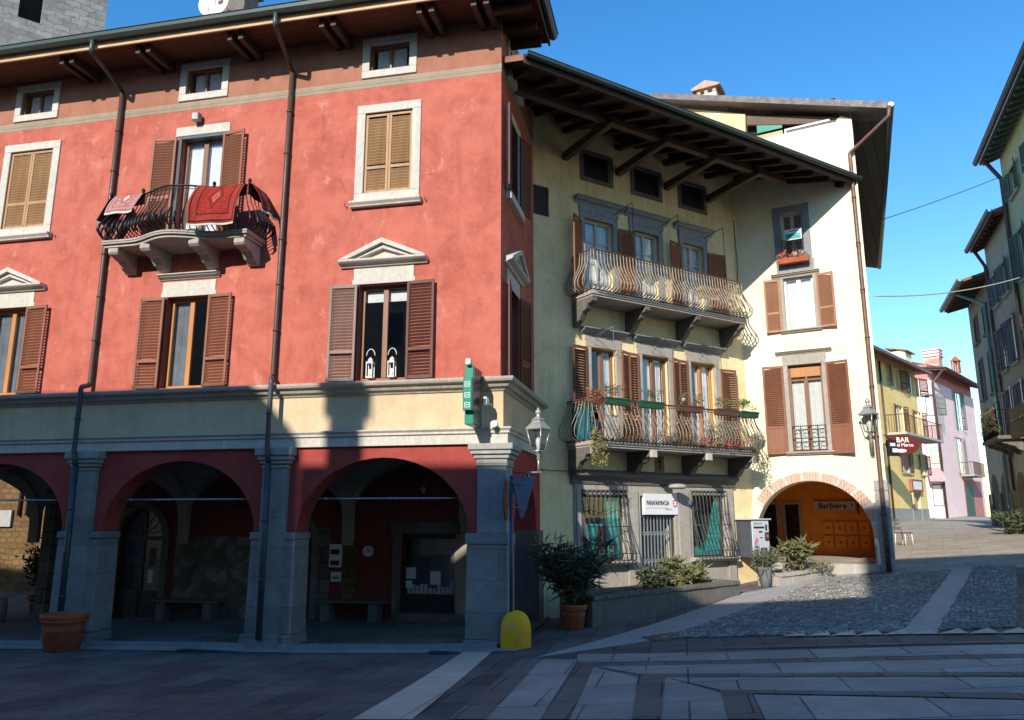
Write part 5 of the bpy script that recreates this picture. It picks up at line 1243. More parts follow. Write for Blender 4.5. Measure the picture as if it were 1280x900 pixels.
rl.tube([(by0+.05, 0, bz_+1.05), (by0+.05, -1.1, bz_+1.05), (by1-.05, -1.1, bz_+1.05), (by1-.05, 0, bz_+1.05)], .025, 6); rl.build('railing', 'rust_iron', bl)
slab([(-6.5, -.9, fz), (fe+.5, -.9, fz), (fe+.5, 3, fz+1.4), (-6.5, 3, fz+1.4)], 'roof', 'roof_tiles', FH, .2); MB().box(-6.5, fe+.5, -.98, -.9, fz-.2, fz-.02).build('gutter', 'pipe_brown', FH)
cx, cz = FY.px(1132, 443, 1.8); MB().box(cx-.9, cx+.7, 1.6, 3.0, cz-1.2, cz+.15).build('chimney', 'cream_plaster', FH)
slab([(cx-1.1, 1.4, cz+.15), (cx+1.0, 1.4, cz+.15), (cx+.8, 3.0, cz+.55), (cx-.8, 3.0, cz+.55)], 'chimney_cap', 'roof_tiles', FH, .1)
downpipe(FH, [(.15, -.08, fz-.3), (.15, -.08, 2.0)], 'pipe_brown', .06, False)

PH = thing('pink_house', 'pale pink house closing the street with a tiled roof and green shutters', 'house', (PK.o[0], PK.o[1], 0), PK.ang)
pr_ = PK.rect(1195, 492, 1206, 537); pr2 = PK.rect(1196, 548, 1206, 592); pd = PK.rect(1206, 604, 1217, 645); pt = PK.rect(1194, 452, 1200, 474)
pz = PK.px(1183, 470)[1]; ptop = PK.px(1183, 484)[1]
print('pink', pr_, pr2, pd, pz, ptop)
pl = .82
mb = MB(); wall_mesh(mb, 0, 14, 1, ptop, [pr_, pr2, pd], 0, .25); mb.build('wall', 'pink_plaster', PH)
mb = MB(); wall_mesh(mb, 0, 14, ptop, pz+.3, [pt], .12, .2); mb.build('attic_wall', 'deep_pink_plaster', PH)
simple_window(PH, pt, 'shutter_green', None, .2)
simple_window(PH, (pr_[0], pr_[0]+1.5, pr_[2], pr_[3]), 'shutter_green', 'shutter_green', lw=.75); simple_window(PH, (pr2[0]+.5, pr2[0]+1.9, pr2[2], pr2[3]), 'shutter_pale', 'shutter_pale', lw=.7)
MB().box(pd[0]+.1, 13, -.03, .02, pd[2], pd[3]+.3).build('shop_surround', 'deep_pink_plaster', PH)
d = MB().box(pd[0]+.3, pd[1], -.05, .05, pd[2], pd[3]).build('door', 'shutter_green', PH)
bp = MB().box(pd[0]-.5, pd[0]+3.4, -1.1, .02, pd[3]+.5, pd[3]+.65).build('balcony', 'warm_stone', PH); rl = MB(); bzz = pd[3]+.65
for k in range(22): x = pd[0]-.45+3.8*k/21; rl.tube([(x, -1.05, bzz), (x, -1.05, bzz+1.05)], .016, 4)
for k in range(6): rl.tube([(pd[0]-.45, -1.05+k*.2, bzz), (pd[0]-.45, -1.05+k*.2, bzz+1.05)], .016, 4)
rl.tube([(pd[0]-.45, 0, bzz+1.05), (pd[0]-.45, -1.05, bzz+1.05), (pd[0]+3.35, -1.05, bzz+1.05)], .03, 6).build('railing', 'rust_iron', bp)
# its face towards the piazza
la = PKL.ang-PK.ang
def ll(x, y=0): # PKL local -> PH local
    return (x*math.cos(la)-y*math.sin(la), x*math.sin(la)+y*math.cos(la))
k1 = PKL.rect(1157, 493, 1171, 520); k2 = PKL.rect(1164, 559, 1178, 580); k3 = PKL.rect(1166, 605, 1181, 633); k4 = PKL.rect(1157, 455, 1172, 463)
print('pinkL', k1, k2, k3)
mb = MB(); wall_mesh(mb, -7, 0, 1, ptop, [k1, k2, k3], 0, .25); mb.build('wall', 'pink_plaster', PH, (0, 0, 0), la)
mb = MB(); wall_mesh(mb, -7, -.15, ptop, pz+.3, [], .12, .2); mb.build('attic_wall', 'deep_pink_plaster', PH, (0, 0, 0), la)
def lwin(r, fm_, shm=None, side=1, lw=.6):
    x0, x1, z0, z1 = r; w_, h = x1-x0, z1-z0; s = .08; a, b = ll(x0)
    f = MB().box(0, w_, .08, .14, 0, s).box(0, w_, .08, .14, h-s, h).box(0, s, .081, .139, s, h-s).box(w_-s, w_, .081, .139, s, h-s).build('window', fm_, PH, (a, b, z0), la)
    MB().box(.03, w_-.03, .11, .116, .03, h-.03).build('pane', 'glass', f); MB().box(.05, w_-.05, .2, .205, .05, h-.05).build('curtain', 'curtain', f)
    if shm: shutter(f, lw, h, w_+.02, -.04, 0, 1, shm, 172, pitch=.1)
    return f
lwin(k1, 'shutter_green', 'shutter_green', lw=.62); f = lwin(k3, 'shutter_green')
a, b = ll(k2[0]); shutter_mb(k2[1]-k2[0], k2[3]-k2[2], pitch=.1).build('window', 'shutter_pale', PH, (a, b+.05, k2[2]), la)
aw = MB(); w_ = k3[1]-k3[0]+.3; aw.add([(0, 0, 1.2), (w_, 0, 1.2), (w_, -.9, .1), (0, -.9, .1), (0, 0, 1.16), (w_, 0, 1.16), (w_, -.87, .05), (0, -.87, .05)], [(0,1,2,3), (7,6,5,4), (0,3,7,4), (1,5,6,2), (3,2,6,7)])
a, b = ll(k3[0]-.3); aw.build('awning', 'awning', PH, (a, b, k3[3]+.1), la)
tz = pz-.1; A = ll(-8, -1.0); B_ = (-.1, -1.25); mb = MB()
E0, E1, E2 = (A[0], A[1], tz), (.35, -1.15, tz), (15, -1.0, tz); c1, c2 = (15, 5, tz+2.3), (-1.0, 7, tz+2.6)
slab([E1, E2, c1, (2.0, 4.2, tz+2.0)], 'roof', 'roof_tiles', PH, .15); slab([E0, E1, (2.0, 4.2, tz+2.0), (A[0]+1.5, A[1]+7, tz+2.0)], 'roof', 'roof_tiles', PH, .15)
MB().tube([E0, E1, E2], .1, 6).build('gutter', 'pipe_brown', PH)
downpipe(PH, [(.1, -1.0, tz-.1), (-.12, -.16, tz-1.2), (-.12, -.16, 2.1)], 'pipe_brown', .09, False)
cx, cz = PK.px(1171, 449, 1.5); m_ = MB().box(cx-.6, cx+.6, 1.2, 2.4, cz-.8, cz)
m_.build('chimney', 'brick_arch', PH); m_ = MB()
for k in range(3): m_.box(cx-.75, cx+.75, 1.05, 2.55, cz+.3*k+.2, cz+.3*k+.27); 
for a_ in (-.6, -.2, .2, .5): m_.box(cx+a_, cx+a_+.12, 1.15, 2.45, cz, cz+.8)
m_.build('chimney_cap', 'pink_plaster', PH)
cx, cz = PK.px(1196, 450, 1.5); MB().box(cx-.32, cx+.32, 1.3, 1.95, cz-1.3, cz-.15).build('chimney', 'terracotta', PH); MB().add([(cx-.45, 1.17, cz-.15), (cx+.45, 1.17, cz-.15), (cx+.45, 2.07, cz-.15), (cx-.45, 2.07, cz-.15), (cx, 1.62, cz+.45)], [(3,2,1,0), (0,1,4), (1,2,4), (2,3,4), (3,0,4)]).build('chimney_cap', 'terracotta', PH)

# right-hand row: local x runs towards the viewer
def row_house(name, label, x0, x1, ztop, mat, eave_mat, over=1.0, wins=(), arches=(), gutter='pipe_brown', y0=0.0):
    t_ = thing(name, label, 'house', (*RR.w(x0, y0)[:2], 0), RR.ang); L = x1-x0
    za = 5.4 if arches else 1.0
    mb = MB(); wall_mesh(mb, 0, L, za, ztop, [q[:4] for q in wins], 0, .25)
    if arches: arch_wall(mb, 0, L, .4, za, list(arches), 0, .6, 20)
    mb.quad((0, 0, .5), (0, 9, .5), (0, 9, ztop), (0, 0, ztop)).quad((L, 0, .5), (L, 9, .5), (L, 9, ztop), (L, 0, ztop)).quad((0, 9, .5), (L, 9, .5), (L, 9, ztop), (0, 9, ztop))
    if arches: mb.quad((0, 3.5, .5), (L, 3.5, .5), (L, 3.5, za), (0, 3.5, za)).quad((0, .6, za-.05), (L, .6, za-.05), (L, 3.5, za-.05), (0, 3.5, za-.05))
    mb.build('wall', mat, t_)
    r_ = slab([(-.3, -over, ztop+.05), (L+.2, -over, ztop+.05), (L+.2, 4.5, ztop+1.6), (-.3, 4.5, ztop+1.6)], 'roof', 'roof_tiles', t_, .12)
    MB().quad((-.28, -over+.02, ztop-.08), (L+.18, -over+.02, ztop-.08), (L+.18, .1, ztop+.2), (-.28, .1, ztop+.2)).build('soffit', eave_mat, t_, fix=False)
    n = int(L/.5)
    for k in range(min(n, 40)): x = -.1+(L+.1)*k/n; MB().beam((x, .1, ztop+.12), (x, -over+.08, ztop-.13), .08, .10).build('rafter', eave_mat, t_)
    MB().sweep([(-.35, -over), (L+.25, -over)], [(o, ztop+.06+z) for o, z in gp]).build('gutter', gutter, t_)
    return t_
z3, z2, z1 = 12.5, 13.9, 16.1
def RW(x, z, w_=.95, h=1.75): return (x-w_/2, x+w_/2, z, z+h)
def rx(u, v): return RR.px(u, v)
R3x, R2x, R1x = 5.2, 10.4, 15.0
wl = []
for (u, v, hh) in ((1208, 432, 1.3), (1221, 420, 1.3), (1221, 478, 2.0), (1232, 466, 2.0), (1243, 455, 2.0), (1221, 545, 1.9), (1232, 540, 1.9), (1243, 520, 2.2)):
    x, z = rx(u, v); wl.append((x, z, hh))
print('row wins', wl)
xs3 = [6.7, 8.9]
W3 = [RW(x-R3x, z, .9, h) for x in xs3 for z, h in ((10.4, 1.2), (7.7, 1.8), (5.6, 1.5))]
A3_ = [(0.4, 2.0, 3.4, .8), (2.5, 4.2, 3.3, .85)]
r3 = row_house('grey_house', 'dark grey rendered house over arches, furthest of the right-hand row', R3x, R2x, z3, 'grey_plaster', 'soffit_grey', 1.0, W3, A3_, 'zinc')
for k, a in enumerate(W3):
    f = simple_window(r3, a, 'shutter_blue', None, fm='dark_stone', curtain=None); closed_shutters(f, 0, a[1]-a[0], 0, a[3]-a[2], .05, 'shutter_dark' if k % 3 == 0 else 'shutter_blue') if True else shutter(f, .45, a[3]-a[2], -.02, -.04, 0, -1, 'shutter_blue', 165, pitch=.09)
for x in (2.25, 4.5, .15): bevel(MB().box(x-.32, x+.32, -.08, .02, .5, 3.3).build('pier', 'dark_stone', r3), .02)
downpipe(r3, [(3.3, -.95, z3-.1), (4.3, -.1, z3-.9), (4.3, -.1, 2.6)], 'green_pipe', .07, False)
xs2 = [R2x+1.2, R2x+3.1]
W2 = [RW(x-R2x, z, .85, h) for x in xs2 for z, h in ((11.0, 1.3), (8.2, 1.8), (5.5, 1.9))]
r2 = row_house('taupe_house', 'beige brown house with blue grey shutters in the middle of the right-hand row', R2x, R1x, z2, 'taupe_plaster', 'dark_beam', .5, W2, [(.3, 2.0, 3.2, .85), (2.5, 4.2, 3.1, .85)], 'pipe_brown')
bb = bevel(MB().box(.1, 3.3, -1.0, .02, 5.2, 5.34).build('balcony', 'dark_stone', r2), .01)
for x in (.4, 1.7, 3.0): console(bb, x, 5.2, .85, .5, .18, 'dark_stone')
rl = MB()
for k in range(26): x = .15+3.1*k/25; rl.tube([(x, -.95, 5.34), (x, -.95, 6.35)], .012, 4)
for k in range(7): rl.tube([(.15, -.95+k*.15, 5.34), (.15, -.95+k*.15, 6.35)], .012, 4); rl.tube([(3.25, -.95+k*.15, 5.34), (3.25, -.95+k*.15, 6.35)], .012, 4)
rl.tube([(.15, 0, 6.35), (.15, -.95, 6.35), (3.25, -.95, 6.35), (3.25, 0, 6.35)], .02, 5).build('railing', 'black_iron', bb)
for a in W2: simple_window(r2, a, 'shutter_blue', 'shutter_blue', fm='warm_stone', lw=.43)
downpipe(r2, [(.2, -.45, z2-.1), (.25, -.1, z2-.9), (.25, -.1, 1.6)], 'pipe_brown', .07, False)
W1_ = [RW(x, z, 1.0, h) for x in (1.6, 4.4, 7.2) for z, h in ((14.0, 1.0), (10.8, 1.8), (7.3, 1.9))]
r1 = row_house('pale_house', 'pale yellow green house with a green timber eave at the right edge', R1x, R1x+11, z1, 'pale_green_plaster', 'shutter_green', .65, W1_, [(1.2, 3.4, 2.4, 1.1), (4.2, 6.4, 2.3, 1.1), (7.2, 9.4, 2.2, 1.1)], 'pipe_brown')
for a in W1_: simple_window(r1, a, 'shutter_green', 'shutter_green', fm='warm_stone', lw=.5)
downpipe(r1, [(.25, -.6, z1-.1), (.3, -.1, z1-1.0), (.3, -.1, 1.5)], 'pipe_brown', .08, False)
sp_ = MB().box(2.2, 2.45, -1.5, -.05, 3.6, 4.75).build; 
x, z = RR.px(1266, 530, -.9); print('dark sign', x, z)
o = thing('hanging_sign', 'big dark signboard jutting from the right-hand row, cut off by the picture edge', 'sign', (*RR.w(x-.2, -.9)[:2], z-.55), RR.ang)
bevel(MB().box(0, 2.6, -.06, .06, 0, 1.05).build('panel', 'ink_black', o), .01); MB().box(.3, .34, .0, .9, .4, .44).box(2.2, 2.24, .0, .9, .4, .44).build('bracket', 'grey_iron', o)
for k in range(5): MB().tube([(.5+k*.4, -.1, .62), (.5+k*.4, -.06, .62)], .05, 6).build('lamp', 'rust_iron', o)
# ---------------------------------------------------------------- old stone tower and courtyard house
TF = Frame(-18.6, 31.5, .80, .60)
T = thing('stone_tower', 'grey masonry tower rising behind the red roof with a dark opening', 'tower', (*TF.o, 0), TF.ang)
tw = TF.rect(24, -14, 54, 26); print('tower win', tw, TF.px(133, 20), TF.px(133, 40))
xr = TF.px(132, 25)[0]
mb = MB(); wall_mesh(mb, -11, xr, 0, 36, [(tw[0], tw[1], tw[2], tw[3]+1)], 0, .9); mb.quad((xr, 0, 0), (xr, 9, 0), (xr, 9, 36), (xr, 0, 36)).quad((-11, 0, 0), (-11, 9, 0), (-11, 9, 36), (-11, 0, 36)).quad((-11, 9, 0), (xr, 9, 0), (xr, 9, 36), (-11, 9, 36)).build('wall', 'tower_stone', T)
MB().box(tw[0]-.1, tw[1]+.1, .9, 1.0, tw[2]-.1, tw[3]+1.1).build('opening', 'dark_void', T)
CF = Frame(*R.w(-16, 10.5)[:2], R.e[0], R.e[1])
CH = thing('courtyard_house', 'rough brown stone house seen through the left arch of the arcade', 'house', (*CF.o, 0), CF.ang)
MB().box(-12, 9, 0, .4, -1.5, 5.2).build('wall', 'rubble_stone', CH); MB().box(-12, 9, .4, 5, -1.5, 5.0).build('rear', 'rubble_stone', CH)
slab([(-12.4, -.3, 5.2), (9.4, -.3, 5.2), (9.4, 5.4, 6.0), (-12.4, 5.4, 6.0)], 'roof', 'roof_tiles', CH)
for u in (23, 33): 
    x, z = R.px(u, 640, 10.4); downpipe(CH, [(x-(-16), -.09, 4.9), (x-(-16), -.09, 2.3)], 'pipe_brown', .06, False)
x, z = R.px(4, 648, 10.4); MB().box(x+16-.35, x+16+.35, -.12, 0, z-.3, z+.3).build('meter_cabinet', 'concrete', CH)

# ---------------------------------------------------------------- houses behind the viewer (they shade the piazza)
sx, sy = .40, .9165; te = math.tan(SUN_EL)
def qp(q, p): return (sx*p+sy*q, sy*p-sx*q)
PB = -7.0
BF = Frame(*qp(0, PB), *[-a for a in (sy, -sx)])   # local x runs to the viewer's left when looking back, y away
def hsh(z): return z+(13.3-PB)*te
def back_house(name, label, q0, q1, prof, mat, roofh=2.0):
    t_ = thing(name, label, 'house', (*BF.o, 0), BF.ang)
    mb = MB(); mb.prism(prof, 0, 9); mb.build('wall', mat, t_)
    wn = MB(); n = max(1, int((q1-q0)/3))
    for k in range(n):
        for fl_ in range(3):
            x = -(q0+(q1-q0)*(k+.5)/n); z = 3.4+fl_*3.3
            f = MB().box(x-.55, x+.55, -.06, .0, z, z+1.8).build('window', 'pale_stone', t_); MB().box(x-.45, x+.45, -.08, -.06, z+.1, z+1.7).build('pane', 'shutter_blue', f)
    return t_
zl, zm_, zr_ = hsh(4.10), hsh(3.02), hsh(7.35)
tq = lambda t, : 0
def qred(t, zz=0):  # lateral sun coordinate of a point t along the red facade
    x, y, _ = R.w(t, 0); return sy*x-sx*y
def hs(s_, z):
    x, y, _ = R.w(s_, 0); return z+(sx*x+sy*y-PB)*te
qa, qb = qred(R.px(318, 500)[0]), qred(R.px(376, 560)[0])
back_house('piazza_house', 'tall grey house across the piazza behind the viewer', -34, qb, [(34, -1), (-qb, -1), (-qb, hs(-4.15, 3.75)), (-qa, hs(-4.95, 4.85)), (-qred(-12.5), hs(-12.5, 4.93)), (34, hs(-12.5, 4.93))], 'grey_plaster')
t_ = back_house('piazza_house', 'lower house with a brick chimney across the piazza behind the viewer', qb, .12, [(-qb-.01, -1), (-.12, -1), (-.12, zm_), (-qred(-.4), hs(-.4, 3.25)), (-qb-.01, hs(-4.15, 3.3))], 'grey_plaster')
qc0, qc1 = qred(R.px(410, 500)[0]), qred(R.px(456, 500)[0])
zch = hs(-3.1, 4.72); MB().box(-qc1, -qc0, .05, .9, zm_-1.5, zch).box(-qc1-.12, -qc0+.12, -.0, 1.0, zch, zch+.15).build('chimney', 'brick_arch', t_)
back_house('piazza_house', 'tall plastered house closing the piazza behind the viewer', .12, 24, [(-.121, -1), (-24, -1), (-24, zr_), (-.121, zr_)], 'taupe_plaster')

# ---------------------------------------------------------------- street things on the red house
def on(F, x, y, z, name, label, cat, rz=0.0, group=None): return thing(name, label, cat, F.w(x, y, z), F.ang+rz, group)
# satellite dish
x, z = R.px(267, 3, .4); t_ = on(R, x, .4, z-.55, 'satellite_dish', 'white satellite dish on the red house roof edge', 'satellite dish')
d = MB(); n = 20; pr_ = [(0, .10), (.15, .09), (.28, .055), (.40, 0.0)]; vs = [(0, .10, 0)]
for r_, q in pr_[1:]: vs += [(r_*1.02*math.cos(2*math.pi*k/n), q, r_*.98*math.sin(2*math.pi*k/n)) for k in range(n)]
fs = [(0, 1+k, 1+(k+1) % n) for k in range(n)]+[(1+i*n+k, 1+i*n+(k+1) % n, 1+(i+1)*n+(k+1) % n, 1+(i+1)*n+k) for i in range(2) for k in range(n)]
d.add([(a, b, c+.55) for a, b, c in vs], fs, True); dd = d.build('dish', 'dish_white', t_); m_ = dd.modifiers.new('s', 'SOLIDIFY'); m_.thickness = .012
MB().tube([(0, .12, -.45), (0, .12, .5)], .022, 8).build('mast', 'zinc', t_); MB().tube([(-.05, .02, .02), (-.06, -.16, .5), (-.05, -.10, 1.05)], .010, 6).build('receiver_arm', 'zinc', t_)
MB().box(.05, .21, .000, .003, .57, .68).build('badge', 'red_paint', t_)
MB().box(.06, .20, -.002, .0005, .58, .67).build('badge_inner', 'dish_white', t_)
# flood light above the balcony door
x, z = R.px(250, 150); t_ = on(R, x, 0, z, 'wall_light', 'small grey wall light above the red house balcony door', 'wall light')
bevel(MB().box(-.09, .09, -.20, -.04, -.10, .10).build('housing', 'zinc', t_), .02); MB().box(-.03, .03, -.04, 0, -.03, .03).build('mount', 'grey_iron', t_); MB().box(-.07, .07, -.19, -.05, -.105, -.10).build('lens', 'lamp_glass', t_)
# pharmacy sign: reads from the side, edge on to the viewer
x, z = R.px(590, 497, -.55); t_ = on(R, x, -.55, z, 'pharmacy_sign', 'green boxed pharmacy sign projecting above the corner pillar', 'sign')
bx = MB(); bevel(bx.box(-.085, .085, -.33, .36, -.28, .33).build('box', 'sign_green', t_), .012)
bevel(MB().box(-.085, .085, -.22, .36, .33, .56).build('cross_arm', 'sign_green', t_), .012); bevel(MB().box(-.085, .085, -.20, .36, -.52, -.28).build('cross_arm', 'sign_green', t_), .012)
MB().box(.0855, .10, -.30, .33, -.26, .31).box(.0855, .10, -.2, .34, .32, .54).box(.0855, .10, -.18, .34, -.50, -.29).build('side_panel', 'sign_green_dark', t_)
m_ = MB()
for zz in (.20, 0.0, -.18): m_.box(-.05, .05, -.334, -.3301, zz-.045, zz-.036).box(-.05, .05, -.334, -.3301, zz+.036, zz+.045).box(-.05, -.042, -.334, -.3301, zz-.036, zz+.036).box(.042, .05, -.334, -.3301, zz-.036, zz+.036).box(-.03, .03, -.3335, -.3301, zz-.006, zz+.006)
m_.build('lettering', 'ink_white', t_)
bevel(MB().box(-.05, .05, -.32, -.18, .56, .68).build('finial', 'white_paint', t_), .02); MB().box(-.02, .02, .36, .54, -.03, .03).box(-.02, .02, .36, .54, .20, .26).build('bracket', 'grey_iron', t_)
# security camera and round alarm at the corner
x, z = R.px(611, 505, -.25); t_ = on(R, x, -.06, z, 'security_camera', 'small white camera on the beige frieze beside the pharmacy sign', 'camera')
MB().tube([(0, 0, 0), (0, -.14, .02), (-.04, -.2, .02)], .018, 6).build('arm', 'white_paint', t_); bevel(MB().box(-.09, .0, -.36, -.16, -.03, .12).build('body', 'white_paint', t_), .02); MB().box(-.075, -.015, -.365, -.36, -.01, .08).build('lens', 'ink_black', t_)
x, z = R.px(618, 531, -.2); t_ = on(R, x, -.2, z-.02, 'spotlight', 'small round blue white spotlight sitting on the string course corner', 'spotlight')
MB().tube([(0, .06, .03), (0, -.06, .03)], .065, 14).build('housing', 'white_metal', t_); MB().tube([(0, -.061, .03), (0, -.068, .03)], .052, 14).build('lens', 'sign_white', t_); MB().box(-.03, .03, -.02, .1, -.06, -.02).build('mount', 'grey_iron', t_)
# street lantern
def lantern(t_, z0, s=1.0, mat='lamp_silver', cx=0, cy=0, rot=0.4):
    def ring(r, z): return [(cx+r*math.cos(rot+math.pi/2*k), cy+r*math.sin(rot+math.pi/2*k), z) for k in range(4)]
    zb, zt_ = z0, z0+.46*s; rb, rt = .14*s, .25*s
    A, B = ring(rb, zb), ring(rt, zt_); g = MB(); g.add(A+B, [(k, (k+1) % 4, (k+1) % 4+4, k+4) for k in range(4)]); g.build('lantern_glass', 'lamp_glass', t_)
    f = MB()
    for a, b in zip(A, B): f.tube([a, b], .013*s, 5)
    for P_ in (A, B): f.tube(P_, .014*s, 5, closed=True)
    f.lathe([(.02*s, -.20*s), (.045*s, -.17*s), (.03*s, -.12*s), (.07*s, -.06*s), (.10*s, -.02*s), (.12*s, 0)], (cx, cy, zb), 12)
    f.build('lantern_frame', mat, t_)
    c = MB(); C1, C2, C3 = ring(rt*1.12, zt_), ring(rt*1.14, zt_+.02*s), ring(.15*s, zt_+.15*s); C4 = ring(.13*s, zt_+.19*s); C5 = ring(.16*s, zt_+.20*s); C6 = ring(.05*s, zt_+.28*s)
    for P_, Q_ in ((C1, C2), (C2, C3), (C3, C4), (C4, C5), (C5, C6)): c.add(P_+Q_, [(k, (k+1) % 4, (k+1) % 4+4, k+4) for k in range(4)])
    c.add(C1, [(3, 2, 1, 0)])
    c.lathe([(.05*s, .26*s), (.06*s, .29*s), (.03*s, .31*s), (.065*s, .35*s), (.07*s, .38*s), (.05*s, .42*s), (.02*s, .44*s), (.025*s, .46*s), (0, .48*s)], (cx, cy, zt_), 12)
    c.build('lantern_roof', mat, t_)
    MB().lathe([(.03*s, 0), (.035*s, .06*s), (.05*s, .12*s), (.06*s, .2*s), (.05*s, .26*s), (0, .30*s)], (cx, cy, zb), 12).build('bulb', 'bulb', t_)
# bracket lamp on the side of the red house: arm runs outwards (house x) from the side wall
ly = .75; x, z = RS.px(672, 580, -.5); zz = 3.12
o_out = .60
t_ = thing('street_lamp', 'silver bracket street lamp on the shaded side of the red house corner', 'street lamp', R.w(.10, ly, zz), R.ang)
lx = R.px(673, 560, ly)[0]-.10; print('lamp x', lx, R.px(670, 578, ly), R.px(670, 560, ly))
zl0 = R.px(670, 562, ly)[1]-zz
m_ = MB().tube([(0, 0, 0), (lx+.06, 0, 0)], .016, 6).tube([(lx, 0, 0), (lx, 0, zl0-.12)], .02, 8)
def scroll(cx, cz, r0, turns, s=1, ph=0): return [(cx+s*(r0*(1-t/(turns*6.283)*.75))*math.cos(t+ph), 0, cz+(r0*(1-t/(turns*6.283)*.75))*math.sin(t+ph)) for t in [turns*6.283*k/26 for k in range(27)]]
m_.tube(scroll(lx-.20, -.13, .12, 1.3, 1, 1.4), .010, 5).tube(scroll(.16, -.13, .11, 1.3, -1, 1.4), .010, 5).tube([(0, 0, -.42), (.10, 0, -.30), (.3, 0, -.12), (lx-.2, 0, -.01)], .012, 5)
m_.box(-.03, .0, -.05, .05, -.48, .06).build('bracket', 'lamp_silver', t_); lantern(t_, zl0-.03, .92, 'lamp_silver', lx)
# wall lantern on the white house
x, z = W.px(1091, 565); t_ = on(W, x, 0, z, 'wall_lantern', 'tall ornate wall lantern on the white house beside the downpipe', 'lantern')
m_ = MB().box(-.05, .05, -.03, 0, -.15, .30).tube([(0, -.03, -.10), (0, -.16, .0), (0, -.20, .20), (0, -.24, .36)], [.03, .05, .06, .04], 8).tube([(q[0], q[2]*1-.12, q[1]+.2) for q in [(0, .1*math.sin(t), .1*math.cos(t)) for t in [k*.5 for k in range(12)]]], .02, 6)
m_.tube([(0, -.02, .25), (0, -.14, .3), (0, -.24, .34)], .03, 6).build('bracket', 'bronze_iron', t_); lantern(t_, .52, .95, 'lamp_silver', 0, -.26)
# sign post with edge-on signs
x, y = -.015, 14.28; t_ = thing('sign_post', 'blue grey pole with three traffic signs seen from behind and edge on', 'traffic sign', (x, y, gz(x, y)), 0)
zt_ = EYE+ray(633, 596)[2]/ray(633, 596)[1]*y-gz(x, y)
MB().tube([(0, 0, 0), (0, 0, zt_)], .032, 12).lathe([(.034, 0), (.034, .02), (0, .03)], (0, 0, zt_-.005), 12).build('pole', 'sign_blue', t_)
def plate(pts, name, mat, loc, rz, th=.02): o = MB().prism(pts, -th/2, th/2).build(name, mat, t_, loc, rz); return bevel(o, .004)
plate([(-.02, .0), (.48, .04), (.22, -.72), (.14, -.72)], 'sign_plate', 'sign_blue', (.03, .03, zt_-.02), math.radians(28), .03)
cir = [(.26*math.cos(k*math.pi/12), .26*math.sin(k*math.pi/12)) for k in range(24)]
plate([(a, b*1.45) for a, b in cir], 'sign_plate', 'maroon_sign', (-.09, -.06, zt_-.42), math.radians(80), .022)
plate([(a*.9, b*.38) for a, b in cir], 'sign_bar', 'ink_white', (-.103, -.063, zt_-.38), math.radians(80), .004)
MB().box(-.08, .3, -.015, .015, zt_-.12, zt_-.10).box(-.08, .3, -.015, .015, zt_-.56, zt_-.54).build('clamp', 'zinc', t_)
# yellow dome
x, y = G(645, 812); x2, y2 = G(664, 811); s_ = (x2-x)/.245
t_ = bevel(MB().lathe([(.27, -.15), (.27, 0), (.272, .02), (.268, .28), (.262, .36), (.245, .44), (.21, .515), (.16, .57), (.10, .605), (.04, .62), (0, .622)], (0, 0, 0), 40).build('bollard', 'yellow_paint', None, (x, y+.27, gz(x, y)), 0), .0)
t_.modifiers.clear(); tag(t_, 'scuffed yellow domed bollard at the foot of the corner pillar', 'bollard')
print('bollard', x, y, x2)
x, y = G(2, 779); tag(MB().lathe([(.16, -.1), (.16, .55), (.15, .60), (.1, .63), (0, .64)], (0, 0, 0), 20).build('bollard', 'concrete', None, (x-.08, y, gz(x, y))), 'short grey stone bollard at the left picture edge', 'bollard')
# empty terracotta pot and shrub behind it
x, y = G(76, 813); sc = .5
t_ = thing('terracotta_pot', 'big empty terracotta pot standing in front of the left arcade pillar', 'flower pot', (x+.02, y-.02, gz(x, y+.2)+.01), 0)
print('pot', x, y, G(47, 780), G(105, 780))
P_ = pot_prof(.42, .68); o = MB().lathe(P_, (0, 0, 0), 40).build('pot', 'terracotta', t_); o.rotation_euler = (0, 0, 0); MB().lathe([(.36, .6), (0, .61)], (0, 0, 0), 24).build('soil', 'earth', t_)
x, y = G(42, 771); t_ = thing('potted_shrub', 'leafy shrub in a dark terracotta pot behind the left arcade pillar', 'potted plant', (x, y+.3, gz(x, y)+.05), 0)
MB().lathe(pot_prof(.36, .5), (0, 0, 0), 30).build('pot', 'terracotta_dark', t_); bush(t_, 'foliage', (0, 0, .4), 1.75, .85, 26, 9, 'leaf_dark', random.Random(4), .13, 1.5, clump=.22)
# benches, posters and lamp in the arcade
def bench(x0, x1, y, label):
    z = gz(*R.w((x0+x1)/2, y)[:2])+.05; t_ = on(R, (x0+x1)/2, y, z, 'bench', label, 'bench', group='benches under the arcade'); L = (x1-x0)/2
    bevel(MB().box(-L, L, -.2, .2, .40, .46).build('seat', 'shaded_stone', t_), .01)
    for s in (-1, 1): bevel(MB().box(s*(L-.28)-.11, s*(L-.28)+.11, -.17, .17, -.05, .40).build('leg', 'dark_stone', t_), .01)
bench(bx_(206), bx_(288), SD-.25, 'stone slab bench against the patched rear wall of the middle arch'); bench(bx_(405), bx_(490), SD-.25, 'stone slab bench in deep shade inside the arch nearest the corner')
x, z = R.px(421, 697, SD); t_ = on(R, x, SD-.06, z-.22, 'notice_box', 'pale double notice box on the rear arcade wall in the corner arch', 'notice box')
bevel(MB().box(-.15, .15, -.05, .05, 0, .54).build('frame', 'white_paint', t_), .008); MB().box(-.11, .11, -.055, -.05, .30, .42).box(-.11, .11, -.055, -.05, .05, .16).build('notice', 'ink_black', t_); 
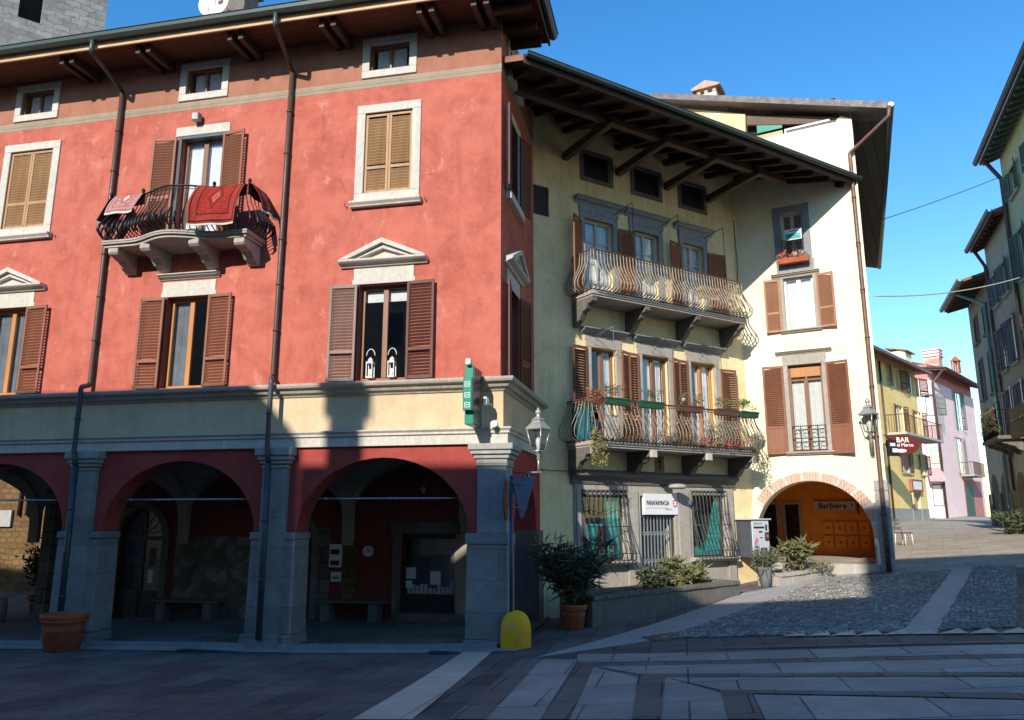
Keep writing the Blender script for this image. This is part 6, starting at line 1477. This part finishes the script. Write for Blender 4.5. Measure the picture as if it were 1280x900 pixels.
t2 = on(R, x+.02, SD-.04, z-.55, 'notice_sheet', 'small white notice below the pale notice box', 'notice'); MB().box(-.13, .13, -.02, .02, 0, .22).build('sheet', 'paper', t2); MB().box(-.08, .08, -.023, -.02, .06, .12).build('lettering', 'ink_grey', t2)
x, z = R.px(461, 689, SD); t_ = on(R, x, SD-.02, z, 'wall_clock', 'small round dial on the rear arcade wall of the corner arch', 'clock'); MB().tube([(0, 0, 0), (0, -.04, 0)], .13, 20).build('dial', 'paper', t_); MB().box(-.006, .006, -.05, -.04, 0, .09).box(0, .06, -.05, -.04, -.006, .006).build('hand', 'ink_black', t_)
x, z = R.px(527, 610, 1.8); t_ = on(R, x, 1.8, z-.12, 'hanging_lantern', 'dark lantern hanging from the vault in the corner arch', 'lantern'); lantern(t_, 0, .62, 'black_iron'); MB().tube([(0, 0, .5), (0, 0, .95)], .012, 6).build('chain', 'black_iron', t_)
for o in [c for c in t_.children if c.name.startswith('bulb')]: o.data.materials[0] = M['amber_bulb']
# white lanterns behind the first-floor pane
for k, (u, lab) in enumerate(((463, 'left of two small white candle lanterns behind the corner window pane'), (490, 'right of two small white candle lanterns behind the corner window pane'))):
    x, z = R.px(u, 471, .12); t_ = on(R, x, .10, 4.99, 'candle_lantern', lab, 'lantern', group='candle lanterns in the corner window')
    m_ = MB().box(-.07, .07, -.07, .07, 0, .03).box(-.07, .07, -.07, .07, .30, .33)
    for a in (-1, 1):
        for b in (-1, 1): m_.box(a*.06-.008, a*.06+.008, b*.06-.008, b*.06+.008, .03, .30)
    m_.lathe([(.06, .33), (.05, .38), (.02, .42), (0, .43)], (0, 0, 0), 10).tube([(.09*math.cos(a), 0, .46+.14*math.sin(a)) for a in [math.pi*q/10 for q in range(11)]], .009, 5).build('frame', 'white_paint', t_)
    MB().lathe([(.035, .03), (.035, .18), (0, .19)], (0, 0, 0), 10).build('candle', 'white_paint', t_)

# ---------------------------------------------------------------- things on and before the balcony house
x, z = Yl.px(824, 631); t_ = on(Yl, x, -.02, z, 'shop_sign', 'white shop sign reading parafarmacia over the folding gate', 'sign')
sw = (GT[1]-GT[0]); bevel(MB().box(-sw/2+.01, sw/2-.01, -.06, .04, -.25, .27).build('board', 'sign_white', t_), .006)
text_mesh('lettering', 'PARAFARMACIA', .17, 'ink_black', t_, (-.12, -.0635, .04), sx=.62)
MB().box(-sw/2+.06, .25, -.064, -.060, -.085, -.077).build('underline', 'ink_red', t_); MB().box(.12, .36, -.0638, -.060, -.13, -.10).build('small_print', 'awning', t_)
c = MB(); k = .075
for dx, dz in [(.062*math.cos(q_*.785), .085*math.sin(q_*.785)) for q_ in range(8)]: c.prism([(.47+dx+.020*math.cos(a), .04+dz+.020*math.sin(a)) for a in [math.pi/4*q+.39 for q in range(8)]], -.070-.0006*(dx*20+dz*7), -.060)
c.build('cross_emblem', 'ink_red', t_)
x, z = Yl.px(833, 612); t_ = on(Yl, x, 0, z, 'shop_lamp', 'grey hooded lamp jutting out over the parafarmacia sign', 'lamp')
o = MB().lathe([(.0, 0), (.12, .005), (.19, .03), (.2, .05), (.17, .10), (.1, .13), (0, .14)], (0, 0, 0), 20); o.v = [(a*1.35, b*1.0-.42, c) for a, b, c in o.v]; o.build('hood', 'concrete', t_); MB().tube([(-.25, 0, .1), (-.2, -.2, .1), (-.05, -.42, .09)], .025, 6).build('arm', 'grey_iron', t_)
x, z = Yl.px(859, 628); t_ = on(Yl, x, -.09, z, 'number_plate', 'tiny white house number plate between gate and right shop window', 'number plate'); MB().box(-.07, .07, -.012, 0, -.06, .06).build('plate', 'ink_white', t_)
# vending machine
vx0, vz0 = Yl.px(921, 696, -.15); v1 = Yl.px(957, 690, -.62)[0]
x, z = Yl.px(940, 696, -.5); vm = on(Yl, 6.95*0+Yl.px(921, 690, 0)[0]+.36, -.02, 1.20, 'vending_machine', 'white faced vending machine fixed to the ochre wall beside the brick arch', 'vending machine')
bevel(MB().box(-.36, .36, -.50, 0, 0, .98).build('cabinet', 'vending_side', vm), .01); bevel(MB().box(-.42, .42, -.56, .0, .98, 1.02).build('cover', 'white_metal', vm), .008)
bevel(MB().box(-.33, .33, -.53, -.50, .02, .96).build('front_panel', 'vending_face', vm), .008)
[MB().box(a_, b_, -.536, -.53, c_, d_).build(n_, 'vending_dark', vm) for n_, a_, b_, c_, d_ in (('display', -.27, .15, .76, .81), ('slot', -.08, .06, .65, .69), ('slot', -.03, .05, .50, .53), ('keypad', .19, .26, .70, .86), ('hatch', -.04, .22, .07, .25))]
bevel(MB().box(.14, .30, -.56, -.53, .44, .66).build('coin_unit', 'rust_iron', vm), .01); MB().tube([(.22, -.575, .55), (.22, -.56, .55)], .045, 12).build('knob', 'steel', vm)
MB().box(-.27, .07, -.5335, -.53, .865, .915).build('label_strip', 'concrete', vm); m_ = MB().tube([(-.20+.06*math.cos(t), -.533, .40+.09*math.sin(t)+.05*math.cos(t)) for t in [q*.63 for q in range(10)]], .010, 4, closed=True).tube([(-.26, -.533, .34), (-.14, -.533, .48)], .012, 4).build('logo', 'ink_red', vm); MB().box(-.27, -.12, -.534, -.53, .26, .29).build('logo_text', 'sign_blue', vm)
# flower boxes on the lower balcony
BY = -.90; rg = random.Random(21); ztop = zl_+.05+1.0
for u, cc, lf_, lab, wdt in ((771, 'planter_green', 'leaf_grey', 'green flower box on the lower balcony rail before the left shutters', .75), (814, 'planter_green', 'leaf_grey', 'bright green flower box on the lower balcony rail in front of the middle window', .75),
        (862, 'planter_brown', 'leaf_olive', 'brown flower box with a pink bloom on the balcony rail', .85), (907, 'planter_brown', 'leaf_olive', 'brown flower box on the lower balcony rail before the right shutter', .75), (940, 'planter_green', 'leaf_fresh', 'green flower box at the right end of the lower balcony rail', .65)):
    x, z = Yl.px(u, 514, BY-.1); x = min(x, xl1-.42); t_ = on(Yl, x, BY-.10, ztop-.14, 'flower_box', lab, 'flower box', group='flower boxes on the lower balcony')
    b_ = MB(); b_.add([(-wdt/2+.02, -.07, 0), (wdt/2-.02, -.07, 0), (wdt/2-.02, .07, 0), (-wdt/2+.02, .07, 0), (-wdt/2, -.09, .16), (wdt/2, -.09, .16), (wdt/2, .09, .16), (-wdt/2, .09, .16)], [(0,3,2,1), (4,5,6,7), (0,1,5,4), (1,2,6,5), (2,3,7,6), (3,0,4,7)]).box(-wdt/2-.01, wdt/2+.01, -.10, -.09, .13, .165).build('box', cc, t_)
    lm = MB()
    for k in range(10): leaves(lm, (rg.uniform(-wdt/2+.05, wdt/2-.05), rg.uniform(-.05, .05), .20+rg.uniform(0, .22)), .12, 26, .05, rg, long=1.6, up=.3)
    lm.build('plant', lf_, t_, fix=False)
    if u == 862: fm = MB(); leaves(fm, (-.25, -.05, .30), .05, 40, .035, rg); fm.build('bloom', 'flower_pink', t_, fix=False)
def hang_plant(x, y, z, h, wd, n, mats, label, name='trailing_plant', F_=Yl, cat='plant', grp=None):
    t_ = on(F_, x, y, z, name, label, cat, group=grp); rg = random.Random(int(x*37)+5)
    for mt, nn in mats:
        lm = MB()
        for k in range(nn): leaves(lm, (rg.uniform(-wd/2, wd/2), rg.uniform(-.08, .08), rg.uniform(-h, 0)), .10, 14, .05, rg, .3, long=1.5)
        lm.build('foliage', mt, t_, fix=False)
    sm_ = MB()
    for k in range(6): a = rg.uniform(-wd/2, wd/2); sm_.tube([(a, 0, 0), (a+rg.uniform(-.08, .08), 0, -h*.5), (a+rg.uniform(-.1, .1), 0, -h)], .005, 4)
    sm_.build('stems', 'stem', t_)
hang_plant(xl0+.15, BY-.14, zl_+.28, .75, .40, 18, [('leaf_yellow', 26), ('leaf_olive', 12)], 'yellow leaved creeper dripping from the left corner of the lower balcony')
hang_plant(xl0+.18, BY-.10, ztop+.20, .34, .48, 18, [('leaf_rust', 30)], 'bush of rust red dead flowers on the left corner of the lower balcony rail', 'dried_flowers')
hang_plant(xl1-.10, BY-.10, zl_+.50, .85, .42, 18, [('leaf_olive', 18), ('leaf_yellow', 12)], 'straggling creeper hanging off the right corner of the lower balcony')
hang_plant((xl0+xl1)/2-.3, BY+.0, zl_+.42, .38, (xl1-xl0)*.62, 30, [('leaf_olive', 46), ('leaf_rust', 34)], 'long row of low plants along the floor edge of the lower balcony', 'balcony_plants')
hang_plant(xl1-1.5, BY-.05, zl_+.75, .55, .9, 20, [('leaf_grey', 30), ('leaf_olive', 20)], 'grey green tall grassy plant pushing through the lower balcony bars', 'balcony_plants')
hang_plant(xl1-1.5, BY-.13, zl_+.30, .22, 2.0, 20, [('flower_red', 14)], 'red flowering plant at the right foot of the lower balcony bars', 'balcony_plants')
hang_plant(xl0+.5, -.4, ztop+.05, .3, .4, 18, [('leaf_dark', 24)], 'dark leafy plant behind the left corner of the lower balcony rail', 'balcony_plants')
t_ = on(Yl, xl0+.10, -.5, zl_+.10, 'blue_tarpaulin', 'teal blue cloth behind the left end bars of the lower balcony', 'tarpaulin'); MB().box(-.01, .01, -.34, .38, 0, .78).build('cloth', 'blue_cloth', t_)
t_ = on(Yl, xl0+.75, BY+.12, zl_+.15, 'pale_board', 'pale square board standing behind the lower balcony bars', 'board'); bevel(MB().box(-.2, .2, -.015, .015, 0, .55).build('board', 'pale_stone', t_), .005); MB().box(-.1, .1, -.02, -.0155, .12, .42).build('picture', 'concrete', t_)
t_ = on(Yl, xu1-1.25, -.72, zu_+.45, 'wooden_crate', 'pale wooden crate behind the right part of the upper balcony rail', 'crate'); bevel(MB().box(-.32, .32, -.02, .02, 0, .09).box(-.32, .32, -.02, .02, .13, .22).box(-.32, .32, -.02, .02, .26, .34).box(-.32, -.26, -.03, .16, 0, .36).box(.26, .32, -.03, .16, 0, .36).build('slats', 'shutter_tan', t_), .004)
# window sign, flower box on the white house
x, z = W.px(992, 294, -.2); t_ = on(W, x, -.28, z-.16, 'window_sign', 'small white and teal notice hung on the top window of the white house', 'notice')
MB().box(-.23, .23, -.01, .01, 0, .32).build('board', 'ink_white', t_); MB().box(-.21, .21, -.014, -.010, .02, .19).build('print', 'teal_print', t_); MB().box(-.10, .12, -.013, -.010, .25, .275).build('small_print', 'sign_blue', t_); [MB().box(-.17, .17-k_*.05, -.0165, -.0141, .05+k_*.045, .065+k_*.045).build('small_print', 'shutter_green', t_) for k_ in range(3)]
x, z = W.px(992, 324, -.15); t_ = on(W, x, -.20, 9.36, 'flower_box', 'orange and pink flowers in a red box on the top white house window', 'flower box')
bevel(MB().box(-.42, .42, -.09, .09, 0, .16).build('box', 'terracotta', t_), .01); rg = random.Random(9)
for mt, nn in (('flower_red', 6), ('flower_pink', 5), ('leaf_fresh', 5), ('leaf_rust', 6)):
    lm = MB(); [leaves(lm, (rg.uniform(-.38, .38), rg.uniform(-.1, .05), .17+rg.uniform(0, .16)), .09, 22, .05, rg) for _ in range(nn)]; lm.build('plant', mt, t_, fix=False)
# barber sign
x, z = W.px(1043, 632, 4.4); t_ = on(W, x, 4.43, z, 'barber_sign', 'pale sign reading Barbiere on the orange wall inside the brick arch', 'sign')
bevel(MB().box(-.62, .62, -.02, .03, -.15, .15).build('board', 'pale_stone', t_), .006); MB().box(-.60, .60, -.0225, -.02, .125, .135).box(-.60, .60, -.0225, -.02, -.135, -.125).build('border', 'ink_red', t_)
text_mesh('lettering', 'Barbiere', .25, 'ink_black', t_, (-.08, -.026, -.01), shear=.2, bold=.004)
m_ = MB().box(.50, .52, -.024, -.02, -.08, .08).box(.48, .54, -.024, -.02, .0, .02).build('scissors_emblem', 'ink_black', t_); MB().box(.66, .70, -.03, .0, -.26, .06).build('side_bracket', 'black_iron', t_)
# stone planters, pots and shrubs
def low_wall(name, pa, pb, th, ha, hb, label, mat, zlift=0):
    a, b = Vector(pa), Vector(pb); d = (b-a); L = d.length; d.normalize(); t_ = thing(name, label, 'planter', (a.x, a.y, 0), math.atan2(d.y, d.x)); n = 14
    rg = random.Random(int(L*10)); body, cap, soil = MB(), MB(), MB(); pts = []
    za0, zb0 = gz(*a), gz(*b)
    for i in range(n+1):
        x = L*i/n; p = a+d*x; zt_ = (za0+ha)+(zb0+hb-za0-ha)*i/n+rg.uniform(-.012, .012); pts.append((x, gz(*p)-.2, zt_))
    for i in range(n):
        (x0, g0_, t0_), (x1, g1_, t1_) = pts[i], pts[i+1]
        for y0, y1 in ((0, .20), (th-.2, th)):
            body.add([(x0, y0, g0_), (x1, y0, g1_), (x1, y1, g1_), (x0, y1, g0_), (x0, y0, t0_-.09), (x1, y0, t1_-.09), (x1, y1, t1_-.09), (x0, y1, t0_-.09)], [(0,1,5,4), (1,2,6,5), (2,3,7,6), (3,0,4,7), (4,5,6,7)])
            e = rg.uniform(-.008, .008); cap.add([(x0+.003, y0-.04+e, t0_-.088), (x1-.003, y0-.04+e, t1_-.088), (x1-.003, y1+.03, t1_-.088), (x0+.003, y1+.03, t0_-.088), (x0+.003, y0-.04+e, t0_), (x1-.003, y0-.04+e, t1_), (x1-.003, y1+.03, t1_), (x0+.003, y1+.03, t0_)], [(0,3,2,1), (0,1,5,4), (1,2,6,5), (2,3,7,6), (3,0,4,7), (4,5,6,7)])
        soil.quad((x0, .15, t0_-.12), (x1, .15, t1_-.12), (x1, th-.15, t1_-.12), (x0, th-.15, t0_-.12))
    for x, g0_, zt_ in (pts[0], pts[-1]):
        xx = (0, .2) if x == 0 else (L-.2, L)
        body.box(xx[0]+.002, xx[1]-.002, .201, th-.201, g0_, zt_-.09); cap.box(xx[0]-.03 if x == 0 else xx[0], xx[1] if x == 0 else xx[1]+.03, .232, th-.232, zt_-.088, zt_-.001)
    body.build('body', mat, t_); bevel(cap.build('coping', 'dark_stone' if mat == 'dark_stone' else mat, t_), .012); soil.build('soil', 'earth', t_); return t_
pa, pb = G(741, 785), G(925, 744)
zt0 = EYE+ray(738, 745)[2]/ray(738, 745)[1]*pa[1]-gz(*pa); zt1 = EYE+ray(924, 726)[2]/ray(924, 726)[1]*pb[1]-gz(*pb); print('planter', pa, pb, zt0, zt1)
low_wall('stone_planter', pa, pb, 1.0, zt0, zt1, 'long dark stone planter wall in front of the folding gate', 'dark_stone')
pc, pd_ = G(976, 733), G(1112, 704); z0_ = EYE+ray(976, 717)[2]/ray(976, 717)[1]*pc[1]-gz(*pc); z1_ = EYE+ray(1110, 701)[2]/ray(1110, 701)[1]*pd_[1]-gz(*pd_); print('planter2', pc, pd_, z0_, z1_)
low_wall('stone_planter', pc, pd_, .75, max(.25, z0_), max(.12, z1_), 'low pale stone planter below the brick arch', 'warm_stone')
def at_plan(F_, x, y): q = F_.w(x, y); return q[0], q[1]
d1 = Vector(pb)-Vector(pa); d1.normalize(); n1 = Vector((-d1.y, d1.x))
for s, h_, lab, lf_, seed in ((.50, .75, 'low dark shrub in the middle of the long stone planter', 'leaf_dark', 1), (.66, .95, 'tall sunlit shrub behind the long stone planter', 'leaf_olive', 2), (.82, .6, 'small sparse shrub near the right end of the long stone planter', 'leaf_olive', 3)):
    p = Vector(pa).lerp(Vector(pb), s)+n1*.5; t_ = thing('shrub', lab, 'shrub', (p.x, p.y, gz(p.x, p.y)+zt0+(zt1-zt0)*s-.12), 0, 'shrubs in the long stone planter')
    bush(t_, 'foliage', (0, 0, 0), h_*.85, .42, 11, 7, lf_, random.Random(seed), .12, 2.2, clump=.12, bare=.25)
# oleander in a pot
x, y = G(719, 788); z = gz(x, y); t_ = thing('potted_oleander', 'large oleander in a terracotta pot at the left end of the long planter', 'potted plant', (x, y+.25, z), 0)
MB().lathe(pot_prof(.27, .48), (0, 0, 0), 32).build('pot', 'terracotta', t_); bush(t_, 'foliage', (0, 0, .4), 1.45, .80, 30, 8, 'leaf_dark', random.Random(14), .15, 2.6, clump=.13, base_r=.12, bare=.30)
x, y = G(960, 735); z = gz(x, y); t_ = thing('potted_plant', 'pale feathery plant in a grey tub under the vending machine', 'potted plant', (x, y+.15, z), 0)
MB().lathe([(.12, 0), (.17, .45), (.18, .46), (.18, .5), (.16, .5), (.15, .45), (0, .44)], (0, 0, 0), 26).build('pot', 'grey_plastic', t_); bush(t_, 'foliage', (0, 0, .4), .50, .42, 20, 8, 'leaf_grey', random.Random(15), .11, 2.4, clump=.10, bare=.2)
x, y = G(973, 732); z = gz(x, y); t_ = thing('flower_pot', 'small orange pot beside the grey tub', 'flower pot', (x, y+.02, z), 0); MB().lathe(pot_prof(.12, .28), (0, 0, 0), 20).build('pot', 'orange_plastic', t_)
p = Vector(pc)+(Vector(pd_)-Vector(pc)).normalized()*.45; q = Vector(((Vector(pd_)-Vector(pc)).normalized()*-1).yx)
t_ = thing('shrub', 'bright open shrub growing from the left end of the low pale planter', 'shrub', (p.x+.25, p.y+.35, gz(p.x, p.y)+.3), 0); bush(t_, 'foliage', (0, 0, 0), .80, .55, 12, 7, 'leaf_olive', random.Random(16), .14, 1.9, clump=.14, bare=.3)
t_ = thing('shrub', 'creeping ground plant on the low pale planter', 'shrub', (p.x+.6, p.y+.25, gz(p.x+.6, p.y)+.28), 0); lm = MB(); rg = random.Random(3); [leaves(lm, (rg.uniform(-.5, .5), rg.uniform(-.15, .15), rg.uniform(0, .12)), .12, 20, .06, rg, long=1.5, up=.3) for _ in range(16)]; lm.build('foliage', 'leaf_olive', t_, fix=False)
# white chair beyond the corner
x, y = G(1131, 684); y += .6; x = y*(1131-640)/960/ (math.cos(TILT)-math.sin(TILT)*(450-684)/960); z = gz(x, y); t_ = thing('plastic_chair', 'white chair standing in the sunlit street past the white house corner', 'chair', (x, y, z), .5)
for a in (-1, 1):
    for b in (-1, 1): MB().tube([(a*.2, b*.2, 0), (a*.18, b*.18, .44)], .018, 6).build('leg', 'white_paint', t_)
bevel(MB().box(-.22, .22, -.22, .22, .43, .46).build('seat', 'maroon_sign', t_), .01); m_ = MB()
for a in (-.2, .2): m_.tube([(a, .2, .44), (a*1.0, .27, .9)], .016, 6)
for zz in (.6, .75, .88): m_.box(-.2, .2, .225+(zz-.44)*.13, .24+(zz-.44)*.13, zz-.05, zz+.03)
m_.build('backrest', 'zinc', t_)
# bar signs in the far street
x, z = FY.px(1128, 556, -1.5); s_ = 1.0; t_ = thing('bar_sign', 'dark red oval sign reading bar projecting from the far yellow house', 'sign', FY.w(x, -1.5, z), 0)
m_ = MB().prism([(.95*math.cos(k*math.pi/16), .55*math.sin(k*math.pi/16)) for k in range(32)], -.06, .06).build('board', 'maroon_sign', t_); text_mesh('lettering', 'BAR', .40, 'ink_white', t_, (.0, -.07, .26), bold=.006); text_mesh('lettering', 'al Marco', .27, 'ink_white', t_, (.12, -.07, -.02), bold=.004)
MB().prism([(-.12+.30*math.cos(k*math.pi/12), -.34+.10*math.sin(k*math.pi/12)) for k in range(24)], -.075, -.06).build('white_patch', 'ink_white', t_); MB().box(-1.35, -.9, -.02, .02, .0, .05).build('bracket', 'black_iron', t_)
x, z = FY.px(1116, 560, -1.1); t_ = thing('lightbox_sign', 'small black square sign left of the oval bar sign', 'sign', FY.w(x, -1.1, z), .2); bevel(MB().box(-.35, .35, -.08, .08, -.45, .45).build('box', 'ink_black', t_), .01); MB().box(-.22, .12, -.085, -.08, .1, .28).box(-.1, .24, -.085, -.08, -.25, -.02).build('picture', 'paper', t_); MB().tube([(-.1, 0, .45), (-.5, 0, .75)], .03, 6).build('bracket', 'black_iron', t_)
x, z = FY.px(1145, 607, -.1); t_ = on(FY, x, -.12, z, 'door_sign', 'pale sign over the red door of the yellow house', 'sign'); w_ = dr[1]-dr[0]
bevel(MB().box(-w_/2-.15, w_/2+.15, -.08, .1, -.38, .38).build('box', 'brown_plaster', t_), .01); MB().box(-w_/2+.15, w_/2-.15, -.085, -.08, -.25, .25).build('panel', 'sign_white', t_)
# plants on the right-hand row
for k, (xx, yy, lab) in enumerate(((1.0, -.98, 'green and rust plants spilling over the dark balcony of the right-hand row'),)):
    hang_plant(R2x+1.7, -.98, 6.5, .95, 3.2, 40, [('leaf_olive', 70), ('leaf_rust', 40), ('leaf_dark', 40)], lab, 'balcony_plants', RR)
x, y = G(1268, 668); t_ = thing('shrub', 'dark shrub at the foot of the right-hand arches', 'shrub', (x, y, gz(x, y)), 0); bush(t_, 'foliage', (0, 0, 0), .9, .7, 22, 9, 'leaf_dark', random.Random(31), .16, 1.6, clump=.18, bare=.1)
# overhead cables
def cable(name, label, a, b, sag, r, mat):
    a, b = Vector(a), Vector(b); tag(MB().tube([a.lerp(b, k/24)-Vector((0, 0, sag*4*(k/24)*(1-k/24))) for k in range(25)], r, 5).build(name, mat), label, 'cable', 'cables over the street')
def at(u, v, Y): d = ray(u, v); return (d[0]/d[1]*Y, Y, EYE+d[2]/d[1]*Y)
cable('overhead_cable', 'thin dark cable crossing the sky between the eaves', at(1092, 278, 24), at(1248, 222, 27), .05, .014, 'cable')
cable('overhead_cable', 'pale twisted cable crossing the street below the thin one', at(1092, 370, 24), at(1278, 346, 27), .22, .022, 'cable_pale')

# wires pinned to the ochre wall
zw = Yl.px(690, 588)[1]
t_ = tag(MB().tube([Yl.w(-.05, -.03, zw+.02), Yl.w(.5, -.05, zw-.01), Yl.w(1.0, -.04, zw)], .009, 5).build('wall_cable', 'cable'), 'thin dark cable pinned to the shaded ochre wall beside the shop front', 'cable')
x_, z_ = Yl.px(921, 300)
tag(MB().tube([Yl.w(YLEN-.12, -.03, 11.0), Yl.w(YLEN-.10, -.04, 9.6), Yl.w(YLEN-.12, -.03, 8.9)], .012, 5).build('wall_cable', 'cable'), 'dark cable running down the inner corner beside the upper balcony', 'cable')
